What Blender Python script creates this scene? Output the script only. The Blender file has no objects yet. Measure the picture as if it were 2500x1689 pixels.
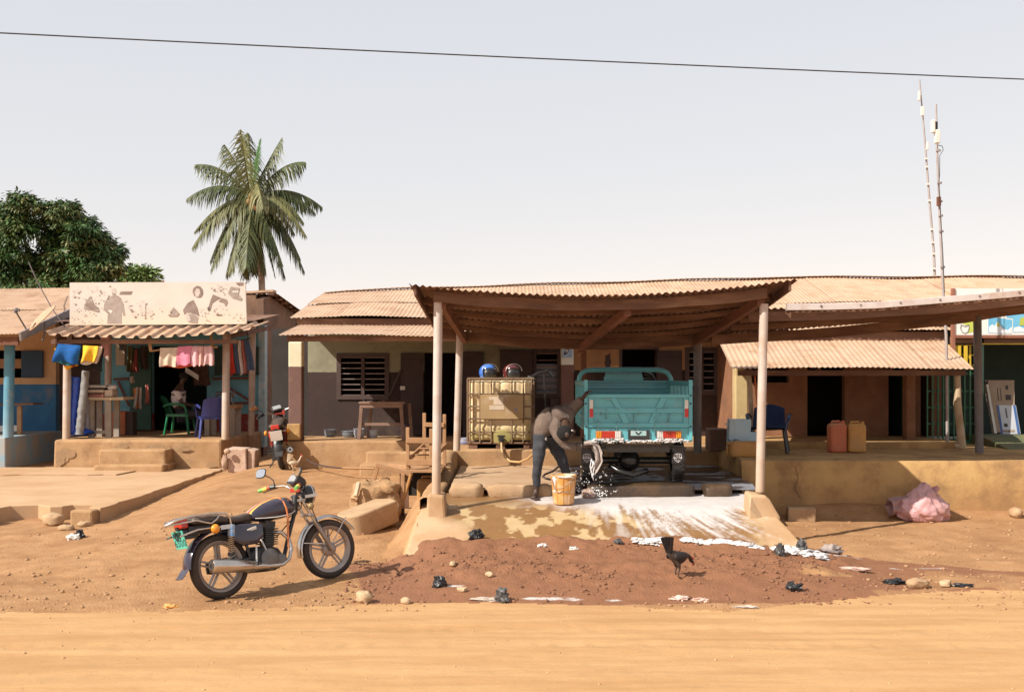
import bpy, math, random
import numpy as np
from mathutils import Vector, Matrix, noise as mnoise
random.seed(7)
sc = bpy.context.scene
col = sc.collection
R = math.radians
# ------------------------------------------------------------------ camera, sky, sun, exposure
F, YH, HC = 2700.0, 920.0, 2.08          # focal length in photo pixels, horizon row, eye height
cam = bpy.data.cameras.new('camera')
cam.sensor_width = 36.0
cam.lens = 36.0 * F / 2500.0
cam.shift_y = (YH - 844.5) / 2500.0
cam.clip_start = 0.1
cam.clip_end = 3000
camo = bpy.data.objects.new('camera', cam)
col.objects.link(camo)
camo.location = (0, 0, HC)
camo.rotation_euler = (R(90), 0, 0)
sc.camera = camo

SUN = Vector((0.94, 0.66, -1.0)).normalized()      # direction the light travels
world = bpy.data.worlds.new('World')
sc.world = world
world.use_nodes = True
wn, wl = world.node_tree.nodes, world.node_tree.links
bg = wn['Background']
sky = wn.new('ShaderNodeTexSky')
sky.sky_type = 'NISHITA'
sky.sun_disc = False
sky.sun_elevation = math.asin(-SUN.z)
sky.sun_rotation = math.atan2(-SUN.x, -SUN.y)
sky.air_density = 1.0
sky.dust_density = 0.3
sky.ozone_density = 1.0
# dry-season dust in the air: the clear sky thinned and evenly whitened in every direction
thin = wn.new('ShaderNodeMix'); thin.data_type = 'RGBA'; thin.blend_type = 'MULTIPLY'; thin.inputs[0].default_value = 1.0
thin.inputs[7].default_value = (0.50, 0.28, 0.165, 1); wl.new(sky.outputs[0], thin.inputs[6])
pale = wn.new('ShaderNodeMix'); pale.data_type = 'RGBA'; pale.blend_type = 'ADD'; pale.inputs[0].default_value = 1.0; pale.clamp_result = False
pale.inputs[7].default_value = (3.95, 4.22, 4.60, 1); wl.new(thin.outputs[2], pale.inputs[6])
wl.new(pale.outputs[2], bg.inputs[0])
bg.inputs[1].default_value = 0.10
sl = bpy.data.lights.new('sun', 'SUN')
sl.energy = 4.7
sl.angle = R(0.53)
sl.color = (1.0, 0.93, 0.82)
so = bpy.data.objects.new('sun', sl)
col.objects.link(so)
so.rotation_euler = SUN.to_track_quat('-Z', 'Y').to_euler()
so.location = (-8, -6, 14)
vs = sc.view_settings
vs.view_transform = 'Standard'
vs.look = 'None'
vs.exposure = 0.60
vs.gamma = 1.0
vs.use_curve_mapping = False
sc.cycles.max_bounces = 6

# ------------------------------------------------------------------ helpers
def P(px, py, D):
    "photo pixel at distance D -> point in the place"
    return Vector(((px - 1250.0) * D / F, D, HC - (py - YH) * D / F))
def PX(px, D): return (px - 1250.0) * D / F
def PZ(py, D): return HC - (py - YH) * D / F

def hsh(ix, iy, s):
    h = (ix * 374761393 + iy * 668265263 + s * 974634777) & 0xffffffff
    h = ((h ^ (h >> 13)) * 1274126177) & 0xffffffff
    h = h ^ (h >> 16)
    return (h & 0xffff) / 65535.0
def vn(x, y, s=0):
    x = np.asarray(x, float); y = np.asarray(y, float)
    ix = np.floor(x).astype(np.int64); iy = np.floor(y).astype(np.int64)
    fx = x - ix; fy = y - iy
    fx = fx * fx * (3 - 2 * fx); fy = fy * fy * (3 - 2 * fy)
    a = hsh(ix, iy, s); b = hsh(ix + 1, iy, s); c = hsh(ix, iy + 1, s); d = hsh(ix + 1, iy + 1, s)
    return (a + (b - a) * fx) * (1 - fy) + (c + (d - c) * fx) * fy
def fbm(x, y, s=0, o=4):
    t = 0; a = 0.5; n = 0
    for i in range(o):
        t = t + a * vn(x * 2 ** i, y * 2 ** i, s + i * 17); n += a; a *= 0.5
    return t / n
def sst(a, b, x):
    t = np.clip((np.asarray(x, float) - a) / (b - a), 0, 1)
    return t * t * (3 - 2 * t)

def tag(o, label=None, cat=None, group=None, kind=None):
    if label: o['label'] = label
    if cat: o['category'] = cat
    if group: o['group'] = group
    if kind: o['kind'] = kind
    return o
WM = {}      # world matrices of the empties
def thing(name, label, cat, loc=(0, 0, 0), rz=0.0, group=None, rot=None, scale=1.0):
    o = bpy.data.objects.new(name, None)
    o.empty_display_size = 0.2
    col.objects.link(o)
    e = Matrix.LocRotScale(Vector(loc), (Matrix.Rotation(rz, 3, 'Z') if rot is None else rot), Vector((scale,) * 3))
    o.matrix_basis = e
    WM[o.name] = e
    return tag(o, label, cat, group)
def copy_tree(o, parent=None):
    c = o.copy(); col.objects.link(c)
    if parent is not None: c.parent = parent
    for ch in list(o.children): copy_tree(ch, c)
    return c

class MB:
    def __init__(s): s.v = []; s.f = []; s.m = []; s.mi = 0
    def add(s, vs_, fs, M=None):
        o = len(s.v)
        if M is not None: vs_ = [M @ Vector(v) for v in vs_]
        s.v += [tuple(v) for v in vs_]
        s.f += [tuple(i + o for i in f) for f in fs]
        s.m += [s.mi] * len(fs)
        return s
    def box(s, x0, x1, y0, y1, z0, z1, M=None):
        return s.add([(x0, y0, z0), (x1, y0, z0), (x1, y1, z0), (x0, y1, z0), (x0, y0, z1), (x1, y0, z1), (x1, y1, z1), (x0, y1, z1)],
                     [(0, 3, 2, 1), (4, 5, 6, 7), (0, 1, 5, 4), (1, 2, 6, 5), (2, 3, 7, 6), (3, 0, 4, 7)], M)
    def cb(s, c, d, M=None):
        return s.box(c[0] - d[0] / 2, c[0] + d[0] / 2, c[1] - d[1] / 2, c[1] + d[1] / 2, c[2] - d[2] / 2, c[2] + d[2] / 2, M)
    def bar(s, a, b, w, h, up=(0, 0, 1)):
        a = Vector(a); b = Vector(b); d = (b - a); L = d.length; d.normalize(); u = Vector(up)
        if abs(d.dot(u)) > 0.98: u = Vector((0, 1, 0))
        x = d.cross(u).normalized(); u = x.cross(d).normalized()
        M = Matrix((x, d, u)).transposed().to_4x4(); M.translation = a
        return s.box(-w / 2, w / 2, 0, L, -h / 2, h / 2, M)
    def tube(s, pts, r, n=8, cap=True, M=None, closed=False):
        pts = [Vector(p) for p in pts]; k = len(pts)
        rs = r if isinstance(r, (list, tuple)) else [r] * k
        vs_ = []; fs = []; pu = None
        for i, p in enumerate(pts):
            if closed: t = pts[(i + 1) % k] - pts[i - 1]
            else: t = (pts[min(i + 1, k - 1)] - pts[max(i - 1, 0)])
            if t.length < 1e-9: t = Vector((0, 0, 1))
            t.normalize()
            if pu is None:
                pu = Vector((0, 0, 1)) if abs(t.z) < 0.9 else Vector((0, 1, 0))
            x = t.cross(pu)
            if x.length < 1e-6: x = t.cross(Vector((1, 0, 0)))
            x.normalize(); y = x.cross(t).normalized(); pu = y
            for j in range(n):
                a = 2 * math.pi * j / n
                vs_.append(p + (x * math.cos(a) + y * math.sin(a)) * rs[i])
        for i in range(k if closed else k - 1):
            i2 = (i + 1) % k
            for j in range(n):
                j2 = (j + 1) % n
                fs.append((i * n + j, i * n + j2, i2 * n + j2, i2 * n + j))
        if cap and not closed:
            fs.append(tuple(range(n - 1, -1, -1))); fs.append(tuple((k - 1) * n + j for j in range(n)))
        return s.add(vs_, fs, M)
    def cyl(s, a, b, r, r2=None, n=12): return s.tube([a, b], [r, r if r2 is None else r2], n)
    def lathe(s, prof, n=20, M=None, closed=False, arc=None):
        "prof = (radius, height) round local z"
        vs_ = []; fs = []; k = len(prof); a0, a1 = arc or (0, 2 * math.pi)
        nn = n if arc is None else n + 1
        for j in range(nn):
            a = a0 + (a1 - a0) * j / n
            for r, z in prof: vs_.append((r * math.cos(a), r * math.sin(a), z))
        for j in range(n):
            j2 = (j + 1) % nn
            for i in range(k if closed else k - 1):
                i2 = (i + 1) % k
                fs.append((j * k + i, j2 * k + i, j2 * k + i2, j * k + i2))
        return s.add(vs_, fs, M)
    def ell(s, c, r, nu=12, nv=8, M=None, jit=0.0, seed=0):
        vs_ = []; fs = []; c = Vector(c); rn = random.Random(seed)
        if not isinstance(r, (tuple, list, Vector)): r = (r, r, r)
        for i in range(nv + 1):
            t = math.pi * i / nv
            for j in range(nu):
                a = 2 * math.pi * j / nu
                d = Vector((math.sin(t) * math.cos(a), math.sin(t) * math.sin(a), math.cos(t)))
                k = 1.0
                if jit: k += jit * (mnoise.noise(d * 1.9 + Vector((seed * 3.7, seed, 0))) + 0.5 * mnoise.noise(d * 5 + Vector((seed, 0, seed * 2.1))))
                vs_.append((c.x + d.x * r[0] * k, c.y + d.y * r[1] * k, c.z + d.z * r[2] * k))
        for i in range(nv):
            for j in range(nu):
                j2 = (j + 1) % nu
                fs.append((i * nu + j, (i + 1) * nu + j, (i + 1) * nu + j2, i * nu + j2))
        return s.add(vs_, fs, M)
    def prism(s, poly, a0, a1, axis='y', M=None):
        "poly of (u, w); extruded along axis ('y': u=x w=z, 'x': u=y w=z, 'z': u=x w=y)"
        n = len(poly); vs_ = []
        for a in (a0, a1):
            for u, w in poly:
                vs_.append({'y': (u, a, w), 'x': (a, u, w), 'z': (u, w, a)}[axis])
        fs = [tuple(range(n)), tuple(range(2 * n - 1, n - 1, -1))]
        for i in range(n): fs.append((i, i + n, (i + 1) % n + n, (i + 1) % n))
        return s.add(vs_, fs, M)
    def loft(s, secs, n=16, pw=2.4, M=None, cap=True):
        "secs = (x, zlo, zhi, halfwidth[, ycentre]) superellipse rings along x"
        vs_ = []; fs = []
        for q in secs:
            x, z0, z1, w = q[:4]; yc = q[4] if len(q) > 4 else 0
            for j in range(n):
                a = 2 * math.pi * j / n; ca, sa = math.cos(a), math.sin(a)
                vs_.append((x, yc + w * math.copysign(abs(ca) ** (2 / pw), ca), (z0 + z1) / 2 + (z1 - z0) / 2 * math.copysign(abs(sa) ** (2 / pw), sa)))
        for i in range(len(secs) - 1):
            for j in range(n):
                j2 = (j + 1) % n
                fs.append((i * n + j, i * n + j2, (i + 1) * n + j2, (i + 1) * n + j))
        if cap:
            fs.append(tuple(range(n - 1, -1, -1))); fs.append(tuple((len(secs) - 1) * n + j for j in range(n)))
        return s.add(vs_, fs, M)
    def grid(s, fn, nu, nv, M=None):
        vs_ = [fn(i / nu, j / nv) for j in range(nv + 1) for i in range(nu + 1)]
        fs = [(j * (nu + 1) + i, j * (nu + 1) + i + 1, (j + 1) * (nu + 1) + i + 1, (j + 1) * (nu + 1) + i) for j in range(nv) for i in range(nu)]
        return s.add(vs_, fs, M)
    def poly(s, pts, M=None): return s.add(pts, [tuple(range(len(pts)))], M)
    def wall(s, x0, x1, z0, z1, y, t, ops=()):
        "wall facing -y with openings (xa, xb, za, zb)"
        xs = sorted({x0, x1} | {a for o in ops for a in o[:2]}); zs = sorted({z0, z1} | {a for o in ops for a in o[2:4]})
        xs = [a for a in xs if x0 <= a <= x1]; zs = [a for a in zs if z0 <= a <= z1]
        for i in range(len(xs) - 1):
            for k in range(len(zs) - 1):
                cx, cz = (xs[i] + xs[i + 1]) / 2, (zs[k] + zs[k + 1]) / 2
                if any(o[0] < cx < o[1] and o[2] < cz < o[3] for o in ops): continue
                a, b, c, d = xs[i], xs[i + 1], zs[k], zs[k + 1]
                s.add([(a, y, c), (b, y, c), (b, y, d), (a, y, d)], [(0, 1, 2, 3)])
                s.add([(a, y + t, c), (b, y + t, c), (b, y + t, d), (a, y + t, d)], [(3, 2, 1, 0)])
        for o in list(ops) + [(x0, x1, z0, z1)]:
            a, b, c, d = o[:4]; c = max(c, z0)
            s.add([(a, y, c), (b, y, c), (b, y, d), (a, y, d), (a, y + t, c), (b, y + t, c), (b, y + t, d), (a, y + t, d)],
                  [(0, 4, 5, 1), (1, 5, 6, 2), (2, 6, 7, 3), (3, 7, 4, 0)])
        return s
    def rough(s, amp, freq, seed=0):
        o = Vector((seed * 7.3, seed * 1.7, seed * 3.1))
        s.v = [tuple(Vector(v) + mnoise.noise_vector(Vector(v) * freq + o) * amp) for v in s.v]
        return s
    def rot(s, M): s.v = [tuple(M @ Vector(v)) for v in s.v]; return s
    def build(s, name, mats, parent=None, smooth=35, bevel=0, local=False, sub=0, base=True):
        me = bpy.data.meshes.new(name)
        vv = s.v; off = None
        if parent is None:
            if base and vv:
                a = np.array(vv); off = Vector(((a[:, 0].min() + a[:, 0].max()) / 2, (a[:, 1].min() + a[:, 1].max()) / 2, a[:, 2].min()))
                vv = (a - np.array(off)).tolist()
        elif not local:
            W = wmat(parent).inverted()
            vv = [tuple(W @ Vector(v)) for v in vv]
        me.from_pydata(vv, [], s.f)
        if not isinstance(mats, (list, tuple)): mats = [mats]
        for m in mats: me.materials.append(m)
        if len(mats) > 1: me.polygons.foreach_set('material_index', s.m)
        if smooth:
            me.polygons.foreach_set('use_smooth', [True] * len(me.polygons))
            if smooth < 180: me.set_sharp_from_angle(angle=R(smooth))
        me.update()
        o = bpy.data.objects.new(name, me)
        col.objects.link(o)
        if off is not None: o.location = off; WM[o.name] = Matrix.Translation(off)
        else: WM[o.name] = Matrix.Identity(4)
        if parent is not None:
            o.parent = parent
            WM[o.name] = wmat(parent).copy()
        if bevel:
            b = o.modifiers.new('bevel', 'BEVEL'); b.width = bevel; b.segments = 2; b.limit_method = 'ANGLE'; b.angle_limit = R(40)
        if sub:
            b = o.modifiers.new('subdivision', 'SUBSURF'); b.levels = sub; b.render_levels = sub
        return o
def wmat(o): return WM.get(o.name, Matrix.Identity(4))

def npmesh(name, v, faces_n, mats, parent=None, smooth=False, attrs=None, mi=None):
    "fast mesh from numpy arrays, all faces with the same corner count"
    me = bpy.data.meshes.new(name)
    n, k = faces_n.shape
    me.vertices.add(len(v)); me.vertices.foreach_set('co', np.asarray(v, np.float32).ravel())
    me.loops.add(n * k); me.loops.foreach_set('vertex_index', faces_n.astype(np.int32).ravel())
    me.polygons.add(n); me.polygons.foreach_set('loop_start', np.arange(0, n * k, k, dtype=np.int32))
    if smooth: me.polygons.foreach_set('use_smooth', np.ones(n, bool))
    if not isinstance(mats, (list, tuple)): mats = [mats]
    for m in mats: me.materials.append(m)
    if mi is not None: me.polygons.foreach_set('material_index', mi.astype(np.int32))
    me.update(calc_edges=True)
    for an, ar in (attrs or {}).items():
        a = me.attributes.new(an, 'FLOAT', 'POINT'); a.data.foreach_set('value', np.asarray(ar, np.float32))
    o = bpy.data.objects.new(name, me); col.objects.link(o)
    WM[o.name] = Matrix.Identity(4)
    if parent is not None: o.parent = parent; o.matrix_parent_inverse = Matrix.Identity(4)
    return o

# ------------------------------------------------------------------ materials
def L(r, g, b):
    f = lambda c: (c / 255 / 12.92) if c <= 10.3 else ((c / 255 + 0.055) / 1.055) ** 2.4
    return (f(r), f(g), f(b))
DUST = (0.42, 0.235, 0.115)
MATS = {}
def mat(name, c, c2=None, ns=5.0, rough=0.75, metal=0.0, bump=0.0, bs=60.0, dust=0.0, stain=None, ss=1.2, st=(0.5, 0.7),
        split=None, rnd=0.0, stretch=None, coat=0.0, spec=0.5, low=None, emit=None, fine=0.0):
    if name in MATS: return MATS[name]
    m = bpy.data.materials.new(name); m.use_nodes = True
    N, K = m.node_tree.nodes, m.node_tree.links
    b = N['Principled BSDF']
    geo = N.new('ShaderNodeNewGeometry')
    vec = geo.outputs['Position']
    if stretch:
        mp = N.new('ShaderNodeMapping'); mp.inputs['Scale'].default_value = stretch; K.new(vec, mp.inputs[0]); vec = mp.outputs[0]
    def noise(scale, det=6, rg=0.6, v=None):
        n = N.new('ShaderNodeTexNoise'); n.inputs['Scale'].default_value = scale; n.inputs['Detail'].default_value = det
        n.inputs['Roughness'].default_value = rg; K.new(v or vec, n.inputs['Vector']); return n.outputs['Fac']
    def ramp(fac, a, bb):
        r = N.new('ShaderNodeMapRange'); r.inputs[1].default_value = a; r.inputs[2].default_value = bb; K.new(fac, r.inputs[0]); return r.outputs[0]
    def mix(fac, A, B, mode='MIX'):
        x = N.new('ShaderNodeMix'); x.data_type = 'RGBA'; x.blend_type = mode
        if isinstance(fac, float): x.inputs[0].default_value = fac
        else: K.new(fac, x.inputs[0])
        for i, q in ((6, A), (7, B)):
            if isinstance(q, tuple): x.inputs[i].default_value = (*q, 1)
            else: K.new(q, x.inputs[i])
        return x.outputs[2]
    def mth(op, A, B):
        x = N.new('ShaderNodeMath'); x.operation = op
        for i, q in enumerate((A, B)):
            if isinstance(q, (int, float)): x.inputs[i].default_value = q
            else: K.new(q, x.inputs[i])
        return x.outputs[0]
    if c2 is None: c2 = tuple(min(1, x * 0.78) for x in c)
    nz = ramp(noise(ns), 0.33, 0.67)
    base = mix(nz, c, c2)
    sep = None
    if split:
        sep = N.new('ShaderNodeSeparateXYZ'); K.new(geo.outputs['Position'], sep.inputs[0])
        w = mth('ADD', sep.outputs[2], mth('MULTIPLY', mth('SUBTRACT', noise(9.0), 0.5), 0.02))
        base2 = mix(nz, split[1], tuple(x * 0.75 for x in split[1]))
        base = mix(mth('LESS_THAN', w, split[0]), base, base2)
    if rnd:
        oi = N.new('ShaderNodeObjectInfo')
        base = mix(mth('MULTIPLY', oi.outputs['Random'], rnd), base, tuple(x * 0.55 for x in c))
    if stain:
        base = mix(mth('MULTIPLY', ramp(noise(ss, 8, 0.65), *st), 0.85), base, stain)
    if low:      # earth splashed on the foot of a wall: (z0, z1, colour)
        sp = N.new('ShaderNodeSeparateXYZ'); K.new(geo.outputs['Position'], sp.inputs[0])
        w = mth('ADD', sp.outputs[2], mth('MULTIPLY', mth('SUBTRACT', noise(3.0, 8), 0.5), 0.5))
        base = mix(mth('MULTIPLY', ramp(w, low[1], low[0]), 0.8), base, low[2])
    if fine:
        base = mix(mth('MULTIPLY', ramp(noise(bs * 2.2, 3), 0.5, 0.75), fine), base, tuple(x * 0.5 for x in c2))
    if dust:
        sn = N.new('ShaderNodeSeparateXYZ'); K.new(geo.outputs['Normal'], sn.inputs[0])
        up = ramp(sn.outputs[2], -0.5, 0.9)
        dn = ramp(noise(3.5, 8), 0.3, 0.75)
        base = mix(mth('MULTIPLY', mth('MULTIPLY', up, dn), dust), base, DUST)
    K.new(base, b.inputs['Base Color'])
    b.inputs['Roughness'].default_value = rough
    b.inputs['Metallic'].default_value = metal
    b.inputs['Specular IOR Level'].default_value = spec
    if coat: b.inputs['Coat Weight'].default_value = coat; b.inputs['Coat Roughness'].default_value = 0.08
    if bump:
        bp = N.new('ShaderNodeBump'); bp.inputs['Strength'].default_value = min(1.0, bump); bp.inputs['Distance'].default_value = 0.02
        K.new(noise(bs, 5), bp.inputs['Height']); K.new(bp.outputs[0], b.inputs['Normal'])
    MATS[name] = m
    return m
def attr_mix(m, attr, colr, rough=None, power=1.0, noisy=None):
    "lay a second colour over a material where a mesh attribute says so (wet earth, foam)"
    N, K = m.node_tree.nodes, m.node_tree.links
    b = N['Principled BSDF']
    a = N.new('ShaderNodeAttribute'); a.attribute_name = attr
    fac = a.outputs['Fac']
    if noisy:
        geo = N.new('ShaderNodeNewGeometry'); mp = N.new('ShaderNodeMapping'); mp.inputs['Scale'].default_value = noisy[3] if len(noisy) > 3 else (1, 1, 1)
        K.new(geo.outputs['Position'], mp.inputs[0])
        n = N.new('ShaderNodeTexNoise'); n.inputs['Scale'].default_value = noisy[0]; n.inputs['Detail'].default_value = 8; n.inputs['Roughness'].default_value = 0.65
        K.new(mp.outputs[0], n.inputs['Vector'])
        ad = N.new('ShaderNodeMath'); ad.operation = 'MULTIPLY_ADD'; K.new(n.outputs['Fac'], ad.inputs[0]); ad.inputs[1].default_value = noisy[1]; K.new(fac, ad.inputs[2])
        r = N.new('ShaderNodeMapRange'); r.inputs[1].default_value = 0.5 + noisy[1] / 2 - noisy[2]; r.inputs[2].default_value = 0.5 + noisy[1] / 2 + noisy[2]
        K.new(ad.outputs[0], r.inputs[0]); fac = r.outputs[0]
    x = N.new('ShaderNodeMix'); x.data_type = 'RGBA'; K.new(fac, x.inputs[0])
    src = b.inputs['Base Color'].links[0].from_socket
    K.new(src, x.inputs[6])
    nz = N.new('ShaderNodeTexNoise'); nz.inputs['Scale'].default_value = 7; nz.inputs['Detail'].default_value = 6
    g2 = N.new('ShaderNodeNewGeometry'); K.new(g2.outputs['Position'], nz.inputs['Vector'])
    y = N.new('ShaderNodeMix'); y.data_type = 'RGBA'; K.new(nz.outputs['Fac'], y.inputs[0])
    y.inputs[6].default_value = (*colr, 1); y.inputs[7].default_value = (*[q * 0.72 for q in colr], 1)
    K.new(y.outputs[2], x.inputs[7]); K.new(x.outputs[2], b.inputs['Base Color'])
    if rough is not None:
        z = N.new('ShaderNodeMix'); z.data_type = 'FLOAT'; K.new(fac, z.inputs[0])
        s = b.inputs['Roughness']
        if s.links: K.new(s.links[0].from_socket, z.inputs[2])
        else: z.inputs[2].default_value = s.default_value
        z.inputs[3].default_value = rough; K.new(z.outputs[0], s)
    return m

m_dirt = mat('dirt', (0.45, 0.255, 0.125), (0.345, 0.18, 0.082), 3.2, 0.95, bump=0.9, bs=45, stain=(0.28, 0.14, 0.062), ss=1.3, st=(0.48, 0.70), fine=0.65, spec=0.2)
attr_mix(m_dirt, 'wet', (0.285, 0.130, 0.068), 0.72, noisy=(2.2, 0.55, 0.10))
attr_mix(m_dirt, 'suds', (0.72, 0.68, 0.66), 0.5, noisy=(9, 0.8, 0.08, (0.5, 1.4, 1)))
m_road = mat('road_dirt', (0.51, 0.305, 0.145), (0.44, 0.25, 0.112), 2.4, 0.95, bump=0.5, bs=55, stain=(0.40, 0.22, 0.095), ss=1.2, st=(0.47, 0.72), stretch=(0.30, 1.9, 1), fine=0.4, spec=0.2)
m_slab = mat('dusty_concrete', (0.50, 0.33, 0.20), (0.43, 0.27, 0.15), 1.5, 0.92, bump=0.25, bs=80, stain=(0.40, 0.235, 0.12), ss=0.7, spec=0.2)
m_conc = mat('stained_render', (0.43, 0.275, 0.15), (0.32, 0.19, 0.095), 2.8, 0.92, bump=0.35, bs=30, stain=(0.17, 0.10, 0.06), ss=2.2, st=(0.52, 0.74), dust=0.6, spec=0.2)
m_plat = mat('ochre_render', (0.47, 0.30, 0.125), (0.33, 0.19, 0.08), 2.6, 0.92, bump=0.3, bs=28, stain=(0.21, 0.125, 0.065), ss=2.6, st=(0.47, 0.70), dust=0.4, spec=0.2, low=(0.15, 0.65, (0.36, 0.20, 0.09)))
m_tin = mat('dusty_tin', (0.53, 0.355, 0.245), (0.46, 0.29, 0.18), 2.4, 0.7, bump=0.12, bs=30, stain=(0.29, 0.15, 0.085), ss=2.2, st=(0.50, 0.74), rnd=0.28, spec=0.3)
m_rust = mat('rusty_tin', (0.19, 0.095, 0.06), (0.13, 0.065, 0.042), 3.0, 0.75, bump=0.12, bs=30, stain=(0.32, 0.20, 0.13), ss=1.6, rnd=0.3, spec=0.3)
m_wood = mat('old_wood', (0.18, 0.09, 0.055), (0.11, 0.055, 0.034), 5, 0.85, bump=0.4, bs=40, stain=(0.30, 0.18, 0.115), ss=2.2, stretch=(0.35, 1, 1.6), rnd=0.25)
m_lwood = mat('pale_wood', (0.42, 0.235, 0.115), (0.32, 0.17, 0.08), 6, 0.8, bump=0.3, bs=50, dust=0.35, rnd=0.25)
m_post = mat('dusty_pipe', (0.52, 0.45, 0.41), (0.44, 0.36, 0.31), 2.2, 0.6, bump=0.1, bs=40, stain=(0.36, 0.23, 0.145), ss=3.0, st=(0.46, 0.75), low=(0.6, 1.5, (0.45, 0.29, 0.17)))
m_gpost = mat('grey_pipe', (0.13, 0.125, 0.13), (0.09, 0.08, 0.08), 3, 0.6, stain=(0.2, 0.14, 0.1), ss=2)
m_black = mat('black_plastic', (0.018, 0.018, 0.02), (0.03, 0.028, 0.028), 8, 0.4)
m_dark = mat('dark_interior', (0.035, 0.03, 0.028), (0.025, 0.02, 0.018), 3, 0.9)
m_white = mat('off_white', (0.68, 0.65, 0.60), (0.60, 0.56, 0.50), 5, 0.7)
# ------------------------------------------------------------------ ground
def road_edge(X):
    X = np.asarray(X, float)
    e = np.interp(X, [-9, -5, -3.5, -2, -1, 0, 1, 1.9, 2.6, 3.3, 4.2, 6, 12], [9.75, 9.85, 9.8, 10.0, 10.2, 10.2, 10.05, 9.85, 10.15, 10.4, 10.75, 10.8, 10.8])
    return e + 0.10 * (fbm(X * 2.3, X * 0 + 3, 5, 4) - 0.5)
def wet_up(X): return np.interp(X, [-1.6, -1.0, 3.2, 3.6, 4.0, 5.2, 7, 9, 30], [11.9, 12.3, 12.8, 12.6, 12.15, 11.6, 11.42, 11.35, 11.3])
def wet_lo(X): return np.interp(X, [-2, 1.5, 2.6, 3.3, 4.2, 5.2, 7, 30], [10.15, 10.1, 10.2, 10.35, 10.6, 10.85, 10.85, 10.75])
def gz(X, Y, detail=True):
    X = np.asarray(X, float); Y = np.asarray(Y, float)
    mid = 0.5 * np.clip((Y - 10.9) / 8.3, 0, 1)
    mid = np.where(mid > 0, mid, 0)
    left = 0.10 * np.clip((Y - 10.6) / 4.4, 0, 1) + 0.17 * np.clip((Y - 15) / 6.6, 0, 1)
    right = 0.20 * np.clip((Y - 10.6) / 4.8, 0, 1)
    rut = 0 * X
    wl_ = sst(-4.3, -5.7, X); wr_ = sst(2.6, 3.6, X)
    z = mid * (1 - wl_) * (1 - wr_) + left * wl_ + right * wr_
    # dirt bank in front of the washing ramp
    edge = np.interp(X, [-1.5, 3.2], [10.35, 10.3])
    t = np.clip((Y - edge) / (12.2 - edge), 0, 1)
    bank = 0.29 * (t ** 0.85) * (1 - 0.15 * np.sin(t * 3.1)) * sst(-1.45, -0.35, X + 0.28 * (Y - 11.0)) * np.interp(X, [2.4, 3.2, 3.8, 4.6], [1, 0.72, 0.25, 0.0])
    bank = bank * (1 - sst(12.5, 12.9, Y))
    z = np.maximum(z, 0) + np.where(bank > z, bank - z, 0)
    # wheel ruts worn along the road
    for yc, dp, ph in ((7.15, .009, 0.3), (7.75, .006, 1.1), (8.55, .010, 2.0), (9.15, .008, 2.6)):
        yy_ = yc + 0.10 * np.sin(X * 0.35 + ph) + 0.012 * X; q_ = (Y - yy_) / 0.085
        rut = rut - dp * np.exp(-q_ * q_) * (0.35 + 1.3 * (vn(X * 14, Y * 3, 61) - 0.25)) + 0.6 * dp * np.exp(-((np.abs(Y - yy_) - 0.17) / 0.06) ** 2)
    onroad = sst(-0.10, 0.06, road_edge(X) - Y)
    # earth banked up against the foot of the right platform
    z = z + 0.13 * sst(14.75, 15.2, Y) * sst(2.9, 3.6, X) * (Y < 16) * (0.8 + 0.4 * np.sin(X * 1.7))
    if detail:
        inb = sst(0.02, 0.12, bank)
        z = z + 0.035 * (fbm(X * 2.2, Y * 2.2, 9, 4) - 0.5) * (0.35 + inb) + 0.075 * inb * (fbm(X * 6, Y * 6, 31, 4) - 0.5) + 0.03 * inb * (fbm(X * 19, Y * 19, 33, 2) - 0.5)
        z = z + onroad * rut + onroad * (-0.012 + 0.022 * (fbm(X * 0.30, Y * 3.6, 3, 4) - 0.5) + 0.010 * (fbm(X * 7, Y * 9, 23, 3) - 0.5)) + (1 - onroad) * (0.016 * (fbm(X * 9, Y * 9, 2, 3) - 0.5) + 0.03 * (fbm(X * 3.1, Y * 3.1, 19, 3) - 0.5) * sst(14.8, 13.5, Y))
    return z
def G(x, y): return float(gz(x, y))

def axis_lines(a, b, step, far_a, far_b):
    c = list(np.arange(a, b + 1e-6, step)); lo = []; hi = []
    s = step; x = a
    while x > far_a: s *= 1.35; x -= s; lo.append(x)
    s = step; x = b
    while x < far_b: s *= 1.35; x += s; hi.append(x)
    return np.array(lo[::-1] + c + hi)
gx = axis_lines(-7.4, 7.6, 0.035, -900, 900)
gy = axis_lines(6.2, 17.5, 0.035, -60, 1500)
XX, YY = np.meshgrid(gx, gy)
ZZ = gz(XX, YY)
far = (np.abs(XX) > 40) | (YY > 45)
ZZ = np.where(far, np.where(YY > 45, 0.3, 0), ZZ)
ny, nx = XX.shape
idx = np.arange(nx * ny).reshape(ny, nx)
quads = np.stack([idx[:-1, :-1], idx[:-1, 1:], idx[1:, 1:], idx[1:, :-1]], -1).reshape(-1, 4)
cxq = XX.ravel()[quads].mean(1); cyq = YY.ravel()[quads].mean(1)
isroad = (cyq < road_edge(cxq)) & (cyq > -4)
wob = 0.25 * (fbm(XX * 1.1, YY * 1.1, 21, 4) - 0.5)
wet = sst(-0.12, 0.10, (wet_up(XX) + wob * 0.7) - YY) * sst(-0.1, 0.1, YY - wet_lo(XX) - wob * 0.2) * sst(-1.75, -1.35, XX + 0.30 * (YY - 11.0) + wob)
dry = 1 - 0.55 * sst(0.62, 0.72, fbm(XX * 0.8 + 5, YY * 1.6, 77, 3)) * sst(1.5, 2.0, XX)
wet = wet * dry
suds = np.zeros_like(XX)
def blob(cx, cy, rx, ry, k=1.0):
    global suds
    suds = np.maximum(suds, k * np.clip(1.3 - ((XX - cx) / rx) ** 2 - ((YY - cy) / ry) ** 2, 0, 1))
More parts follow.
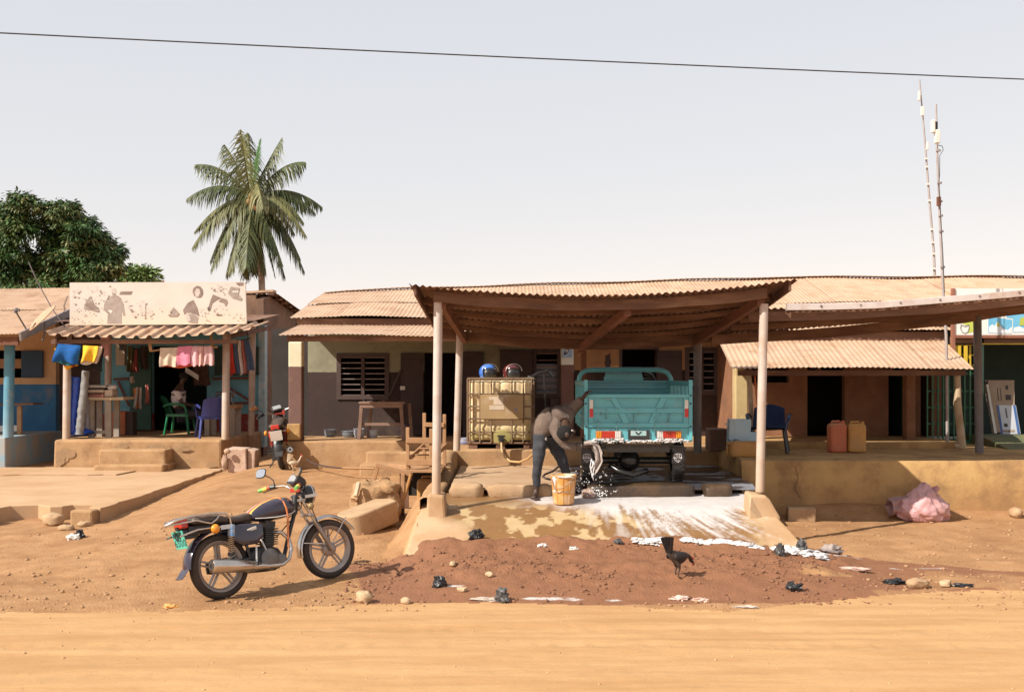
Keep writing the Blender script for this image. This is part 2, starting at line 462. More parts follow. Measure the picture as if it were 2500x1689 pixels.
blob(0.40, 10.32, 0.42, 0.09, .52); blob(0.9, 10.30, 0.2, 0.06, .45); blob(-0.55, 10.72, 0.16, 0.05, .6); blob(4.3, 11.75, 0.5, 0.07, 0.47); blob(3.4, 12.2, 0.6, 0.08, 0.7)
def part_of(mask, name, m):
    q = quads[mask]; used, inv = np.unique(q, return_inverse=True)
    v = np.stack([XX.ravel()[used], YY.ravel()[used], ZZ.ravel()[used]], 1)
    o = npmesh(name, v, inv.reshape(-1, 4), m, smooth=True, attrs={'wet': wet.ravel()[used], 'suds': suds.ravel()[used]})
    tag(o, kind='structure'); return o
part_of(isroad, 'road', m_road)
part_of(~isroad, 'ground', m_dirt)

# ------------------------------------------------------------------ concrete apron before the fabric shop
def rag(x, y, a=0.05, s=0): return a * (float(fbm(x * 5, y * 5, s, 3)) - 0.5)
def slab_thing():
    t = thing('concrete_apron', 'broad dusty concrete slab with a broken front edge before the fabric shop', 'slab', (-7.5, 18, 0.1))
    mb = MB()
    fr = [(-9.9, 14.98), (-7.35, 14.98), (-6.98, 15.02), (-6.93, 15.3), (-6.6, 15.42), (-6.35, 15.2), (-6.2, 15.25), (-6.12, 15.42), (-5.85, 15.45), (-5.78, 15.12), (-5.6, 15.05)]
    rt = [(-5.58 + rag(0, y, 0.10, 4), y) for y in np.arange(15.3, 21.5, 0.25)]
    pts = fr + rt + [(-5.6, 21.58), (-9.9, 21.58)]
    top = [(x, y, 0.30) for x, y in pts]
    bot = [(x, y, -0.05) for x, y in pts]
    n = len(pts)
    mb.add(top + bot, [tuple(range(n))] + [(i, i + n, (i + 1) % n + n, (i + 1) % n) for i in range(n)])
    mb.build('slab', m_slab, t, smooth=0, bevel=0.012)
    # second skin of concrete nearest the shop
    b2 = MB(); b2.prism([(-9.9, 19.9)] + [(x, 19.95 + rag(x, 3, 0.3, 8)) for x in np.arange(-9.4, -7.1, 0.25)] + [(-7.0, 21.5), (-9.9, 21.5)], 0.304, 0.325, 'z')
    b2.build('top_layer', m_slab, t, smooth=0)
    return t
slab_thing()

# ------------------------------------------------------------------ washing ramp
RX0, RX1 = -1.06, 3.02
def ramp_z(Y): 
    return np.interp(Y, [11.9, 12.1, 12.5, 12.9, 13.25, 13.6, 14.2], [0.10, 0.21, 0.345, 0.455, 0.535, 0.575, 0.60])
rx = np.arange(RX0 - 0.28, RX1 + 0.32, 0.018); ry = np.arange(11.95, 14.12, 0.018)
RXX, RYY = np.meshgrid(rx, ry)
wid0 = RX0 - 0.05 * (13.2 - RYY); wid1 = RX1 + 0.16 * (13.2 - RYY) * (RYY < 13.2)
RZ = ramp_z(RYY) + 0.018 * (fbm(RXX * 1.7, RYY * 1.7, 41, 3) - 0.5)
RZ = RZ - 0.42 * sst(0.0, 0.26, wid0 - RXX) * 1.0 - 0.55 * sst(0.0, 0.22, RXX - wid1)
foam = np.zeros_like(RXX)
n1 = fbm(RXX * 3.0 + 0.5 * (RYY - 13), RYY * 1.2, 51, 5)
n2 = fbm(RXX * 16 - 3.0 * (RYY - 13), RYY * 1.6, 52, 4)
n3 = fbm(RXX * 5.0, RYY * 5.0, 53, 5)
zone = sst(0.75, 1.5, RXX + 0.55 * (RYY - 13.0)) * (1 - 0.45 * sst(2.55, 2.95, RXX))
down = np.clip((13.75 - RYY) / 1.5, 0, 1)
n4 = fbm(RXX * 30 - 9.0 * (RYY - 13), RYY * 2.2, 57, 3)
foam = zone * (1.02 - 0.42 * down + 1.4 * (n1 - 0.5) + (1.9 * (n2 - 0.5) + 1.0 * (n4 - 0.5)) * (0.25 + 1.15 * down))
foam = np.maximum(foam, sst(13.25, 13.55, RYY + 0.25 * (n1 - 0.5)) * sst(-0.1, 0.7, RXX) * (0.75 + 0.8 * (n3 - 0.45)))
flow = RXX - 0.35 * (RXX - 1.2) * (13.4 - RYY)
f1 = fbm(flow * 9, RYY * 1.3, 151, 4); f2 = fbm(flow * 34, RYY * 2.6, 152, 4); f3 = fbm(RXX * 26, RYY * 26, 153, 4)
cov = 0.53 + 0.33 * sst(12.75, 13.6, RYY) + 0.10 * sst(1.1, 1.9, RXX) - 0.12 * sst(2.5, 3.0, RXX)
lace = sst(0.0, 0.22, cov - (0.42 * f1 + 0.38 * f2 + 0.20 * f3)) 
zone2 = sst(0.55, 1.35, RXX + 0.75 * (RYY - 13.0) + 0.7 * (n1 - 0.5))
topz = sst(13.22, 13.5, RYY + 0.35 * (n3 - 0.5)) * sst(-0.15, 0.5, RXX + 0.3 * (n3 - 0.5))
foam = np.maximum(zone2 * lace * (0.72 + 0.5 * f3), topz * (0.62 + 0.7 * (n3 - 0.3)) * sst(0.25, 0.6, f3 + 0.25))
foam = np.clip(foam, 0, 0.9) * (RXX < RX1 - 0.02) 
tan = sst(0.0, 0.5, 13.5 - RYY + 0.4 * (n1 - 0.5)) * sst(0.515, 0.56, fbm(RXX * 5.5 + 9, RYY * 4.0, 61, 7) + 0.035 * np.sin(RXX * 4.0 + 1.0) + 0.03 * sst(0.3, 1.0, RXX))
wetr = sst(-0.85, -0.45, RXX + 0.5 * (RYY - 12.7) + 0.5 * (n1 - 0.5)) * (1 - 0.9 * sst(2.6, 2.9, RXX + 0.3 * (n3 - 0.5)))
m_ramp = mat('ramp_concrete', (0.50, 0.345, 0.215), (0.43, 0.275, 0.155), 2.0, 0.9, bump=0.25, bs=60, stain=(0.38, 0.225, 0.115), ss=1.0, spec=0.2)
attr_mix(m_ramp, 'wet', (0.27, 0.145, 0.060), 0.30)
attr_mix(m_ramp, 'earth', (0.47, 0.265, 0.125), 0.95)
attr_mix(m_ramp, 'drying', (0.52, 0.37, 0.20), 0.5)
attr_mix(m_ramp, 'foam', (0.68, 0.645, 0.64), 0.45)
nyr, nxr = RXX.shape; idr = np.arange(nxr * nyr).reshape(nyr, nxr)
qr = np.stack([idr[:-1, :-1], idr[:-1, 1:], idr[1:, 1:], idr[1:, :-1]], -1).reshape(-1, 4)
RZ = RZ + 0.006 * np.clip(foam, 0, 1) * n3 + 0.06 * (fbm(RXX * 6, RYY * 6, 81, 4) - 0.5) * (sst(0, .06, wid0 - RXX) + sst(0, .06, RXX - wid1))
o = npmesh('washing_ramp', np.stack([RXX.ravel(), RYY.ravel(), RZ.ravel()], 1), qr, m_ramp, smooth=True,
           attrs={'wet': wetr.ravel(), 'earth': np.clip(sst(-0.02, 0.10, wid0 - RXX + 0.16 * (n3 - 0.5)) + sst(-0.06, 0.08, RXX - wid1 + 0.22 * (n3 - 0.5)), 0, 1).ravel(), 'drying': (tan * wetr * sst(0, .3, 1 - zone)).ravel(), 'foam': foam.ravel()})
tag(o, kind='structure')
m_foam = mat('soap_foam', (0.72, 0.69, 0.68), (0.62, 0.59, 0.58), 9, 0.45, bump=0.5, bs=60)
mbf = MB(); rn = random.Random(3)      # suds piled along the foot of the ramp
for i in range(1300):
    x = rn.uniform(1.35, 3.5); y = np.interp(x, [1.3, 2.0, 2.4, 2.9, 3.25, 3.6], [12.16, 12.12, 12.10, 11.98, 11.95, 12.1]) + rn.gauss(0, 0.022 + 0.03 * (x > 2.6))
    if fbm(x * 1.7, 0.5, 71, 3) < 0.40: continue
    z = max(float(ramp_z(y)) if x < 3.0 else 0, G(x, y))
    k = rn.uniform(0.6, 1.4)
    mbf.ell((0, 0, 0), (0.044 * k, 0.026 * k, 0.007 * k), 10, 5, Matrix.Translation((x, y, z + 0.003)) @ Matrix.Rotation(rn.uniform(0, 3.1), 4, 'Z'), 0.45, i)
tag(mbf.build('soap_suds', m_foam, smooth=180), 'thick white soap suds gathered along the foot of the ramp', 'foam', kind='stuff')

# ------------------------------------------------------------------ washing bay floor and platforms
ZM = 0.97
bay = thing('washing_bay', 'raised concrete washing bay under the teal cargo tricycle with a low side wall', 'washing bay', (1.1, 15.2, 0.6))
m_bay = mat('bay_concrete', (0.46, 0.31, 0.19), (0.40, 0.25, 0.14), 2, 0.85, bump=0.25, bs=50, stain=(0.34, 0.2, 0.1), ss=1)
def bay_grid():
    xs = np.arange(-0.78, 3.14, 0.04); ys = np.arange(13.96, 16.95, 0.04)
    A, B = np.meshgrid(xs, ys)
    Z = 0.70 + 0.03 * (fbm(A * 2, B * 2, 12, 4) - 0.5) - 0.05 * sst(14.3, 13.96, B) + 0.03 * (B - 14) / 3
    w = sst(0.55, 0.85, A + 0.3 * (fbm(A * 3, B * 3, 14, 3) - 0.5))
    f = w * np.clip(sst(0.50, 0.62, fbm(A * 2.6, B * 4.5, 15, 4)) , 0, 1) * 0.8
    iy, ix_ = A.shape; d = np.arange(iy * ix_).reshape(iy, ix_)
    q = np.stack([d[:-1, :-1], d[:-1, 1:], d[1:, 1:], d[1:, :-1]], -1).reshape(-1, 4)
    v = np.stack([A.ravel() - 1.1, B.ravel() - 15.2, Z.ravel() - 0.6], 1)
    npmesh('floor', v, q, m_bay, bay, True, {'wet': w.ravel(), 'foam': f.ravel()})
attr_mix(m_bay, 'wet', (0.045, 0.032, 0.024), 0.18)
attr_mix(m_bay, 'foam', (0.26, 0.26, 0.29), 0.4, noisy=(14, 0.9, 0.35))  # foam coloured blue-grey for the shade of tricycle and canopy
bay_grid()
# side wall of the bay: high by the veranda, rounding down to a low kerb that ends in the left post's footing
mb = MB()
def swz(y): return float(np.interp(y, [12.95, 13.3, 14.4, 15.0, 15.35, 15.7, 16.1, 16.9], [0.66, 0.64, 0.66, 0.70, 0.80, 0.91, 0.95, 0.965]))
ysw = list(np.arange(13.15, 16.91, 0.15))
def swx(y): return -0.98 + 0.02 * math.sin(y * 3)
mb.grid(lambda u, v: (lambda y: ([(swx(y) - 0.14, y, 0.05), (swx(y) - 0.13, y, swz(y) - 0.03), (swx(y) - 0.09, y, swz(y)), (swx(y) + 0.09, y, swz(y)), (swx(y) + 0.14, y, swz(y) - 0.04), (swx(y) + 0.17, y, 0.4)][round(u * 5)]))(13.15 + v * 3.75), 5, 30)
mb.rough(0.014, 5, 2)
mb.build('side_wall', m_conc, bay, smooth=60)
# earth-coloured skirt running down from that kerb to the yard
mb = MB(); mb.grid(lambda u, v: (-1.08 - 0.30 * u - 0.1 * u * (1 - v), 12.2 + 2.8 * v, float(np.interp(u, [0, .35, 1], [ramp_z(12.2 + 2.8 * v) - 0.01, ramp_z(12.2 + 2.8 * v) - 0.10, G(-1.4, 12.2 + 2.8 * v) - 0.03]))), 12, 40)
mb.rough(0.05, 3.2, 5); mb.rough(0.02, 11, 7); mb.build('skirt', m_dirt, bay, smooth=60)

def stone(name, c, d, m, seed, label, cat, group=None, pw=3.0, rz=0.0, rough=0.03, nu=18, nv=12, parent=None):
    mb = MB()
    vs_ = []; 
    M = Matrix.Translation(Vector(c)) @ Matrix.Rotation(rz, 4, 'Z')
    for i in range(nv + 1):
        t = math.pi * i / nv
        for j in range(nu):
            a = 2 * math.pi * j / nu
            e = 2 / pw
            sp = lambda q: math.copysign(abs(q) ** e, q)
            vs_.append((d[0] / 2 * sp(math.sin(t)) * sp(math.cos(a)), d[1] / 2 * sp(math.sin(t)) * sp(math.sin(a)), d[2] / 2 * sp(math.cos(t))))
    fs = [(i * nu + j, (i + 1) * nu + j, (i + 1) * nu + (j + 1) % nu, i * nu + (j + 1) % nu) for i in range(nv) for j in range(nu)]
    mb.add(vs_, fs, M); mb.rough(rough, 4.0 / max(d), seed); mb.rough(rough * 0.35, 16.0 / max(d), seed + 3)
    o = mb.build(name, m, parent, smooth=60)
    if parent is None: tag(o, label, cat, group)
    return o
m_kerbdry = mat('kerb_stone', (0.47, 0.32, 0.19), (0.38, 0.24, 0.13), 3, 0.9, bump=0.4, bs=50, stain=(0.3, 0.17, 0.09), ss=2)
m_kerbwet = mat('wet_kerb', (0.06, 0.038, 0.024), (0.035, 0.024, 0.018), 4, 0.3, bump=0.4, bs=40, stain=(0.13, 0.075, 0.035), ss=2)
gk = 'kerb stones along the top of the washing ramp'
stone('kerb_stone', (-0.57, 13.92, 0.645), (0.42, 0.34, 0.20), m_kerbdry, 1, 'short dry rounded kerb stone beside the low side wall of the bay', 'kerb stone', gk, 4)
stone('kerb_stone', (0.09, 13.95, 0.635), (0.82, 0.36, 0.20), m_kerbdry, 2, "long dry kerb stone behind the washing man's front foot", 'kerb stone', gk, 5)
stone('kerb_stone', (1.62, 13.93, 0.645), (1.34, 0.32, 0.19), m_kerbwet, 3, 'long dark wet kerb stone below the rear wheels of the tricycle', 'kerb stone', gk, 6)
stone('kerb_stone', (2.58, 13.95, 0.645), (0.36, 0.34, 0.19), m_kerbwet, 4, 'short dark wet kerb stone towards the right canopy post', 'kerb stone', gk, 5)
stone('boulder', (0.95, 13.72, 0.63), (0.17, 0.16, 0.13), mat('pink_stone', (0.42, 0.3, 0.24), (0.3, 0.2, 0.15), 6, 0.7, bump=0.4), 5, 'small pale boulder lying in the suds beside the orange bucket', 'stone', None, 2.4)

# veranda platform of the row house (left part, tank part, right part)
plat = thing('veranda_platform', 'long raised concrete veranda with steps running under the row house', 'platform', (2, 18, 0.0))
mb = MB(); mb.box(-3.98, -0.9, 19.15, 20.8, 0.2, ZM); mb.build('left_floor', m_conc, plat, smooth=0, bevel=0.03)
mb = MB(); mb.box(-0.9, 3.2, 16.9, 20.8, 0.3, ZM); mb.rough(0.008, 3, 1); mb.build('bay_floor', m_conc, plat, smooth=0, bevel=0.03)
def rplat():
    xs = np.linspace(3.16, 12.5, 90); mb = MB()
    prof = lambda x: [(15.20, 0.0), (15.19, 0.55), (15.22, 0.86), (15.26, 0.925), (15.36, 0.945), (16.6, 0.965), (18.2, 0.97), (20.8, 0.97)]
    n = len(prof(0))
    vs_ = [(x, y + 0.03 * (float(fbm(x * 2, z * 3, 5, 3)) - 0.5) * (y < 15.6), z + 0.02 * (float(fbm(x * 1.3, y, 6, 3)) - 0.5) * (z > .5)) for x in xs for y, z in prof(x)]
    fs = [(i * n + k, (i + 1) * n + k, (i + 1) * n + k + 1, i * n + k + 1) for i in range(len(xs) - 1) for k in range(n - 1)]
    mb.add(vs_, fs)
    mb.poly([(3.16, y, z) for y, z in prof(0)] + [(3.16, 20.8, 0)])
    mb.build('right_floor', m_plat, plat, smooth=40)
rplat()
for k, (y0, zt) in enumerate([(18.25, 0.64), (18.7, 0.81)]):
    mb = MB(); mb.box(-2.52 + 0.05 * k, -1.0, y0, 19.16, 0.3, zt); mb.rough(0.012, 4, k)
    mb.build('step', m_conc, plat, smooth=0, bevel=0.025)
mb = MB(); rc = random.Random(8); px_ = [(5.3 + .23 * i, 15.225, .80 + rc.uniform(-.02, .02)) for i in range(16)]
mb.tube(px_, .004, 4); mb.tube([(3.9, 15.23, .86), (3.93, 15.18, .7), (3.88, 15.17, .55), (3.96, 15.17, .42)], .003, 4); cr = mb.build('crack', m_dark, plat); cr['kind'] = 'stuff'
mb = MB(); mb.box(3.86, 7.05, 17.15, 18.99, 0.9, 1.065); mb.build('door_step', m_plat, plat, smooth=0, bevel=0.02)

# ------------------------------------------------------------------ corrugated iron
def corr_sheet(name, parent, m, fn, wlen, nv, pitch=0.076, amp=0.008, per=6, jag=0.0, seed=0, trap=False):
    "fn(u, v) -> point on the plain surface; corrugations run along v"
    n = max(4, int(round(wlen / pitch)) * per)
    rn = random.Random(seed)
    offs = [rn.uniform(-jag, jag) for _ in range(n // per + 2)]
    vs_ = []
    for j in range(nv + 1):
        for i in range(n + 1):
            u = i / n; p = Vector(fn(u, j / nv))
            ph = 2 * math.pi * u * wlen / pitch
            h = math.cos(ph)
            if trap: h = max(-1, min(1, 2.2 * (math.cos(ph) - 0.45)))
            p.z += amp * h
            if j == 0 and jag: p.y += offs[i // per]
            vs_.append(p)
    mb = MB(); mb.add(vs_, [(j * (n + 1) + i, j * (n + 1) + i + 1, (j + 1) * (n + 1) + i + 1, (j + 1) * (n + 1) + i) for j in range(nv) for i in range(n)])
    o = mb.build(name, m, parent, smooth=180)
    return o
def sheet_run(parent, m, x0, x1, lo, hi, w=0.80, rows=2, nv=2, pitch=0.076, amp=0.0068, jag=0.012, seed=0, trap=False, name='roof_sheet'):
    "a slope of sheets between x0 and x1: lo(x), hi(x) -> (y, z) of the lower and the upper edge"
    n = max(1, int(round((x1 - x0) / w))); w = (x1 - x0) / n; rn = random.Random(seed)
    for r_ in range(rows):
        for i in range(n):
            a, b = x0 + i * w - 0.03, x0 + (i + 1) * w + 0.03
            dz = 0.004 * (i % 2) + 0.016 * r_ + rn.uniform(0, 0.004); dy = rn.uniform(-0.02, 0.02) if jag else 0
            v0, v1 = max(0, r_ / rows - 0.03), (r_ + 1) / rows
            def fn(u, v, a=a, b=b, dz=dz, v0=v0, v1=v1, dy=dy):
                x = a + (b - a) * u; t = v0 + (v1 - v0) * v; l = lo(x); h = hi(x)
                return (x, l[0] + (h[0] - l[0]) * t + dy, l[1] + (h[1] - l[1]) * t + dz + 0.01 * math.sin(x * 1.9 + t * 3))
            corr_sheet(name, parent, m, fn, b - a, nv, pitch, amp, 6, jag, seed * 100 + i + 50 * r_, trap)

# ------------------------------------------------------------------ the row house
row = thing('row_house', 'long single-storey row house with a dusty tin roof behind the canopies', 'house', (2, 21, ZM))
m_green = mat('green_brown_paint', (0.27, 0.265, 0.185), (0.23, 0.22, 0.15), 3, 0.85, bump=0.2, bs=40, split=(2.17, (0.044, 0.025, 0.022)), stain=(0.12, 0.085, 0.055), ss=1.6, st=(0.52, 0.80))
m_orange = mat('orange_brown_paint', (0.46, 0.25, 0.12), (0.38, 0.20, 0.095), 3, 0.85, bump=0.2, bs=40, split=(2.21, (0.044, 0.024, 0.020)), stain=(0.16, 0.085, 0.05), ss=1.9, st=(0.54, 0.8))
m_terra = mat('terracotta_plaster', (0.27, 0.125, 0.062), (0.21, 0.092, 0.046), 3, 0.85, bump=0.3, bs=40, stain=(0.12, 0.06, 0.036), ss=1.7, st=(0.48, 0.78))
m_leaf = mat('brown_door', (0.056, 0.034, 0.032), (0.042, 0.025, 0.024), 5, 0.75, bump=0.2, bs=30)
m_frame = mat('dark_frame', (0.075, 0.045, 0.04), (0.055, 0.033, 0.03), 5, 0.7)
m_metal = mat('louvre_metal', (0.30, 0.24, 0.22), (0.22, 0.17, 0.16), 6, 0.5, metal=0.4)
YA = 20.8
def px_op(a, b, t, bt, D): return (PX(a, D), PX(b, D), PZ(bt, D), PZ(t, D))
opsA = [px_op(826, 946, 866, 971, YA), px_op(1035, 1129, 861, 1064, YA), px_op(1303, 1367, 855, 968, YA)]
opsA[1] = (opsA[1][0], opsA[1][1], ZM, opsA[1][3])
opsB = [px_op(1519, 1602, 853, 1064, YA), px_op(1676, 1750, 852, 960, YA)]
opsB[0] = (opsB[0][0], opsB[0][1], ZM, opsB[0][3])
mb = MB(); mb.wall(-3.84, 1.17, ZM - 0.1, 3.2, YA, 0.18, opsA); mb.build('wall', m_green, row, smooth=0)
mb = MB(); mb.wall(1.172, 4.10, ZM - 0.1, 3.2, YA + 0.004, 0.18, opsB); mb.build('wall', m_orange, row, smooth=0)
YC = 19.0
opsC = [px_op(1836, 1927, 899, 934, YC), px_op(1971, 2063, 868, 1064, YC), px_op(2169, 2213, 880, 1062, YC)]
opsC[1] = (opsC[1][0], opsC[1][1], 1.065, opsC[1][3]); opsC[2] = (opsC[2][0], opsC[2][1], 1.065, opsC[2][3])
mb = MB(); mb.wall(3.86, 7.02, ZM - 0.1, 2.9, YC, 0.18, opsC); mb.build('wall', m_terra, row, smooth=0)
mb = MB(); mb.box(3.86, 4.04, YC + 0.18, YA + 0.004, ZM - .1, 2.9); mb.box(-3.84, -3.66, YA + .18, 26.3, 0.2, 3.3); mb.box(7.2, 7.38, YC, 26.3, .2, 3.0); mb.box(-3.84, 11.5, 26.3, 26.5, 0.2, 3.3); mb.build('end_wall', m_terra, row, smooth=0)
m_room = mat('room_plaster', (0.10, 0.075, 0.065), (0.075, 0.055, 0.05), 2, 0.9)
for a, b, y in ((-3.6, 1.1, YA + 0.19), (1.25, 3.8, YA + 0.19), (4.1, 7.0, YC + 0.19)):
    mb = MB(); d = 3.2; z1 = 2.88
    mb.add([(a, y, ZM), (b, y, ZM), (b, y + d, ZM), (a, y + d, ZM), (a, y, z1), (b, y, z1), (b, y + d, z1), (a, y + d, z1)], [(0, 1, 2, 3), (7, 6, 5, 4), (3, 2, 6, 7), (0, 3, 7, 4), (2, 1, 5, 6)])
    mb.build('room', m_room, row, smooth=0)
def window(op, y, cols, rows, barm, pane=None):
    a, b, c, d = op
    w = MB(); t = 0.05
    for q in ((a - .03, a + t, c - .03, d + .03), (b - t, b + .03, c - .03, d + .03)): w.box(q[0], q[1], y - 0.03, y + 0.09, q[2], q[3])
    w.box(a + t, b - t, y - 0.028, y + 0.088, c - .03, c + t); w.box(a + t, b - t, y - 0.028, y + 0.088, d - t, d + .03)
    for k in range(1, cols): x = a + (b - a) * k / cols; w.box(x - 0.03, x + 0.03, y - 0.025, y + 0.085, c + t, d - t)
    f = w.build('window', m_frame, row, smooth=0)
    for k in range(cols):
        xa, xb = a + (b - a) * k / cols + 0.04, a + (b - a) * (k + 1) / cols - 0.04
        for r_ in range(rows):
            z = c + (d - c) * (r_ + 0.5) / rows
            s = MB(); s.box(xa, xb, y + 0.0, y + 0.045, z - 0.008, z + 0.008)
            s.build('louvre_bar', barm, f, smooth=0)
            if pane and r_ < rows * pane:
                s = MB(); s.box(xa + .01, xb - .01, y + 0.05, y + 0.058, z - (d - c) / rows * 0.44, z + (d - c) / rows * 0.44); s.build('pane', m_pane, f, smooth=0)
    return f
m_pane = mat('pale_glass', (0.16, 0.17, 0.21), (0.12, 0.12, 0.15), 3, 0.25)
window(opsA[0], YA, 2, 8, m_metal)
window(opsA[2], YA, 1, 7, mat('pink_bars', (0.30, 0.17, 0.14), None, 5, 0.6), 0.6)
window(opsB[1], YA + .004, 2, 7, m_metal)
def leafdoor(a, b, t, bt, D, m, panel=True, y=None, name='door_leaf'):
    x0, x1, z0, z1 = px_op(a, b, t, bt, D); y = y or D
    z0 = max(z0, ZM + 0.02)
    mb = MB(); mb.box(x0, x1, y - 0.07, y - 0.03, z0, z1)
    if panel:
        for zz in (z0 + 0.12 * (z1 - z0), z0 + 0.55 * (z1 - z0), z0 + 0.9 * (z1 - z0)): mb.box(x0 + .02, x1 - .02, y - 0.082, y - 0.07, zz - 0.04, zz + 0.04)
    return mb.build(name, m, row, smooth=0, bevel=0.004)
dl = leafdoor(979, 1034, 862, 1062, YA, m_leaf)
mb = MB(); a = P(983, 947, YA - .09); mb.cb(a, (0.09, 0.02, 0.07)); mb.build('lock_plate', m_white, dl, smooth=0)
leafdoor(1130, 1180, 859, 1062, YA, m_leaf); leafdoor(1221, 1300, 853, 972, YA, m_leaf, True, None, 'shutter'); leafdoor(1603, 1664, 856, 1062, YA, m_leaf)
mb = MB(); o_ = opsB[0]
for q in ((o_[0] - .05, o_[0], ZM, o_[3] + .05), (o_[1], o_[1] + .05, ZM, o_[3] + .05)): mb.box(q[0], q[1], YA - .02, YA + .1, q[2], q[3])
mb.box(o_[0], o_[1], YA - .018, YA + .1, o_[3], o_[3] + .05); mb.build('door_frame', m_frame, row, smooth=0)
# dark prop leaning across the wall by the first window
mb = MB(); mb.bar(P(950, 966, YA - .1), P(979, 902, YA - .1), 0.03, 0.03); mb.build('shutter_stay', m_frame, row, smooth=0)
# smoke-blackened hole and mouse-eaten stains above the brown band
mb = MB(); mb.ell(P(1484, 882, YA), (0.055, 0.012, 0.12), 12, 9, jit=.9, seed=3); mb.build('wall_stain', m_frame, row)
mb = MB(); mb.cb(P(1502, 895, YA), (0.11, 0.05, 0.07)); mb.build('meter_box', mat('amber_box', (.55, .30, .08)), row, smooth=0, bevel=.01)
mb = MB(); mb.box(-4.6, -3.845, 21.2, 21.4, 0.2, 3.0); mb.build('dark_gap_panel', m_dark, row, smooth=0)  # added panel, coloured dark to stand for the shade in the gap
# pillars
def pillar(a, b, t, bt, D, m, dy=0.24):
    x0, x1, z0, z1 = px_op(a, b, t, bt, D); mb = MB(); mb.box(x0, x1, D, D + dy, ZM if bt > 1050 else z0, z1); mb.rough(0.006, 6, int(a)); return mb.build('pillar', m, row, smooth=0, bevel=0.02)
m_pil1 = mat('white_brown_pillar', (0.66, 0.63, 0.48), (0.58, 0.54, 0.38), 4, 0.85, split=(2.26, (0.155, 0.085, 0.07)), bump=.2, stain=(.3, .18, .11), ss=2, st=(.6, .85))
mb = MB(); mb.box(PX(704, 19.2), PX(737, 19.2), 19.2, 19.44, ZM, 2.69)
pb = mb.build('pillar', m_pil1, row, smooth=0, bevel=.02)
mb = MB(); mb.box(PX(701, 19.15), PX(734, 19.15), 19.12, 19.42, 0.99, 1.27); mb.build('pillar_base', m_plat, pb, smooth=0, bevel=.02)
m_pil2 = mat('cream_brown_pillar', (0.70, 0.69, 0.62), (0.6, 0.58, 0.5), 4, 0.85, split=(2.30, (0.19, 0.095, 0.075)), bump=.2, stain=(.2, .11, .08), ss=2, st=(.6, .85))
pc = pillar(1370, 1401, 835, 1064, 20.0, m_pil2)
pillar(1795, 1826, 880, 1090, 17.9, mat('cream_yellow', (0.50, 0.38, 0.19), (0.43, 0.31, 0.15), 4, 0.85, bump=.2, stain=(.4, .28, .13), ss=2))
pillar(2213, 2236, 860, 1064, 18.0, m_terra, 0.2)
# poster on the pillar: blue sheet with a tilted bottle
q0 = P(1372, 843, 19.985); q1 = P(1397, 873, 19.985)
mb = MB(); mb.box(q0.x, q1.x, 19.985, 19.995, q1.z, q0.z)
pst = tag(mb.build('poster', mat('poster_blue', (0.25, 0.40, 0.62), (0.42, 0.52, 0.68), 9, 0.5), smooth=0), 'small blue poster with a tilted bottle on the cream topped pillar', 'poster')
def disc2(mb, cx, cz, rx, rz, y, n=14, a0=0):
    mb.poly([(cx + rx * math.cos(2 * math.pi * i / n) * math.cos(a0) - rz * math.sin(2 * math.pi * i / n) * math.sin(a0), y, cz + rx * math.cos(2 * math.pi * i / n) * math.sin(a0) + rz * math.sin(2 * math.pi * i / n) * math.cos(a0)) for i in range(n)])
mc = (q0 + q1) / 2
mb = MB(); disc2(mb, mc.x - .01, mc.z - .0, .03, .075, 19.981, 12, -.6); mb.build('bottle_print', m_black, pst, smooth=0)
mb = MB(); disc2(mb, mc.x + .045, mc.z + .065, .02, .03, 19.979, 10, -.6); disc2(mb, mc.x - .005, mc.z + .01, .018, .035, 19.979, 10, -.6); mb.build('label_print', m_white, pst, smooth=0)
# roofs
def ridge_z(x): return float(np.interp(x, [-3.9, -3.45, 0, 5.5, 10.5, 13], [3.80, 3.84, 3.96, 4.12, 4.14, 4.14])) + 0.012 * math.sin(x * 2.1)
def eaveA(x): return (19.45, 3.13 + 0.01 * math.sin(x * 1.7))
def eaveC(x): return (18.55, 2.86 + 0.008 * math.sin(x * 1.3))
def ridge(x): return (23.0, ridge_z(x))
sheet_run(row, m_tin, -3.88, 3.6, eaveA, ridge, seed=1)
sheet_run(row, m_tin, 3.6, 12.6, eaveC, ridge, seed=2)
mb = MB(); mb.grid(lambda u, v: (-3.88 + 16.4 * u, 23.0 + 3.7 * v, ridge_z(-3.88 + 16.4 * u) - 0.8 * v), 20, 2); mb.build('back_roof', m_tin, row, smooth=0)
mb = MB(); mb.grid(lambda u, v: (-3.9 + 16.5 * u, 22.85 + 0.3 * v, ridge_z(-3.9 + 16.5 * u) + 0.03 + 0.025 * math.sin(v * math.pi) + 0.004 * math.sin(u * 900)), 400, 2)
mb.build('ridge_cap', m_tin, row, smooth=60)
for (x0, x1, ev) in ((-3.8, 3.6, eaveA), (3.7, 7.3, eaveC)):
    mb = MB(); y, z = ev(0); mb.box(x0, x1, y + 0.10, y + 0.14, z - 0.17, z - 0.02); mb.build('fascia', m_wood, row, smooth=0)
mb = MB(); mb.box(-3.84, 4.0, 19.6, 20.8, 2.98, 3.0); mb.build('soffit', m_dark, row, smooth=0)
mb = MB(); mb.add([(-3.85, 19.6, 3.0), (-3.85, 26.3, 3.0), (-3.85, 23.0, 3.8)], [(0, 1, 2)]); mb.build('gable', m_terra, row, smooth=0)
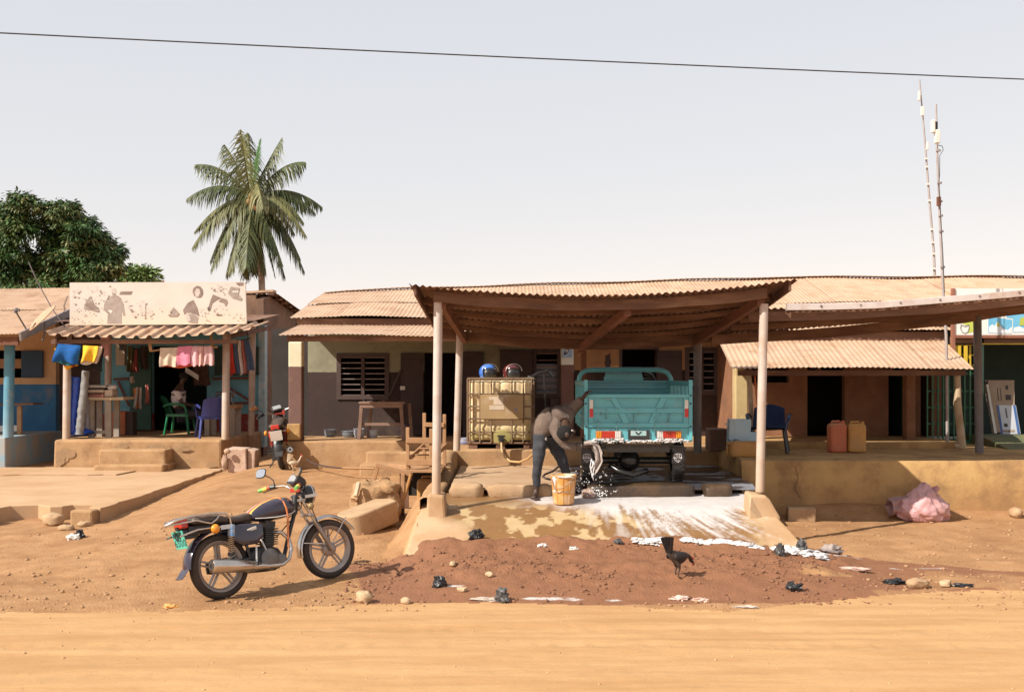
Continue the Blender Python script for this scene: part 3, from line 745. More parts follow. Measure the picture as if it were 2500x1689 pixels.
# awning over the green part
sheet_run(row, m_tin, -3.70, 1.15, lambda x: (17.65, 2.742 + 0.012 * math.sin(x * 1.4)), lambda x: (19.75, 3.02), rows=1, seed=3, name='awning_sheet')
mb = MB(); mb.box(-3.62, 1.1, 17.78, 17.83, 2.65, 2.735); mb.build('awning_beam', m_wood, row, smooth=0)
mb = MB(); mb.bar((-3.58, 17.85, 2.69), (-3.58, 19.9, 2.95), .06, .06); mb.build('awning_beam', m_wood, row, smooth=0)
# low awning over the terracotta part
def awl(x): return (16.75, 2.215 + 0.012 * math.sin(x * 1.5) - 0.01 * (x - 5) / 2)
def awh(x): return (18.95, 2.765)
n_ = 6; xs_l = np.linspace(3.34, 6.98, n_ + 1); xs_h = np.linspace(3.52, 7.30, n_ + 1)
for i in range(n_):
    def fn(u, v, i=i):
        xl = xs_l[i] + (xs_l[i + 1] - xs_l[i]) * u - 0.02 + 0.04 * u; xh = xs_h[i] + (xs_h[i + 1] - xs_h[i]) * u - .02 + .04 * u
        l = awl(xl); h = awh(xh)
        return (xl + (xh - xl) * v, l[0] + (h[0] - l[0]) * v, l[1] + (h[1] - l[1]) * v + 0.004 * (i % 2))
    corr_sheet('awning_sheet', row, m_tin, fn, 0.63, 3, 0.079, 0.0072, 6, 0.015, i)
mb = MB(); mb.box(3.45, 6.92, 16.86, 16.92, 2.10, 2.18); mb.build('awning_beam', m_wood, row, smooth=0)
for x in (3.6, 4.7, 5.8, 6.8):
    mb = MB(); mb.bar((x, 16.9, 2.19), (x + .2, 18.9, 2.70), .05, .06); mb.build('rafter', m_wood, row, smooth=0)
def stickpost(pts, r, name='awning_post', m=m_lwood, seed=0):
    mb = MB(); mb.tube(pts, r, 9); mb.rough(0.008, 6, seed); return mb.build(name, m, row, smooth=60)
m_stick = mat('bare_pole', (0.50, 0.40, 0.27), (0.40, 0.29, 0.18), 5, 0.8, bump=.3, stain=(.3, .19, .1), ss=3)
stickpost([P(2337, 915, 17.0), P(2339, 960, 17.0), P(2337, 985, 17.0), P(2343, 1030, 17.0), P(2349, 1094, 17.0)], [.045, .05, .06, .058, .065], m=m_stick)
mb = MB(); mb.ell(P(2336, 1088, 17.0), (.05, .05, .04), 8, 6, jit=.3); mb.build('pole_knot', m_stick, row)
stickpost([P(1828, 898, 17.05), P(1831, 950, 17.05), P(1834, 1000, 17.05), P(1838, 1092, 17.05)], [.035, .04, .035, .04], m=m_stick, seed=4)
mb = MB(); mb.tube([P(1842, 905, 17.0), P(1846, 960, 17.0), P(1852, 1010, 17.0), P(1850, 1060, 17.0)], 0.012, 6); mb.build('orange_cord', mat('orange_rubber', (.6, .16, .05)), row, smooth=60)
# ------------------------------------------------------------------ main canopy over the washing bay
can = thing('tin_canopy', 'sagging rusty tin canopy on pipe posts over the washing bay', 'canopy', (1.0, 14.6, 0.6))
CX0, CX1, CY0, CY1 = -1.17, 3.28, 12.75, 16.5
def cz(x, y):
    u = (x - CX0) / (CX1 - CX0); v = (y - CY0) / (CY1 - CY0)
    f = 3.145 + (3.20 - 3.145) * u - 0.155 * 4 * u * (1 - u)
    b = 2.84 + (2.80 - 2.84) * u - 0.17 * 4 * u * (1 - u)
    return f + (b - f) * v
ns = 6; w_ = (CX1 - CX0) / ns
for i in range(ns):
    for r_ in range(2):
        a, b = CX0 + i * w_ - .02, CX0 + (i + 1) * w_ + .02; v0, v1 = (0, 0.53) if r_ == 0 else (0.49, 1.0)
        def fn(u, v, a=a, b=b, v0=v0, v1=v1, i=i, r_=r_):
            x = a + (b - a) * u; t = v0 + (v1 - v0) * v; y = CY0 + (CY1 - CY0) * t + 0.02 * math.sin(i * 2.7)
            return (x, y, cz(x, y) + 0.006 * (i % 2) - 0.012 * r_)
        corr_sheet('roof_sheet', can, m_rust, fn, b - a, 4, 0.082, 0.012, 6, 0.015, 40 + i)
def sagbar(name, parent, y, x0, x1, w, h, drop, zf=cz, m=m_wood, seed=0):
    mb = MB(); n = 12; vs_ = []
    for i in range(n + 1):
        x = x0 + (x1 - x0) * i / n; z = zf(x, y) - drop + 0.006 * math.sin(i * 2.1 + seed)
        vs_ += [(x, y - w / 2, z - h), (x, y + w / 2, z - h), (x, y + w / 2, z), (x, y - w / 2, z)]
    fs = [(0, 1, 2, 3), (n * 4 + 3, n * 4 + 2, n * 4 + 1, n * 4)]
    for i in range(n):
        for k in range(4): fs.append((i * 4 + k, i * 4 + (k + 1) % 4, (i + 1) * 4 + (k + 1) % 4, (i + 1) * 4 + k))
    mb.add(vs_, fs); mb.rough(0.005, 4, seed)
    return mb.build(name, m, parent, smooth=0, bevel=0.006)
sagbar('fascia_board', can, 12.93, -0.92, 2.98, 0.045, 0.125, 0.016, seed=1)
for k, y in enumerate((13.65, 14.4, 15.15, 15.85)): sagbar('purlin', can, y, CX0 + .05, CX1 - .1, 0.07, 0.07, 0.014, seed=k + 2)
sagbar('back_beam', can, 16.36, CX0 + .1, CX1 - .1, 0.08, 0.16, 0.02, seed=9)
def rafter(x, x2, name='rafter'):
    mb = MB(); n = 6; vs_ = []
    for i in range(n + 1):
        y = 12.97 + (16.45 - 12.97) * i / n; xx = x + (x2 - x) * i / n; z = cz(xx, y) - 0.09
        vs_ += [(xx - .035, y, z - .115), (xx + .035, y, z - .115), (xx + .035, y, z), (xx - .035, y, z)]
    fs = [(0, 1, 2, 3), (n * 4 + 3, n * 4 + 2, n * 4 + 1, n * 4)] + [(i * 4 + k, i * 4 + (k + 1) % 4, (i + 1) * 4 + (k + 1) % 4, (i + 1) * 4 + k) for i in range(n) for k in range(4)]
    mb.add(vs_, fs); mb.rough(0.006, 4, int(x * 10)); return mb.build(name, m_rafter, can, smooth=0, bevel=.006)
m_rafter = mat('red_wood', (0.20, 0.075, 0.038), (0.13, 0.05, 0.028), 5, 0.8, bump=.3, bs=40, stretch=(1, .35, 1.6), rnd=.2)
rafter(-0.82, -0.70); rafter(1.36, 1.02); rafter(2.92, 2.70)
mb = MB(); mb.bar((-1.12, 12.8, cz(-1.12, 12.8) - .05), (-1.12, 16.4, cz(-1.12, 16.4) - .05), .03, .12); mb.build('verge_board', m_wood, can, smooth=0, bevel=.005)
mb = MB(); mb.bar((3.22, 12.8, cz(3.22, 12.8) - .05), (3.22, 16.4, cz(3.22, 16.4) - .05), .03, .12); mb.build('verge_board', m_wood, can, smooth=0, bevel=.005)
def roundpost(parent, a, b, r, m, name='post', n=14):
    a = Vector(a); b = Vector(b)
    mb = MB(); mb.tube([a + (b - a) * t for t in np.linspace(0, 1, 9)], r, n); return mb.build(name, m, parent, smooth=60)
roundpost(can, P(1065, 1206, 13.0), P(1070, 738, 13.0), 0.052, m_post)
roundpost(can, P(1855, 1200, 13.0), P(1865, 742, 13.0), 0.052, m_post)
roundpost(can, P(1115, 1100, 16.3), P(1123, 806, 16.3), 0.052, m_post)
roundpost(can, P(1703, 1105, 16.3), P(1703, 826, 16.3), 0.06, m_gpost)
mb = MB(); mb.bar((1.06, 16.36, ZM), (1.055, 16.36, 2.62), .085, .085); mb.build('post', m_rafter, can, smooth=0, bevel=.008)
# footings
mb = MB(); mb.prism([(-1.03, 0.1), (-0.74, 0.1), (-0.77, 0.52), (-0.79, 0.70), (-0.985, 0.71), (-1.0, 0.6)], 12.88, 13.2); mb.rough(.02, 5, 3); mb.build('footing', m_conc if False else m_ramp, can, smooth=0, bevel=.03)
mb = MB(); mb.prism([(2.74, 0.1), (3.14, 0.1), (3.12, 0.45), (3.0, 0.66), (2.95, 0.71), (2.77, 0.735), (2.76, 0.55)], 12.86, 13.2); mb.rough(.03, 5, 7); mb.build('footing', m_ramp, can, smooth=0, bevel=.03)

# ------------------------------------------------------------------ second canopy to the right
can2 = thing('tin_canopy', 'second long tin canopy with a pale flashing strip running off to the right', 'canopy', (6.2, 15.2, ZM))
def c2z(x, y):
    v = (y - 14.0) / 2.1
    f = np.interp(x, [3.0, 3.45, 4.3, 5.2, 6.35, 8.0, 10.5], [2.94, 2.95, 2.965, 3.02, 3.125, 3.28, 3.45])
    b = np.interp(x, [2.7, 4.0, 5.3, 6.4, 7.45, 10.5], [2.71, 2.77, 2.885, 3.01, 3.17, 3.45])
    return float(f + (b - f) * v)
for i in range(9):
    a, b = 3.02 + i * 0.8 - .02, 3.02 + (i + 1) * 0.8 + .02
    def fn(u, v, a=a, b=b, i=i):
        x = a + (b - a) * u; y = 14.0 + 2.18 * v
        return (x, y, c2z(x, y) + 0.006 * (i % 2))
    corr_sheet('roof_sheet', can2, m_rust, fn, 0.84, 4, 0.082, 0.012, 6, 0.01, 60 + i)
m_flash = mat('pale_flashing', (0.62, 0.57, 0.55), (0.52, 0.45, 0.42), 3, 0.55, metal=.2, stain=(.4, .26, .18), ss=2)
def strip(name, x0, x1, y, w, h, up, m, seed):
    return sagbar(name, can2, y, x0, x1, w, h, -up, c2z, m, seed)
fl = strip('flashing', 3.46, 10.2, 13.96, 0.02, 0.085, 0.045, m_flash, 1)
mb = MB()
for i in range(12): x = 3.9 + i * .5; mb.lathe([(0, -.008), (.014, -.004), (.014, .004)], 6, Matrix.Translation((x, 13.946, c2z(x, 13.96) + .01)) @ Matrix.Rotation(R(90), 4, 'X'))
mb.build('nail_head', m_frame, fl)
strip('fascia_board', 3.0, 10.2, 14.06, 0.05, 0.12, -0.03, m_wood, 2)
strip('purlin', 3.0, 10.2, 15.2, 0.07, 0.08, -0.014, m_wood, 4); strip('purlin', 3.0, 10.2, 14.6, 0.06, 0.07, -0.014, m_wood, 6)
strip('back_beam', 2.9, 10.2, 16.1, 0.07, 0.15, -0.02, m_wood, 5)
roundpost(can2, P(2391, 1105, 16.1), P(2386, 772, 16.1), 0.058, m_gpost)
roundpost(can2, (9.6, 16.1, ZM), (9.6, 16.1, 3.3), 0.058, m_gpost); roundpost(can2, (9.6, 14.1, 0), (9.6, 14.1, 3.3), 0.058, m_gpost)

# ------------------------------------------------------------------ shop at the right edge
shopr = thing('painted_shop', 'open fronted dark green shop with a picture signboard at the right edge', 'shop', (9, 18, ZM))
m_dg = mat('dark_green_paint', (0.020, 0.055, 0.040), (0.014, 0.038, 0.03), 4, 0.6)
m_gr = mat('green_bars', (0.03, 0.15, 0.075), (0.02, 0.10, 0.05), 5, 0.5)
m_ye = mat('yellow_bars', (0.62, 0.42, 0.03), (0.5, 0.33, 0.03), 5, 0.5)
YS = 18.3
mb = MB(); x0 = PX(2240, YS) 
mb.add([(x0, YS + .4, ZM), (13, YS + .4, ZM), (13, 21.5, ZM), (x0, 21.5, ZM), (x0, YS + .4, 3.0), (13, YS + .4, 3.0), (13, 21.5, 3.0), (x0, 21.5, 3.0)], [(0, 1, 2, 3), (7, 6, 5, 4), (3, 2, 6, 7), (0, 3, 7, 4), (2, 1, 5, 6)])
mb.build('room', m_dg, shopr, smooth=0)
mb = MB(); mb.box(PX(2392, YS), PX(2402, YS), YS, YS + .3, ZM, 2.78); mb.build('door_jamb', m_dg, shopr, smooth=0)
mb = MB(); mb.box(PX(2326, YS), 13, YS, YS + .12, PZ(838, YS), PZ(822, YS)); mb.build('lintel', m_wood, shopr, smooth=0)
mb = MB(); mb.box(PX(2395, YS), 13, YS - .01, YS + .05, PZ(841, YS), PZ(838, YS)); mb.build('lintel_strip', m_ye, shopr, smooth=0)
# barred screen: yellow above, green below
scr = MB(); scr.box(PX(2262, YS), PX(2392, YS), YS + .1, YS + .13, ZM, ZM + .06)
scr = scr.build('grille', m_gr, shopr, smooth=0)
for i, x in enumerate(np.linspace(2270, 2388, 10)):
    mb = MB(); X = PX(x, YS); mb.box(X - .012, X + .012, YS + .1, YS + .125, ZM + .06, PZ(905, YS)); mb.build('grille_bar', m_gr, scr, smooth=0)
    if x > 2290: mb = MB(); mb.box(X - .016, X + .016, YS + .1, YS + .125, PZ(892, YS), PZ(842, YS)); mb.build('grille_bar', m_ye, scr, smooth=0)
for y_, m in ((842, m_ye), (866, m_ye), (892, m_ye), (912, m_gr), (955, m_gr), (995, m_gr), (1035, m_gr)):
    mb = MB(); z = PZ(y_, YS); mb.box(PX(2268, YS), PX(2392, YS), YS + .126, YS + .14, z - .012, z + .012); mb.build('grille_rail', m, scr, smooth=0)
for x in (2342, 2352, 2368):
    mb = MB(); X = PX(x, YS - .2); mb.box(X - .028, X + .028, YS - .04, YS - .02, PZ(894, YS), PZ(844, YS)); mb.build('grille_bar', m_ye, scr, smooth=0)
mb = MB(); mb.tube([P(2313, 1096, 17.5), P(2312, 900, 17.5)], .022, 8); mb.build('grille_post', m_gpost, shopr, smooth=60)
for a_, b_, dd, sz in ((2288, 925, .8, (.1, .1, .22)), (2283, 1025, .8, (.07, .07, .5)), (2300, 1068, .6, (.5, .1, .04))): mb = MB(); mb.cb(P(a_, b_, YS + dd), sz); mb.build('shop_goods', m_white, shopr, smooth=0)
# floor slope, greenish
mb = MB(); mb.prism([(16.9, 0.95), (18.6, 0.95), (18.6, 1.12), (17.9, 1.10)], PX(2396, 18), 13, 'x'); mb.build('threshold', mat('green_floor', (0.16, 0.155, 0.07), (0.10, 0.11, 0.055), 3, .8, stain=(.2, .12, .06)), shopr, smooth=0)
# picture signboard
sg = thing('shop_sign', 'white signboard with blue sky pictures above the green shop', 'sign', P(2420, 818, YS))
sx0, sx1, sz0, sz1 = PX(2328, YS), PX(2640, YS), PZ(818, YS), PZ(705, YS)
mb = MB(); mb.box(sx0, sx1, YS - .06, YS - .02, sz0, sz1); mb.build('board', mat('sign_white', (0.74, 0.73, 0.70), (0.68, 0.66, 0.62), 4, .6), sg, smooth=0)
mb = MB(); mb.box(sx0 - .05, sx0 - .003, YS - .08, YS, PZ(885, YS), sz1); mb.box(sx0, sx1, YS - .08, YS, sz0 - .05, sz0 - .003); mb.build('frame', mat('red_brown', (0.28, .11, .07)), sg, smooth=0)
m_skyb = mat('print_sky', (0.10, 0.36, 0.58), (0.16, 0.46, 0.66), 3, .5); m_lime = mat('print_lime', (0.50, 0.56, 0.10), None, 6, .6); m_gry = mat('print_grey', (.20, .22, .22), None, 5, .6)
def flat(px, D, y, m, parent, name):
    mb = MB(); mb.poly([(P(a, b, D).x, y, P(a, b, D).z) for a, b in px]); return mb.build(name, m, parent, smooth=0)
flat([(2409, 773), (2467, 781), (2466, 815), (2409, 814)], YS, YS - .063, m_skyb, sg, 'picture_print')
flat([(2453, 764), (2640, 772), (2640, 812), (2469, 812), (2469, 778), (2453, 776)], YS, YS - .0635, m_skyb, sg, 'picture_print')
m_cl = mat('print_cloud', (.78, .78, .78), (.62, .68, .74), 20, .6)
for q in ([(2410, 813), (2411, 798), (2418, 792), (2424, 796), (2430, 786), (2438, 794), (2444, 802), (2456, 806), (2466, 798), (2466, 814)], [(2470, 811), (2471, 800), (2484, 797), (2498, 803), (2540, 798), (2640, 800), (2640, 811)]):
    flat(q, YS, YS - .066, m_cl, sg, 'cloud_print')
flat([(2428, 796), (2433, 784), (2438, 798)], YS, YS - .069, m_lime, sg, 'figure_print'); flat([(2484, 795), (2486, 778), (2500, 772), (2520, 780), (2520, 794)], YS, YS - .069, m_lime, sg, 'figure_print')
flat([(2346, 784), (2376, 784), (2375, 810), (2360, 814), (2364, 796), (2348, 792)], YS, YS - .063, m_lime, sg, 'emblem_print')
mb = MB(); mb.tube([(P(a, b, YS).x, YS - .066, P(a, b, YS).z) for a, b in ((2342, 793), (2341, 802), (2345, 811), (2352, 814), (2359, 810), (2362, 800), (2361, 793), (2352, 797))], .006, 5, closed=True); mb.build('emblem_print', m_gry, sg)
mb = MB(); mb.tube([(P(a, b, YS).x, YS - .066, P(a, b, YS).z) for a, b in ((2345, 770), (2346, 777), (2362, 777), (2363, 770))], .012, 5); mb.build('emblem_print', m_gry, sg)
# cartons of goods leaning in the doorway
def leanbox(a, m, lab, lean=.18, th=.1, extra=None):
    q = [P(*p, 18.75) for p in a]
    mb = MB(); base = [Vector((v.x, v.y, v.z)) for v in q]
    for v in base: v.y += (v.z - base[0].z) * lean
    vs_ = base + [v + Vector((0, th, 0)) for v in base]
    mb.add(vs_, [(0, 1, 2, 3), (7, 6, 5, 4), (0, 4, 5, 1), (1, 5, 6, 2), (2, 6, 7, 3), (3, 7, 4, 0)])
    o = tag(mb.build('flat_carton', m, smooth=0), lab, 'carton', 'flat cartons leaning in the green shop')
    off = o.location
    for quad, mm in (extra or []):
        b = MB(); vv = []
        for (s_, t_) in quad:
            p = (base[0] * (1 - s_) + base[1] * s_) * (1 - t_) + (base[3] * (1 - s_) + base[2] * s_) * t_
            vv.append(p - Vector((0, .004, 0)))
        b.poly(vv); b.build('print', mm, o, smooth=0)
    return o
m_card = mat('brown_card', (0.36, 0.27, 0.20), (0.30, 0.22, 0.16), 4, .8); m_bluep = mat('carton_blue', (.06, .14, .38), None, 4, .6); m_ink = mat('ink', (.05, .045, .045), None, 4, .7)
leanbox([(2434, 1055), (2478, 1055), (2482, 928), (2417, 928)], m_card, 'tall brown carton leaning at the back behind the white one', .10, .08, [([(.62, .62), (.85, .62), (.85, .72), (.62, .72)], m_ink), ([(.3, .6), (.33, .6), (.33, .85), (.3, .85)], m_ink), ([(.42, .6), (.45, .6), (.45, .85), (.42, .85)], m_ink), ([(.65, .82), (.75, .82), (.75, .9), (.65, .9)], m_ink)])
leanbox([(2428, 1058), (2434, 1058), (2421, 938), (2413, 938)], m_white, 'narrow white carton edge to the left of the brown carton', .10, .1)
q = [[(0, 0), (.1, 0), (.1, 1), (0, 1)], [(.84, 0), (.97, 0), (.97, 1), (.84, 1)]]
o_ = leanbox([(2444, 1059), (2492, 1059), (2482, 989), (2436, 989)], mat('carton_white', (.55, .57, .62), (.48, .5, .56), 4, .6), 'white carton with blue side bands standing in front', .06, .1, [(q[0], m_bluep), (q[1], m_bluep), ([(.22, .25), (.4, .25), (.4, .36), (.22, .36)], m_ink), ([(.40, .55), (.46, .55), (.46, .9), (.40, .9)], m_ink), ([(.4, .06), (.48, .06), (.48, .11), (.4, .11)], m_ink)])

# ------------------------------------------------------------------ masts and power line
m_alu = mat('galvanised', (0.42, 0.38, 0.37), (0.34, 0.28, 0.26), 6, .5, metal=.3)
mast = thing('antenna_mast', 'nearer thin antenna mast with two white boxes rising through the tin roof', 'mast', P(2312, 1093, 17.3))
mb = MB(); mb.tube([P(2313, 1093, 17.3), P(2310, 820, 17.3), P(2303, 720, 17.3), P(2296, 560, 17.3), P(2288, 380, 17.3), P(2285, 255, 17.3)], [.024, .024, .023, .021, .018, .015], 7); mb.build('pole', m_alu, mast, smooth=60)
for a, b, w, h in ((2278, 309, .05, .20), (2288, 334, .075, .21)):
    mb = MB(); mb.cb(P(a, b, 17.2), (w, .08, h)); mb.build('antenna_box', m_white, mast, smooth=0, bevel=.01)
mb = MB(); mb.cb(P(2284, 308, 17.24), (.04, .08, .12)); mb.build('bracket', m_black, mast, smooth=0)
mb = MB(); mb.tube([P(2290, 355, 17.2), P(2300, 357, 17.2), P(2303, 366, 17.2), P(2294, 380, 17.2), P(2294, 430, 17.22), P(2291, 452, 17.22), P(2294, 490, 17.22), P(2302, 620, 17.24), P(2306, 715, 17.24)], .006, 5); mb.build('cable', m_black, mast)
for y in (368, 447, 492, 527, 565, 652):
    mb = MB(); mb.cb(P(np.interp(y, [255, 720], [2285, 2303]) + 1, y, 17.28), (.06, .05, .03)); mb.build('clamp', m_alu, mast, smooth=0)
mb = MB(); mb.cb(P(2292, 492, 17.25), (.055, .05, .14)); mb.build('splice', m_rafter, mast, smooth=0)
mast2 = thing('antenna_mast', 'farther taller antenna mast leaning left behind the roof ridge', 'mast', P(2283, 720, 27.5))
mb = MB(); mb.tube([P(2286, 760, 27.5), P(2280, 620, 27.5), P(2270, 500, 27.5), P(2256, 320, 27.5), P(2245, 195, 27.5)], [.03, .03, .028, .022, .016], 7); mb.build('pole', m_alu, mast2, smooth=60)
mb = MB(); mb.tube([P(2281, 690, 27.5), P(2276, 560, 27.5)], .02, 6); mb.build('stay', m_alu, mast2)
for a, b, w, h in ((2244, 235, .05, .24), (2252, 272, .07, .23), (2264, 357, .045, .2)):
    mb = MB(); mb.cb(P(a, b, 27.4), (w, .08, h)); mb.build('antenna_box', m_white, mast2, smooth=0, bevel=.01)
for y in (388, 408, 450, 490, 560, 592, 620, 656):
    mb = MB(); mb.cb(P(np.interp(y, [195, 320, 500, 620], [2245, 2256, 2270, 2280]), y, 27.45), (.07, .06, .04)); mb.build('clamp', m_white, mast2, smooth=0)
mb = MB(); pts = []
for i in range(25):
    t = -0.5 + 2.0 * i / 24; p = P(2500 * t, 81 + 113 * t, 9.0); p.z -= 0.05 * 4 * t * (1 - t) * .4; p.y = 9.0 + 1.2 * (t - .5); p.z += 0; pts.append(P(2500 * t, 81 + 113 * t + 3 * 4 * t * (1 - t), p.y))
mb.tube(pts, .0055, 6); tag(mb.build('power_line', m_black, smooth=60), 'single dark power line crossing the whole sky', 'cable')
# ------------------------------------------------------------------ blue house at the left edge
lh = thing('blue_house', 'house painted blue and cream with a tin roof at the left edge', 'house', (-11, 24.5, 0.3))
YL = 24.5
m_blue = mat('blue_cream_paint', (0.60, 0.38, 0.20), (0.5, 0.30, 0.16), 3, .85, bump=.2, split=(PZ(938, YL), (0.035, 0.16, 0.33)), stain=(.25, .17, .1), ss=1.4, st=(.6, .85))
m_bpost = mat('blue_paint', (0.10, 0.27, 0.36), (0.07, 0.21, 0.30), 4, .7, stain=(.4, .35, .3), ss=2, st=(.58, .75), low=(0.7, 1.6, (.28, .36, .40)))
op = (PX(-60, YL), PX(52, YL), PZ(922, YL), PZ(855, YL))
mb = MB(); mb.wall(-13.5, PX(136, YL), 0.6, 3.62, YL, .2, [op]); mb.build('wall', m_blue, lh, smooth=0)
mb = MB(); xw = PX(136, YL); mb.box(xw - .2, xw, YL + .2, 29, .4, 3.6); mb.build('side_wall', mat('mud_wall', (0.22, 0.125, 0.075), (0.15, 0.085, 0.055), 2.5, .95, bump=.5, bs=25, stain=(.10, .06, .045), ss=1.2), lh, smooth=0)
mb = MB(); mb.add([(-13.5, YL + .21, .9), (op[1] + .4, YL + .21, .9), (op[1] + .4, 27, .9), (-13.5, 27, .9), (-13.5, YL + .21, 3), (op[1] + .4, YL + .21, 3), (op[1] + .4, 27, 3), (-13.5, 27, 3)], [(0, 1, 2, 3), (7, 6, 5, 4), (3, 2, 6, 7), (0, 3, 7, 4), (2, 1, 5, 6)]); mb.build('room', m_room, lh, smooth=0)
mb = MB(); mb.box(PX(55, YL), PX(108, YL), YL - .08, YL - .03, PZ(922, YL), PZ(856, YL)); mb.build('shutter', mat('navy_shutter', (0.025, .06, .11), (.02, .05, .09), 4, .7), lh, smooth=0, bevel=.01)
mb = MB(); mb.box(PX(-50, YL), PX(52, YL), YL + .05, YL + .08, PZ(899, YL), PZ(876, YL)); mb.build('window_sill', m_lwood, lh, smooth=0)
mb = MB(); mb.box(-13.5, PX(27, 22), 21.75, 24.5, 0.2, PZ(1066, 22)); mb.build('plinth', mat('plinth_blue', (.22, .34, .42), (.30, .36, .38), 3, .8, stain=(.42, .29, .18), ss=1.5, st=(.45, .7)), lh, smooth=0, bevel=.02)
roundpost(lh, P(20, 1068, 22), P(24, 828, 22), .10, m_bpost, n=18)
def lr_lo(x): return (21.4, 2.90)
def lr_hi(x): return (26.6, 4.19)
sheet_run(lh, m_tin, -14.0, -9.55, lr_lo, lr_hi, seed=8)
mb = MB(); mb.bar((-9.52, 21.4, 2.86), (-9.52, 26.6, 4.16), .04, .16); mb.build('verge_board', mat('grey_board', (.30, .26, .25), (.2, .17, .16), 5, .8, rnd=.2), lh, smooth=0)
mb = MB(); mb.box(-14, -9.6, 21.5, 21.56, 2.70, 2.86); mb.build('eave_board', m_rafter, lh, smooth=0)
mb = MB(); mb.grid(lambda u, v: (-14 + 4.45 * u, 26.6 + 4 * v, 4.19 - v), 6, 2); mb.build('back_roof', m_tin, lh, smooth=0)
mb = MB(); mb.add([(-9.7, 24.5, 2.9), (-9.7, 29, 2.9), (-9.7, 29, 3.5), (-9.7, 26.6, 4.12), (-9.7, 24.5, 3.65)], [(0, 1, 2, 3, 4)]); mb.build('gable', m_terra, lh, smooth=0)
# bench-table under the veranda
bt = thing('wooden_table', 'rough wooden table under the veranda of the blue house', 'table', P(40, 1060, 23))
mb = MB(); mb.bar(P(-40, 988, 23), P(93, 985, 23), .5, .04); mb.build('tabletop', m_wood, bt, smooth=0)
for x in (-30, 48):
    mb = MB(); mb.bar(P(x, 1062, 22.9), P(x, 990, 22.9), .09, .06); mb.build('leg', m_lwood, bt, smooth=0)
mb = MB(); mb.bar(P(-40, 1047, 23), P(46, 1045, 23), .05, .12); mb.build('stretcher', m_white, bt, smooth=0)
# satellite dish seen nearly edge on
ds = thing('satellite_dish', 'dusty satellite dish seen edge on at the eave of the blue house', 'satellite dish', P(100, 790, 21.6))
cd = P(101, 774, 21.6); ax = (P(68, 805, 21.6) - P(133, 743, 21.6)).normalized(); vw = (cd - Vector((0, 0, HC))).normalized(); nrm = ax.cross(vw).normalized(); nrm = (nrm if nrm.z > 0 else -nrm) - vw * .10; nrm.normalize()
zq = nrm if nrm.z > -9 else -nrm
Mx = zq.to_track_quat('Z', 'Y').to_matrix().to_4x4(); Mx.translation = cd
mb = MB(); mb.lathe([(0.0, .05), (.12, .042), (.24, .02), (.345, -.02), (.345, -.035), (.24, .005), (.12, .027), (0, .035)], 28, Mx); mb.build('dish', m_tin, ds, smooth=50)
mb = MB(); mb.tube([P(64, 803, 21.5), P(47, 775, 21.3), P(39, 761, 21.2)], .016, 6); mb.build('arm', m_gpost, ds)
mb = MB(); mb.ell(P(40, 758, 21.2), (.05, .05, .05), 8, 6, jit=.5); mb.cb(P(44, 757, 21.2), (.06, .06, .05)); mb.build('feed_horn', m_gpost, ds)
mb = MB(); mb.tube([P(109, 784, 21.65), P(109, 812, 21.65), P(104, 831, 21.5)], .02, 6); mb.build('bracket', m_gpost, ds)
mb = MB(); mb.tube([P(70, 640, 25), P(92, 690, 24), P(128, 755, 22.5), P(158, 797, 22)], .012, 5); tag(mb.build('stay_wire', m_frame), 'dark wire slanting down over the roof of the blue house', 'wire')

# ------------------------------------------------------------------ fabric shop
fs_ = thing('fabric_shop', 'open fabric shop with pale blue walls and a ribbed awning on posts', 'shop', (-7.2, 23, .3))
YW = 25.0; XR = -5.66; XL = -8.95; ZF = .856
m_lb = mat('pale_blue_paint', (0.17, 0.42, 0.52), (0.13, 0.35, 0.45), 3, .8, bump=.2, split=(PZ(1010, YW), (0.30, 0.045, 0.03)), stain=(.30, .42, .46), ss=1.8, st=(.55, .8))
m_mud = MATS['mud_wall']
mb = MB(); mb.prism([(XL, .2), (XR, .2), (XR, ZF), (XL + .02, ZF)], 21.55, 25.0); mb.rough(.004, 3, 2); mb.build('platform', m_conc, fs_, smooth=0, bevel=.05)
def blotch(parent, cx, cy, D, rx, rz, seed, m):
    c = P(cx, cy, D); r_ = random.Random(seed); pts = []
    for i in range(22):
        a = 2 * math.pi * i / 22; k = .55 + .6 * float(fbm(math.cos(a) * 2 + seed, math.sin(a) * 2, seed, 3)) ; pts.append((c.x + rx * k * math.cos(a), 21.540 - .004 * seed, c.z + rz * k * math.sin(a)))
    b = MB(); b.poly(pts); b.build('damp_patch', m, parent, smooth=0)
m_damp = mat('damp_render', (.25, .155, .085), (.33, .205, .11), 9, .9)
for q in ((152, 1112, .17, .16, 1), (170, 1108, .12, .10, 2), (146, 1124, .10, .12, 3), (295, 1090, .16, .05, 4), (378, 1092, .22, .06, 5), (452, 1097, .14, .04, 6), (515, 1136, .12, .05, 7)): blotch(fs_, q[0], q[1], 21.50, q[2], q[3], q[4], m_damp)
for (a, b, y0, t, b_) in ((240, 404, 21.05, 1098, 1133), (228, 398, 20.75, 1135, 1150)):
    mb = MB(); mb.box(PX(a, y0), PX(b, y0), y0, 21.58, .25, PZ(t, y0)); mb.rough(.015, 4, a); mb.build('step', m_conc, fs_, smooth=0, bevel=.035)
opd = (PX(370, YW), PX(505, YW), ZF, PZ(845, YW)); opw = (PX(527, YW), PX(560, YW), PZ(910, YW), PZ(850, YW))
mb = MB(); mb.wall(-9.3, XR, .5, 3.3, YW, .2, [opd]); mb.build('wall', m_lb, fs_, smooth=0)
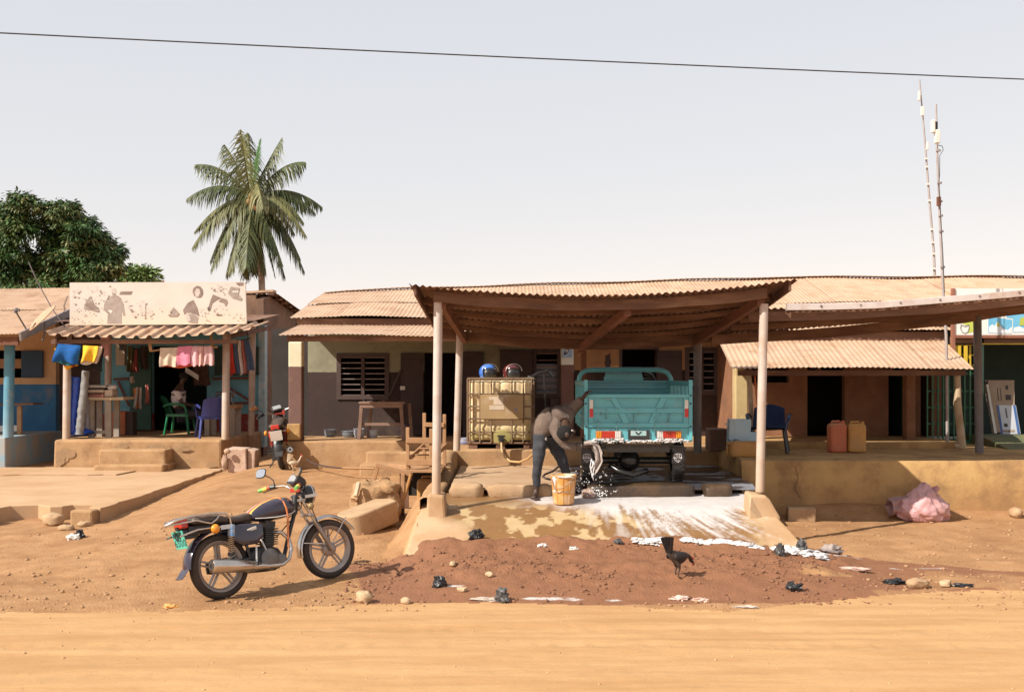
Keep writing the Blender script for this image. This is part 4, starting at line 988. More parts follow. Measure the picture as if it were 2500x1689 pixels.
mb = MB(); mb.prism([(25.2, .2), (29.6, .2), (29.6, 3.68), (25.9, 3.95), (25.2, 3.85)], XR - .18, XR, 'x'); mb.rough(.01, 3, 4); mb.build('side_wall', m_mud, fs_, smooth=0)
mb = MB(); mb.box(XR - .06, XR + .08, YW - .05, YW + .22, .5, 3.25); mb.build('corner_strip', mat('white_blue_edge', (.50, .60, .62), (.25, .45, .55), 5, .8, stain=(.6, .6, .55), ss=3), fs_, smooth=0)
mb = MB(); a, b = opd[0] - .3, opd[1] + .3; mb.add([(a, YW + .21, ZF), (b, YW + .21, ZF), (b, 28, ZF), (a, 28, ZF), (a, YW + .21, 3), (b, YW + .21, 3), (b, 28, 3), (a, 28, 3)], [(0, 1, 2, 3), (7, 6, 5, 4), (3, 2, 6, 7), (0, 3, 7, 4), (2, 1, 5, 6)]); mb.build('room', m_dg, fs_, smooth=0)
mb = MB(); mb.box(PX(318, 24.9), PX(370, 24.9), 24.86, 24.93, ZF + .03, PZ(850, 24.9)); mb.build('door_leaf', mat('green_door', (.03, .10, .075), (.02, .07, .055), 4, .6), fs_, smooth=0, bevel=.01)
mb = MB(); mb.box(PX(524, 24.85), PX(631, 24.85), 24.84, 24.9, PZ(916, 24.85), PZ(847, 24.85)); mb.build('shutter', mat('dark_green_board', (.012, .045, .038), (.01, .035, .03), 4, .6), fs_, smooth=0, bevel=.01)
m_bx = mat('maroon_bar', (.16, .05, .04), None, 5, .7)
for a, b in (((278, 926), (314, 924)), ((288, 930), (316, 992)), ((548, 940), (616, 982)), ((566, 984), (616, 983)), ((520, 925), (616, 922))):
    mb = MB(); mb.bar(P(*a, 24.9), P(*b, 24.9), .05, .035, (0, 1, 0)); mb.build('brace_bar', m_bx, fs_, smooth=0)
for (x0, y0, x1, y1, D, r) in ((162, 1073, 165, 812, 21.85, .075), (550, 1073, 553, 815, 21.85, .075), (613, 1062, 617, 797, 23.7, .07), (263, 1062, 265, 820, 23.7, .07)):
    roundpost(fs_, P(x0, y0, D), P(x1, y1, D), r, m_post)
def aw_lo(x): 
    px = 1250 + x * F / 21.2
    return (21.2, PZ(np.interp(px, [110, 140, 345, 560, 600, 640], [812, 817, 823, 812, 803, 797]), 21.2))
def aw_hi(x): return (22.5, 3.16 + .03 * float(sst(-5.6, -4.9, x)))
for i in range(4):
    xs = np.linspace(-8.93, -4.95, 5)
    def fn(u, v, i=i):
        x = xs[i] - .02 + (xs[i + 1] - xs[i] + .04) * u; l = aw_lo(x); h = aw_hi(x)
        return (x + 0.0 * v, l[0] + (h[0] - l[0]) * v, l[1] + (h[1] - l[1]) * v + .004 * (i % 2))
    corr_sheet('awning_sheet', fs_, m_tin, fn, xs[i + 1] - xs[i] + .04, 2, .25, .03, 12, .01, i, trap=True)
mb = MB(); mb.box(-8.9, -5.3, 21.35, 21.42, 2.72, 2.80); mb.build('awning_beam', m_wood, fs_, smooth=0)
mb = MB(); mb.bar((-5.45, 21.3, 2.86), (-5.35, 24.9, 3.2), .06, .08); mb.build('awning_beam', m_wood, fs_, smooth=0)
mb = MB(); mb.bar((-8.8, 21.3, 2.80), (-8.8, 24.9, 3.2), .06, .08); mb.build('awning_beam', m_wood, fs_, smooth=0)
mb = MB(); mb.grid(lambda u, v: (-9.3 + 4.0 * u, 22.4 + 2.8 * v, 3.20 + .3 * v), 8, 3); mb.build('veranda_roof', m_rust, fs_, smooth=0)
sheet_run(fs_, m_rust, -9.4, XR + .18, lambda x: (29.8, 3.70), lambda x: (25.75, 4.02), w=.9, rows=1, pitch=.12, amp=.02, seed=12)
mb = MB(); mb.bar((-9.2, 25.6, 3.86), (XR + .2, 25.45, 4.05), .3, .05); mb.build('ridge_flashing', m_tin, fs_, smooth=0)
mb = MB(); mb.wall(-9.3, XR - .2, 3.3, 3.95, YW + .3, .1); mb.build('parapet', m_mud, fs_, smooth=0)
rn = random.Random(5)
for i in range(7):
    t = i / 6; mb = MB(); mb.ell((XR + .05, 25.9 + 3.6 * t, 4.0 - .3 * t), (.12, .25, .05), 8, 5, jit=.4, seed=i); mb.build('edge_tile', m_rust, fs_)

# signboard over the awning with faded prints
bs_ = thing('billboard', 'wide faded billboard of tailoring pictures above the fabric shop awning', 'sign', P(385, 793, 22))
YB = 22.1
mb = MB(); mb.add([tuple(P(a, b, YB)) for a, b in ((170, 690), (599, 688), (602, 791), (170, 794))] + [tuple(P(a, b, YB) + Vector((0, .05, 0))) for a, b in ((170, 690), (599, 688), (602, 791), (170, 794))], [(3, 2, 1, 0), (4, 5, 6, 7), (0, 1, 5, 4), (1, 2, 6, 5), (2, 3, 7, 6), (3, 0, 4, 7)])
mb.build('board', mat('faded_white', (.60, .53, .48), (.55, .48, .42), 2, .6, low=(3.05, 3.5, (.66, .52, .38))), bs_, smooth=0)
m_p1 = mat('print_brown', (.17, .12, .10), (.27, .20, .17), 6, .7); m_p2 = mat('print_tan', (.36, .30, .26), (.26, .20, .17), 9, .7); m_p3 = mat('print_pale', (.54, .47, .43), (.44, .38, .34), 14, .7); m_p4 = mat('print_dark', (.07, .055, .05), (.14, .1, .09), 8, .7)
LY = [0]
def pr(px, m, name='print'):
    LY[0] += 1
    return flat(px, YB, YB - .003 - .0004 * LY[0], m, bs_, name)
# tunic figure
pr([(277, 722), (284, 720), (295, 727), (302, 743), (306, 770), (301, 771), (297, 757), (297, 790), (262, 790), (264, 757), (262, 765), (256, 760), (253, 750), (257, 735), (264, 727), (272, 723)], m_p2, 'figure_print')
pr([(284, 727), (292, 730), (297, 757), (297, 790), (286, 790)], mat('print_mid', (.28, .22, .19), (.36, .3, .27), 12, .7), 'figure_print')
pr([(263, 757), (275, 757), (271, 766)], m_white, 'figure_print')
pr([(272, 708), (276, 703), (282, 704), (284, 712), (281, 720), (274, 720)], m_p3, 'figure_print'); pr([(273, 716), (283, 716), (280, 721), (275, 720)], m_p2, 'figure_print')
pr([(291, 719), (295, 712), (324, 711), (320, 719)], m_p1); 
# seated woman figure
pr([(470, 712), (472, 704), (480, 698), (489, 699), (495, 707), (496, 718), (491, 726), (483, 727), (474, 722)], m_p1, 'figure_print')
pr([(475, 713), (480, 704), (487, 706), (489, 715), (484, 725), (478, 724)], m_p3, 'figure_print')
pr([(447, 757), (458, 740), (472, 732), (482, 752), (487, 772), (467, 763), (455, 763), (450, 768)], m_p1, 'figure_print')
pr([(456, 768), (470, 765), (484, 774), (482, 789), (462, 787)], m_p2, 'figure_print'); pr([(452, 772), (462, 768), (466, 782), (458, 785)], m_p3, 'figure_print')
# machine, irons, cloth heaps
pr([(507, 757), (515, 731), (520, 719), (540, 727), (528, 733), (518, 740), (513, 758)], m_p1); pr([(534, 736), (542, 728), (553, 731), (556, 739), (551, 748), (546, 739)], m_p1); pr([(527, 768), (543, 768), (543, 770), (527, 770)], m_p1); pr([(506, 752), (511, 748), (514, 756), (509, 760)], m_p4)
pr([(557, 716), (563, 700), (585, 703), (582, 718), (592, 730), (588, 734), (566, 727)], m_p2); pr([(575, 691), (594, 689), (593, 696), (582, 697)], m_p1)
for i in range(3): pr([(568 + 5 * i, 710), (572 + 5 * i, 710), (572 + 5 * i, 714), (568 + 5 * i, 714)], m_white)
pr([(205, 752), (211, 735), (222, 722), (228, 740), (236, 752), (243, 757), (240, 762), (222, 756), (206, 754)], m_p2)
for i in range(5): pr([(206 + 4 * i, 744 + 2.5 * i), (224 + 4 * i, 738 + 3 * i), (226 + 4 * i, 740 + 3 * i), (208 + 4 * i, 747 + 2.5 * i)], m_p1)
pr([(416, 762), (424, 750), (438, 765), (432, 772), (418, 772)], m_p2); pr([(411, 769), (416, 767), (418, 772), (413, 772)], m_p1)
rn = random.Random(11)
def scatter(x0, x1, y0, y1, n, s, ms):
    for i in range(n):
        x, y = rn.uniform(x0, x1), rn.uniform(y0, y1); a, b = rn.uniform(.5, 1) * s, rn.uniform(.25, .8) * s; t = rn.uniform(-.6, .6)
        pr([(x + a * math.cos(q) - b * t * math.sin(q), y + b * math.sin(q) + a * t * .5 * math.cos(q)) for q in np.linspace(0, 5.2, 6)], rn.choice(ms))
scatter(176, 208, 700, 745, 10, 3.8, [m_p3]); scatter(176, 250, 752, 789, 18, 2.6, [m_p2, m_p3]); scatter(515, 552, 691, 716, 16, 3.0, [m_p2, m_p3]); scatter(300, 420, 735, 772, 16, 4.6, [m_p3]); scatter(518, 550, 745, 766, 10, 3.0, [m_p3, m_p2]); scatter(556, 596, 766, 784, 9, 2.6, [m_p2]); scatter(215, 262, 690, 735, 12, 4.0, [m_p3]); scatter(492, 506, 752, 785, 8, 3, [m_p3, m_p2])
pr([(345, 735), (348, 735), (348, 770), (345, 770)], m_p3); pr([(306, 736), (315, 735), (315, 738), (306, 739)], m_p2)
mb = MB(); mb.box(PX(170, YB), PX(600, YB), YB + .052, YB + .1, PZ(692, YB), PZ(689, YB) + .0); mb.box(PX(300, YB), PX(305, YB), YB + .1, YB + .14, 3.0, PZ(685, YB)); mb.box(PX(391, YB), PX(396, YB), YB + .1, YB + .14, 3.0, PZ(684, YB)); mb.box(PX(540, YB), PX(545, YB), YB + .1, YB + .14, 3.0, PZ(690, YB)); mb.build('support', m_rafter, bs_, smooth=0)

# ------------------------------------------------------------------ cloth and goods in the fabric shop
def cloth(name, quad, D, m, lab, cat, group=None, folds=3, amp=.03, thick=.03, dy=0.0, bulge=.02, seed=0, parent=None):
    "hanging folded cloth: quad of pixels (tl, tr, br, bl)"
    q = [P(a, b, D) for a, b in quad]; n, k = 22, 10
    def surf(s):
        def f(u, v):
            p = (q[0] * (1 - u) + q[1] * u) * (1 - v) + (q[3] * (1 - u) + q[2] * u) * v
            w = amp * math.sin(u * folds * 2 * math.pi + seed + .8 * v) * (0.25 + .75 * v) + bulge * math.sin(u * math.pi) * math.sin(v * math.pi)
            return (p.x + .008 * math.sin(v * 5 + seed), p.y + dy - w + s * thick, p.z - .018 * math.sin(u * 7 + seed * 1.7) * v)
        return f
    mb = MB(); mb.grid(surf(0), n, k); o1 = len(mb.v); mb.grid(surf(1), n, k)
    N = n + 1; fr = [(i, i + 1, o1 + i + 1, o1 + i) for i in range(n)] + [(k * N + i + 1, k * N + i, o1 + k * N + i, o1 + k * N + i + 1) for i in range(n)] + [((j + 1) * N, j * N, o1 + j * N, o1 + (j + 1) * N) for j in range(k)] + [(j * N + n, (j + 1) * N + n, o1 + (j + 1) * N + n, o1 + j * N + n) for j in range(k)]
    mb.f += fr; mb.m += [0] * len(fr)
    o = mb.build(name, m, parent, smooth=70)
    if parent is None: tag(o, lab, cat, group)
    return o
def cm(name, c, c2=None): return mat('cloth_' + name, c, c2, 14, .85, bump=.25, bs=150, spec=.2)
c_blue = cm('blue', (.015, .10, .33)); c_yel = cm('yellow', (.85, .48, .04)); c_cream = cm('cream', (.66, .52, .40)); c_pink = cm('pink', (.75, .25, .36)); c_lpink = cm('pale_pink', (.74, .42, .46)); c_teal = cm('teal', (.02, .10, .12)); c_red = cm('red', (.42, .04, .03)); c_gold = cm('gold', (.80, .42, .03)); c_wht = cm('white', (.72, .70, .68)); c_blk = cm('black', (.02, .018, .02)); c_steel = cm('steel', (.10, .15, .27)); c_org = cm('orange', (.62, .22, .06)); c_olive = cm('olive', (.12, .10, .04)); c_rose = cm('rose', (.55, .20, .17))
g1 = 'folded cloths hung from the awning pole at the left of the fabric shop'
cloth('folded_cloth', [(141, 839), (196, 843), (190, 888), (129, 880)], 21.25, c_blue, 'glossy blue folded cloth on top of the left hanging bundle', 'cloth', g1, 1.2, .05, .06, bulge=.07, seed=1)
cloth('folded_cloth', [(139, 842), (194, 846), (180, 893), (127, 885)], 21.33, c_teal, 'dark teal folded cloth under the blue one', 'cloth', g1, 1, .03, .05, seed=2)
cloth('folded_cloth', [(150, 850), (190, 852), (178, 897), (138, 884)], 21.40, c_red, 'dark red folded cloth showing under the teal one', 'cloth', g1, 1, .03, .05, seed=3)
cloth('folded_cloth', [(132, 850), (190, 856), (194, 893), (158, 901)], 21.47, c_gold, 'golden yellow folded cloth at the bottom of the left bundle', 'cloth', g1, 1, .03, .05, seed=4)
cloth('folded_cloth', [(203, 843), (241, 845), (232, 881), (196, 884)], 21.25, c_yel, 'yellow folded cloth facing the street beside the blue bundle', 'cloth', g1, 1.3, .05, .06, bulge=.05, seed=5)
cloth('folded_cloth', [(241, 845), (249, 846), (240, 884), (228, 882)], 21.3, c_cream, 'narrow cream cloth edge beside the yellow cloth', 'cloth', g1, 1, .02, .05, seed=6)
cloth('folded_cloth', [(205, 850), (247, 850), (236, 888), (197, 889)], 21.38, c_wht, 'white folded cloth peeping out under the yellow one', 'cloth', g1, 1, .02, .05, seed=7)
cloth('folded_cloth', [(205, 855), (252, 850), (247, 905), (190, 895)], 21.48, c_blk, 'black cloth hanging behind the yellow and white ones', 'cloth', g1, 2, .04, .05, seed=8)
rail = thing('cloth_rail', 'bent wooden rail hung under the awning with pink towels on it', 'rail', P(455, 850, 21.5))
mb = MB(); mb.tube([P(364, 826, 21.5), P(370, 857, 21.5), P(395, 853, 21.5), P(531, 847, 21.5)], .02, 6); mb.build('rail', m_lwood, rail, smooth=0)
mb = MB(); mb.bar(P(514, 814, 21.5), P(520, 850, 21.5), .05, .03); mb.bar(P(363, 823, 21.5), P(369, 858, 21.5), .06, .03); mb.build('hanger', m_lwood, rail, smooth=0)
g2 = 'towels on the bent rail'
cloth('towel', [(390, 849), (433, 848), (430, 894), (390, 893)], 21.45, c_cream, 'cream patterned towel, leftmost on the bent rail', 'towel', g2, 2, .02, .09, seed=1)
cloth('towel', [(433, 846), (467, 844), (464, 888), (430, 894)], 21.44, c_pink, 'bright pink towel next to the cream one', 'towel', g2, 1, .02, .09, seed=2)
cloth('towel', [(467, 845), (486, 844), (484, 892), (465, 893)], 21.45, c_lpink, 'pale pink towel beside the bright pink one', 'towel', g2, 1, .02, .09, seed=3)
cloth('towel', [(486, 845), (497, 845), (495, 892), (484, 892)], 21.43, cm('coral', (.72, .40, .36)), 'narrow coral towel between two pale pink ones', 'towel', g2, 1, .015, .09, seed=4)
cloth('towel', [(497, 845), (518, 844), (521, 890), (495, 892)], 21.45, cm('dusty_pink', (.72, .44, .44)), 'dusty pink towel, rightmost on the bent rail', 'towel', g2, 1.5, .02, .09, seed=5)
cloth('towel', [(398, 880), (485, 878), (470, 896), (398, 897)], 21.56, cm('orange_red', (.65, .12, .07)), 'orange red cloth edge showing below the pink towels', 'towel', g2, 1, .015, .03, seed=6)
g3 = 'striped scarves hung at the right of the fabric shop'
cloth('scarf', [(557, 842), (566, 835), (576, 908), (565, 915)], 22.5, c_red if False else cm('bright_red', (.60, .07, .05)), 'red scarf hanging right beside the awning post', 'scarf', g3, 1, .03, .05, seed=1)
cloth('scarf', [(568, 835), (581, 831), (588, 912), (577, 914)], 22.5, c_steel, 'blue grey scarf between the red and the white striped one', 'scarf', g3, 1, .03, .05, seed=2)
cloth('scarf', [(581, 831), (588, 831), (594, 912), (583, 916)], 22.48, c_wht, 'white stripe of scarf in the middle of the right row', 'scarf', g3, 1, .02, .05, seed=3)
cloth('scarf', [(588, 832), (595, 832), (604, 910), (594, 913)], 22.5, c_rose, 'rose coloured scarf beside the white stripe', 'scarf', g3, 1, .02, .05, seed=4)
cloth('scarf', [(594, 829), (607, 827), (622, 901), (604, 908)], 22.5, c_steel, 'wide blue grey scarf, rightmost of the row', 'scarf', g3, 1.4, .03, .05, seed=5)
mb = MB(); mb.tube([P(556, 838, 22.5), P(612, 826, 22.5)], .012, 5); mb.tube([P(561, 815, 22.5), P(563, 838, 22.5)], .008, 5); mb.tube([P(602, 795, 22.5), P(606, 828, 22.5)], .008, 5); tag(mb.build('scarf_line', m_frame), 'thin line carrying the row of striped scarves', 'line')
g4 = 'clothes hung on the open door of the fabric shop'
for i, (q, m, lab) in enumerate([([(311, 845), (324, 845), (323, 908), (310, 905)], c_olive, 'olive garment hanging left on the door side'), ([(328, 855), (334, 850), (338, 905), (325, 908)], cm('plum', (.30, .08, .07)), 'dark red garment hanging beside the olive one'), ([(342, 845), (358, 845), (361, 900), (345, 902)], cm('umber', (.06, .04, .035)), 'brown garment hanging at the door edge'), ([(318, 920), (325, 918), (327, 935), (316, 934)], c_cream, 'small cream pouch hung on the green door'), ([(326, 948), (340, 945), (344, 998), (328, 998)], c_org, 'orange and white cloth hung on the green door'), ([(355, 940), (362, 938), (364, 985), (353, 986)], c_rose, 'narrow rose cloth hung at the edge of the doorway'), ([(332, 945), (336, 945), (333, 998), (327, 996)], c_wht, 'white strip beside the orange cloth on the green door'), ([(340, 947), (344, 945), (345, 995), (341, 997)], c_wht, 'white right edge of the orange cloth on the green door')]):
    cloth('garment', q, 24.5 - .04 * i, m, lab, 'garment', g4, 1.3, .03, .04, seed=i)
cloth('garment', [(246, 823), (264, 823), (264, 870), (248, 868)], 21.9, c_lpink, 'pale pink cloth hung by the inner left post', 'garment', g4, 1.3, .03, .04, seed=3)
mb = MB(); a, b = P(286, 833, 24.6), P(308, 892, 24.6); mb.box(a.x, b.x, 24.5, 24.65, b.z, a.z); fb = tag(mb.build('wall_cabinet', mat('cabinet_cream', (.50, .42, .33)), smooth=0, bevel=.01), 'small cream wall cabinet with a dark pane by the shop door', 'cabinet')
mb = MB(); a, b = P(291, 840, 24.49), P(303, 855, 24.49); mb.box(a.x, b.x, 24.485, 24.5, b.z, a.z); mb.build('pane', m_black, fb, smooth=0)
mb = MB(); q = [P(a, b, 24.0) for a, b in ((453, 896), (485, 916), (484, 928), (452, 908))]; mb.add(q + [v + Vector((0, .02, 0)) for v in q], [(3, 2, 1, 0), (4, 5, 6, 7), (0, 1, 5, 4), (1, 2, 6, 5), (2, 3, 7, 6), (3, 0, 4, 7)]); tag(mb.build('paper_sheet', c_wht, smooth=0), 'tilted sheet of white paper pinned beside the doorway', 'paper')
cloth('garment', [(470, 893), (508, 893), (512, 940), (472, 942)], 24.6, cm('dark_print', (.05, .035, .03), (.12, .06, .04)), 'dark printed cloth behind the tilted white paper', 'garment', g4, 2, .03, .04, seed=9)
# rolls
def roll(a, b, r, D, m, lab, seed=0, D2=None):
    mb = MB(); A, B = P(*a, D), P(*b, D2 or D)
    mb.tube([A + (B - A) * t for t in np.linspace(0, 1, 26)], [r * (1 + .07 * math.sin(i * 1.9 + seed) + .05 * math.sin(i * 4.3)) for i in range(26)], 16); mb.rough(.012, 9, seed)
    return tag(mb.build('fabric_roll', m, smooth=70), lab, 'fabric roll', 'rolls of material standing at the left of the fabric shop')
m_vin = mat('blue_vinyl', (.025, .09, .50), (.018, .06, .36), 12, .28, bump=.3, bs=25)
roll((176, 1055), (186, 920), .088, 22.0, m_vin, 'shiny blue vinyl roll standing against the left shop post', 1)
roll((194, 1060), (210, 905), .075, 21.9, mat('grey_vinyl', (.26, .26, .26), (.18, .18, .18), 10, .5, bump=.3, bs=30), 'tall grey roll leaning beside the blue vinyl roll', 2)
roll((213, 1060), (205, 930), .06, 22.1, mat('lilac_grey', (.24, .24, .28), (.17, .17, .2), 10, .5, bump=.3, bs=30), 'thinner grey roll crossing behind the tall grey roll', 3)
mb = MB(); mb.ell(P(194, 1054, 22.1), (.28, .2, .09), 16, 8, jit=.35, seed=4); tag(mb.build('vinyl_heap', m_vin, smooth=60), 'crumpled blue vinyl sheet on the floor under the rolls', 'sheet')
# table with folded cloth
ft = thing('display_table', 'pale wooden display table with folded cloth at the left of the fabric shop', 'table', P(262, 1062, 22.4))
mb = MB(); mb.box(PX(212, 22.3), PX(309, 22.3), 22.1, 22.75, PZ(976, 22.3), PZ(969, 22.3)); mb.build('tabletop', m_stick, ft, smooth=0, bevel=.006)
for x, y in ((228, 22.2), (228, 22.65), (270, 22.2), (270, 22.65)):
    mb = MB(); X = PX(x, 22.3); mb.box(X - .055, X + .055, y - .04, y + .04, ZF, PZ(976, 22.3)); mb.build('leg', mat('grey_wood', (.36, .31, .26), (.28, .23, .18), 6, .8, rnd=.2), ft, smooth=0)
mb = MB(); X0, X1 = PX(228, 22.3), PX(270, 22.3); mb.box(X0, X1, 22.19, 22.22, PZ(1058, 22.3), PZ(1050, 22.3)); mb.build('stretcher', MATS['grey_wood'], ft, smooth=0)
rn = random.Random(9)
g5 = 'folded cloths stacked on the display table'
for i, (x0, x1, y, m, lab) in enumerate([(214, 262, 966, c_rose, 'rust coloured folded cloth at the bottom of the table stack'), (216, 264, 960, cm('brown', (.16, .1, .07)), 'brown folded cloth second from the bottom of the table stack'), (214, 262, 954, c_cream, 'cream folded cloth in the middle of the table stack'), (214, 260, 948, cm('charcoal', (.07, .06, .06)), 'charcoal folded cloth near the top of the table stack'), (212, 266, 943, cm('pale', (.55, .5, .45)), 'pale rumpled cloth on top of the table stack')]):
    mb = MB(); mb.cb(P((x0 + x1) / 2, y, 22.35), ((x1 - x0) * 22.35 / F, .38, .052)); mb.rough(.012, 7, i); tag(mb.build('folded_cloth', m, smooth=0, bevel=.015), lab, 'cloth', g5)
mb = MB(); mb.cb(P(272, 960, 22.35), (.16, .35, .14)); mb.rough(.012, 7, 8); tag(mb.build('cloth_bundle', c_cream, smooth=0, bevel=.02), 'cream bundle at the right end of the display table', 'bundle')
mb = MB(); mb.ell(P(274, 945, 22.3), (.1, .12, .05), 10, 6, jit=.5, seed=2); tag(mb.build('cloth_bundle', c_wht, smooth=60), 'small white rumpled cloth lying on the cream bundle', 'cloth')
mb = MB(); a, b = P(273, 1004, 23.2), P(305, 1060, 23.2); mb.box(a.x, b.x, 23.2, 23.5, ZF + .005, a.z); ob = tag(mb.build('orange_crate', mat('faded_orange', (.45, .15, .06), (.38, .12, .05), 5, .7, rnd=.1), smooth=0, bevel=.012), 'faded orange box standing on the floor right of the display table', 'box')
mb = MB(); mb.box(b.x + .002, b.x + .15, 23.25, 23.5, ZF + .005, a.z - .02); mb.build('dark_side', m_frame, ob, smooth=0)
# sewing table at the right
st = thing('work_table', 'small wooden work table behind the blue plastic chair in the fabric shop', 'table', P(545, 1060, 23.2))
mb = MB(); mb.box(PX(505, 23.2), PX(582, 23.2), 23.0, 23.6, PZ(996, 23.2), PZ(988, 23.2)); mb.build('tabletop', m_lwood, st, smooth=0)
for x, y in ((511, 23.05), (572, 23.05), (511, 23.55), (572, 23.55)):
    mb = MB(); X = PX(x, 23.2); mb.box(X - .05, X + .05, y - .04, y + .04, ZF, PZ(996, 23.2)); mb.build('leg', MATS['grey_wood'], st, smooth=0)
sm = thing('sewing_machine', 'dark sewing machine on the small work table in the shop', 'sewing machine', P(545, 988, 23.3))
mb = MB(); mb.cb(P(545, 984, 23.3), (.42, .16, .06)); mb.build('bed', m_black, sm, smooth=0, bevel=.01)
mb = MB(); mb.cb(P(560, 970, 23.3), (.09, .1, .22)); mb.cb(P(544, 960, 23.3), (.3, .09, .08)); mb.cb(P(530, 970, 23.3), (.06, .08, .16)); mb.build('arm', mat('navy_metal', (.03, .035, .08), None, 5, .35), sm, smooth=0, bevel=.015)
mb = MB(); mb.lathe([(0.0, -.02), (.07, -.02), (.07, .02), (0, .02)], 14, Matrix.Translation(P(570, 962, 23.3)) @ Matrix.Rotation(R(90), 4, 'Y')); mb.build('hand_wheel', m_gpost, sm, smooth=40)
mb = MB(); a, b = P(582, 1008, 24.6), P(628, 1056, 24.6)
# ------------------------------------------------------------------ motorbikes
m_chrome = mat('chrome', (0.60, 0.57, 0.54), (0.50, 0.45, 0.41), 8, .22, metal=.9, dust=.45)
m_alloy = mat('dull_alloy', (0.36, 0.32, 0.30), (0.28, 0.24, 0.22), 10, .45, metal=.6, dust=.35)
m_engine = mat('engine_grey', (0.05, 0.05, 0.052), (0.03, 0.03, 0.03), 14, .45, metal=.5, dust=.12)
m_rubber = mat('tyre_rubber', (0.022, 0.019, 0.019), (0.035, 0.028, 0.025), 6, .85, dust=.25, bump=.2, bs=80)
m_seat = mat('seat_vinyl', (0.018, 0.017, 0.020), (0.028, 0.026, 0.026), 10, .42, dust=.25)
m_navy = mat('navy_enamel', (0.012, 0.012, 0.035), (0.02, 0.018, 0.04), 6, .18, coat=.6, dust=.12)
m_redp = mat('red_enamel', (0.45, 0.03, 0.02), (0.35, 0.025, 0.015), 6, .25, coat=.5, dust=.12)
m_rlens = mat('red_lens', (0.50, 0.035, 0.02), None, 8, .2, coat=.4)
m_olens = mat('amber_lens', (0.70, 0.26, 0.015), None, 8, .2, coat=.4)
m_ind2 = mat('smoky_lens', (.30, .20, .08), None, 8, .2, coat=.4)
m_glass = mat('mirror_glass', (0.85, 0.86, 0.88), (0.8, 0.8, 0.82), 3, .05, metal=1.0)
m_plate = mat('plate_green', (0.10, 0.48, 0.38), (0.08, 0.40, 0.31), 9, .5)
m_clear = mat('clear_lens', (0.62, 0.60, 0.58), (0.5, .48, .46), 8, .12, coat=.5)
def arc_sheet(mb, c, r, a0, a1, hw, th, n=20, lip=.015):
    vs_ = []; 
    prof = [(-hw, -lip), (-hw * .7, 0), (0, .008), (hw * .7, 0), (hw, -lip)]
    full = prof + [(y, h - th) for y, h in prof[::-1]]
    k = len(full)
    for i in range(n + 1):
        a = R(a0 + (a1 - a0) * i / n)
        for y, h in full: vs_.append((c[0] + (r + h) * math.cos(a), y, c[2] + (r + h) * math.sin(a)))
    fs = [(i * k + j, i * k + (j + 1) % k, (i + 1) * k + (j + 1) % k, (i + 1) * k + j) for i in range(n) for j in range(k)]
    fs += [tuple(range(k - 1, -1, -1)), tuple(n * k + j for j in range(k))]
    return mb.add(vs_, fs)
def wheel_parts(t, c, Rr, T, wide=.045):
    Mw = T @ Matrix.Translation(c) @ Matrix.Rotation(R(90), 4, 'X')
    mb = MB(); ri = Rr - .085
    mb.lathe([(ri, -.034), (ri + .02, -.038), (ri + .022, -.028), (ri + .006, -.02), (ri + .006, .02), (ri + .022, .028), (ri + .02, .038), (ri, .034), (ri - .016, .022), (ri - .016, -.022)], 40, Mw, closed=True)
    for i in range(5):
        a = 2 * math.pi * i / 5 + .35
        for s in (-1, 1):
            p0 = Vector((math.cos(a + s * .35) * .055, math.sin(a + s * .35) * .055, 0)); p1 = Vector((math.cos(a + s * .085) * (ri - .01), math.sin(a + s * .085) * (ri - .01), 0))
            d = (p1 - p0); L_ = d.length; d.normalize(); z = Vector((0, 0, 1)); x = d.cross(z)
            Mq = Matrix((x, d, z)).transposed().to_4x4(); Mq.translation = p0
            mb.box(-.0085, .0085, 0, L_, -.012, .012, Mw @ Mq)
    w = mb.build('wheel', m_alloy, t, local=True, smooth=40)
    mb = MB(); mb.lathe([(0, -.06), (.022, -.06), (.024, -.045), (.068, -.042), (.072, -.02), (.072, .03), (.06, .04), (.022, .045), (.02, .06), (0, .06)], 28, Mw); mb.build('hub', m_alloy, w, local=True, smooth=40)
    mb = MB(); k = 11; prof = []
    for i in range(k):
        a = math.pi * (-.62 + 1.24 * i / (k - 1)); prof.append((Rr - .045 + .045 * math.cos(a), wide * math.sin(a) * 1.02))
    mb.lathe(prof, 48, Mw); mb.build('tyre', m_rubber, w, local=True, smooth=60)
    return w
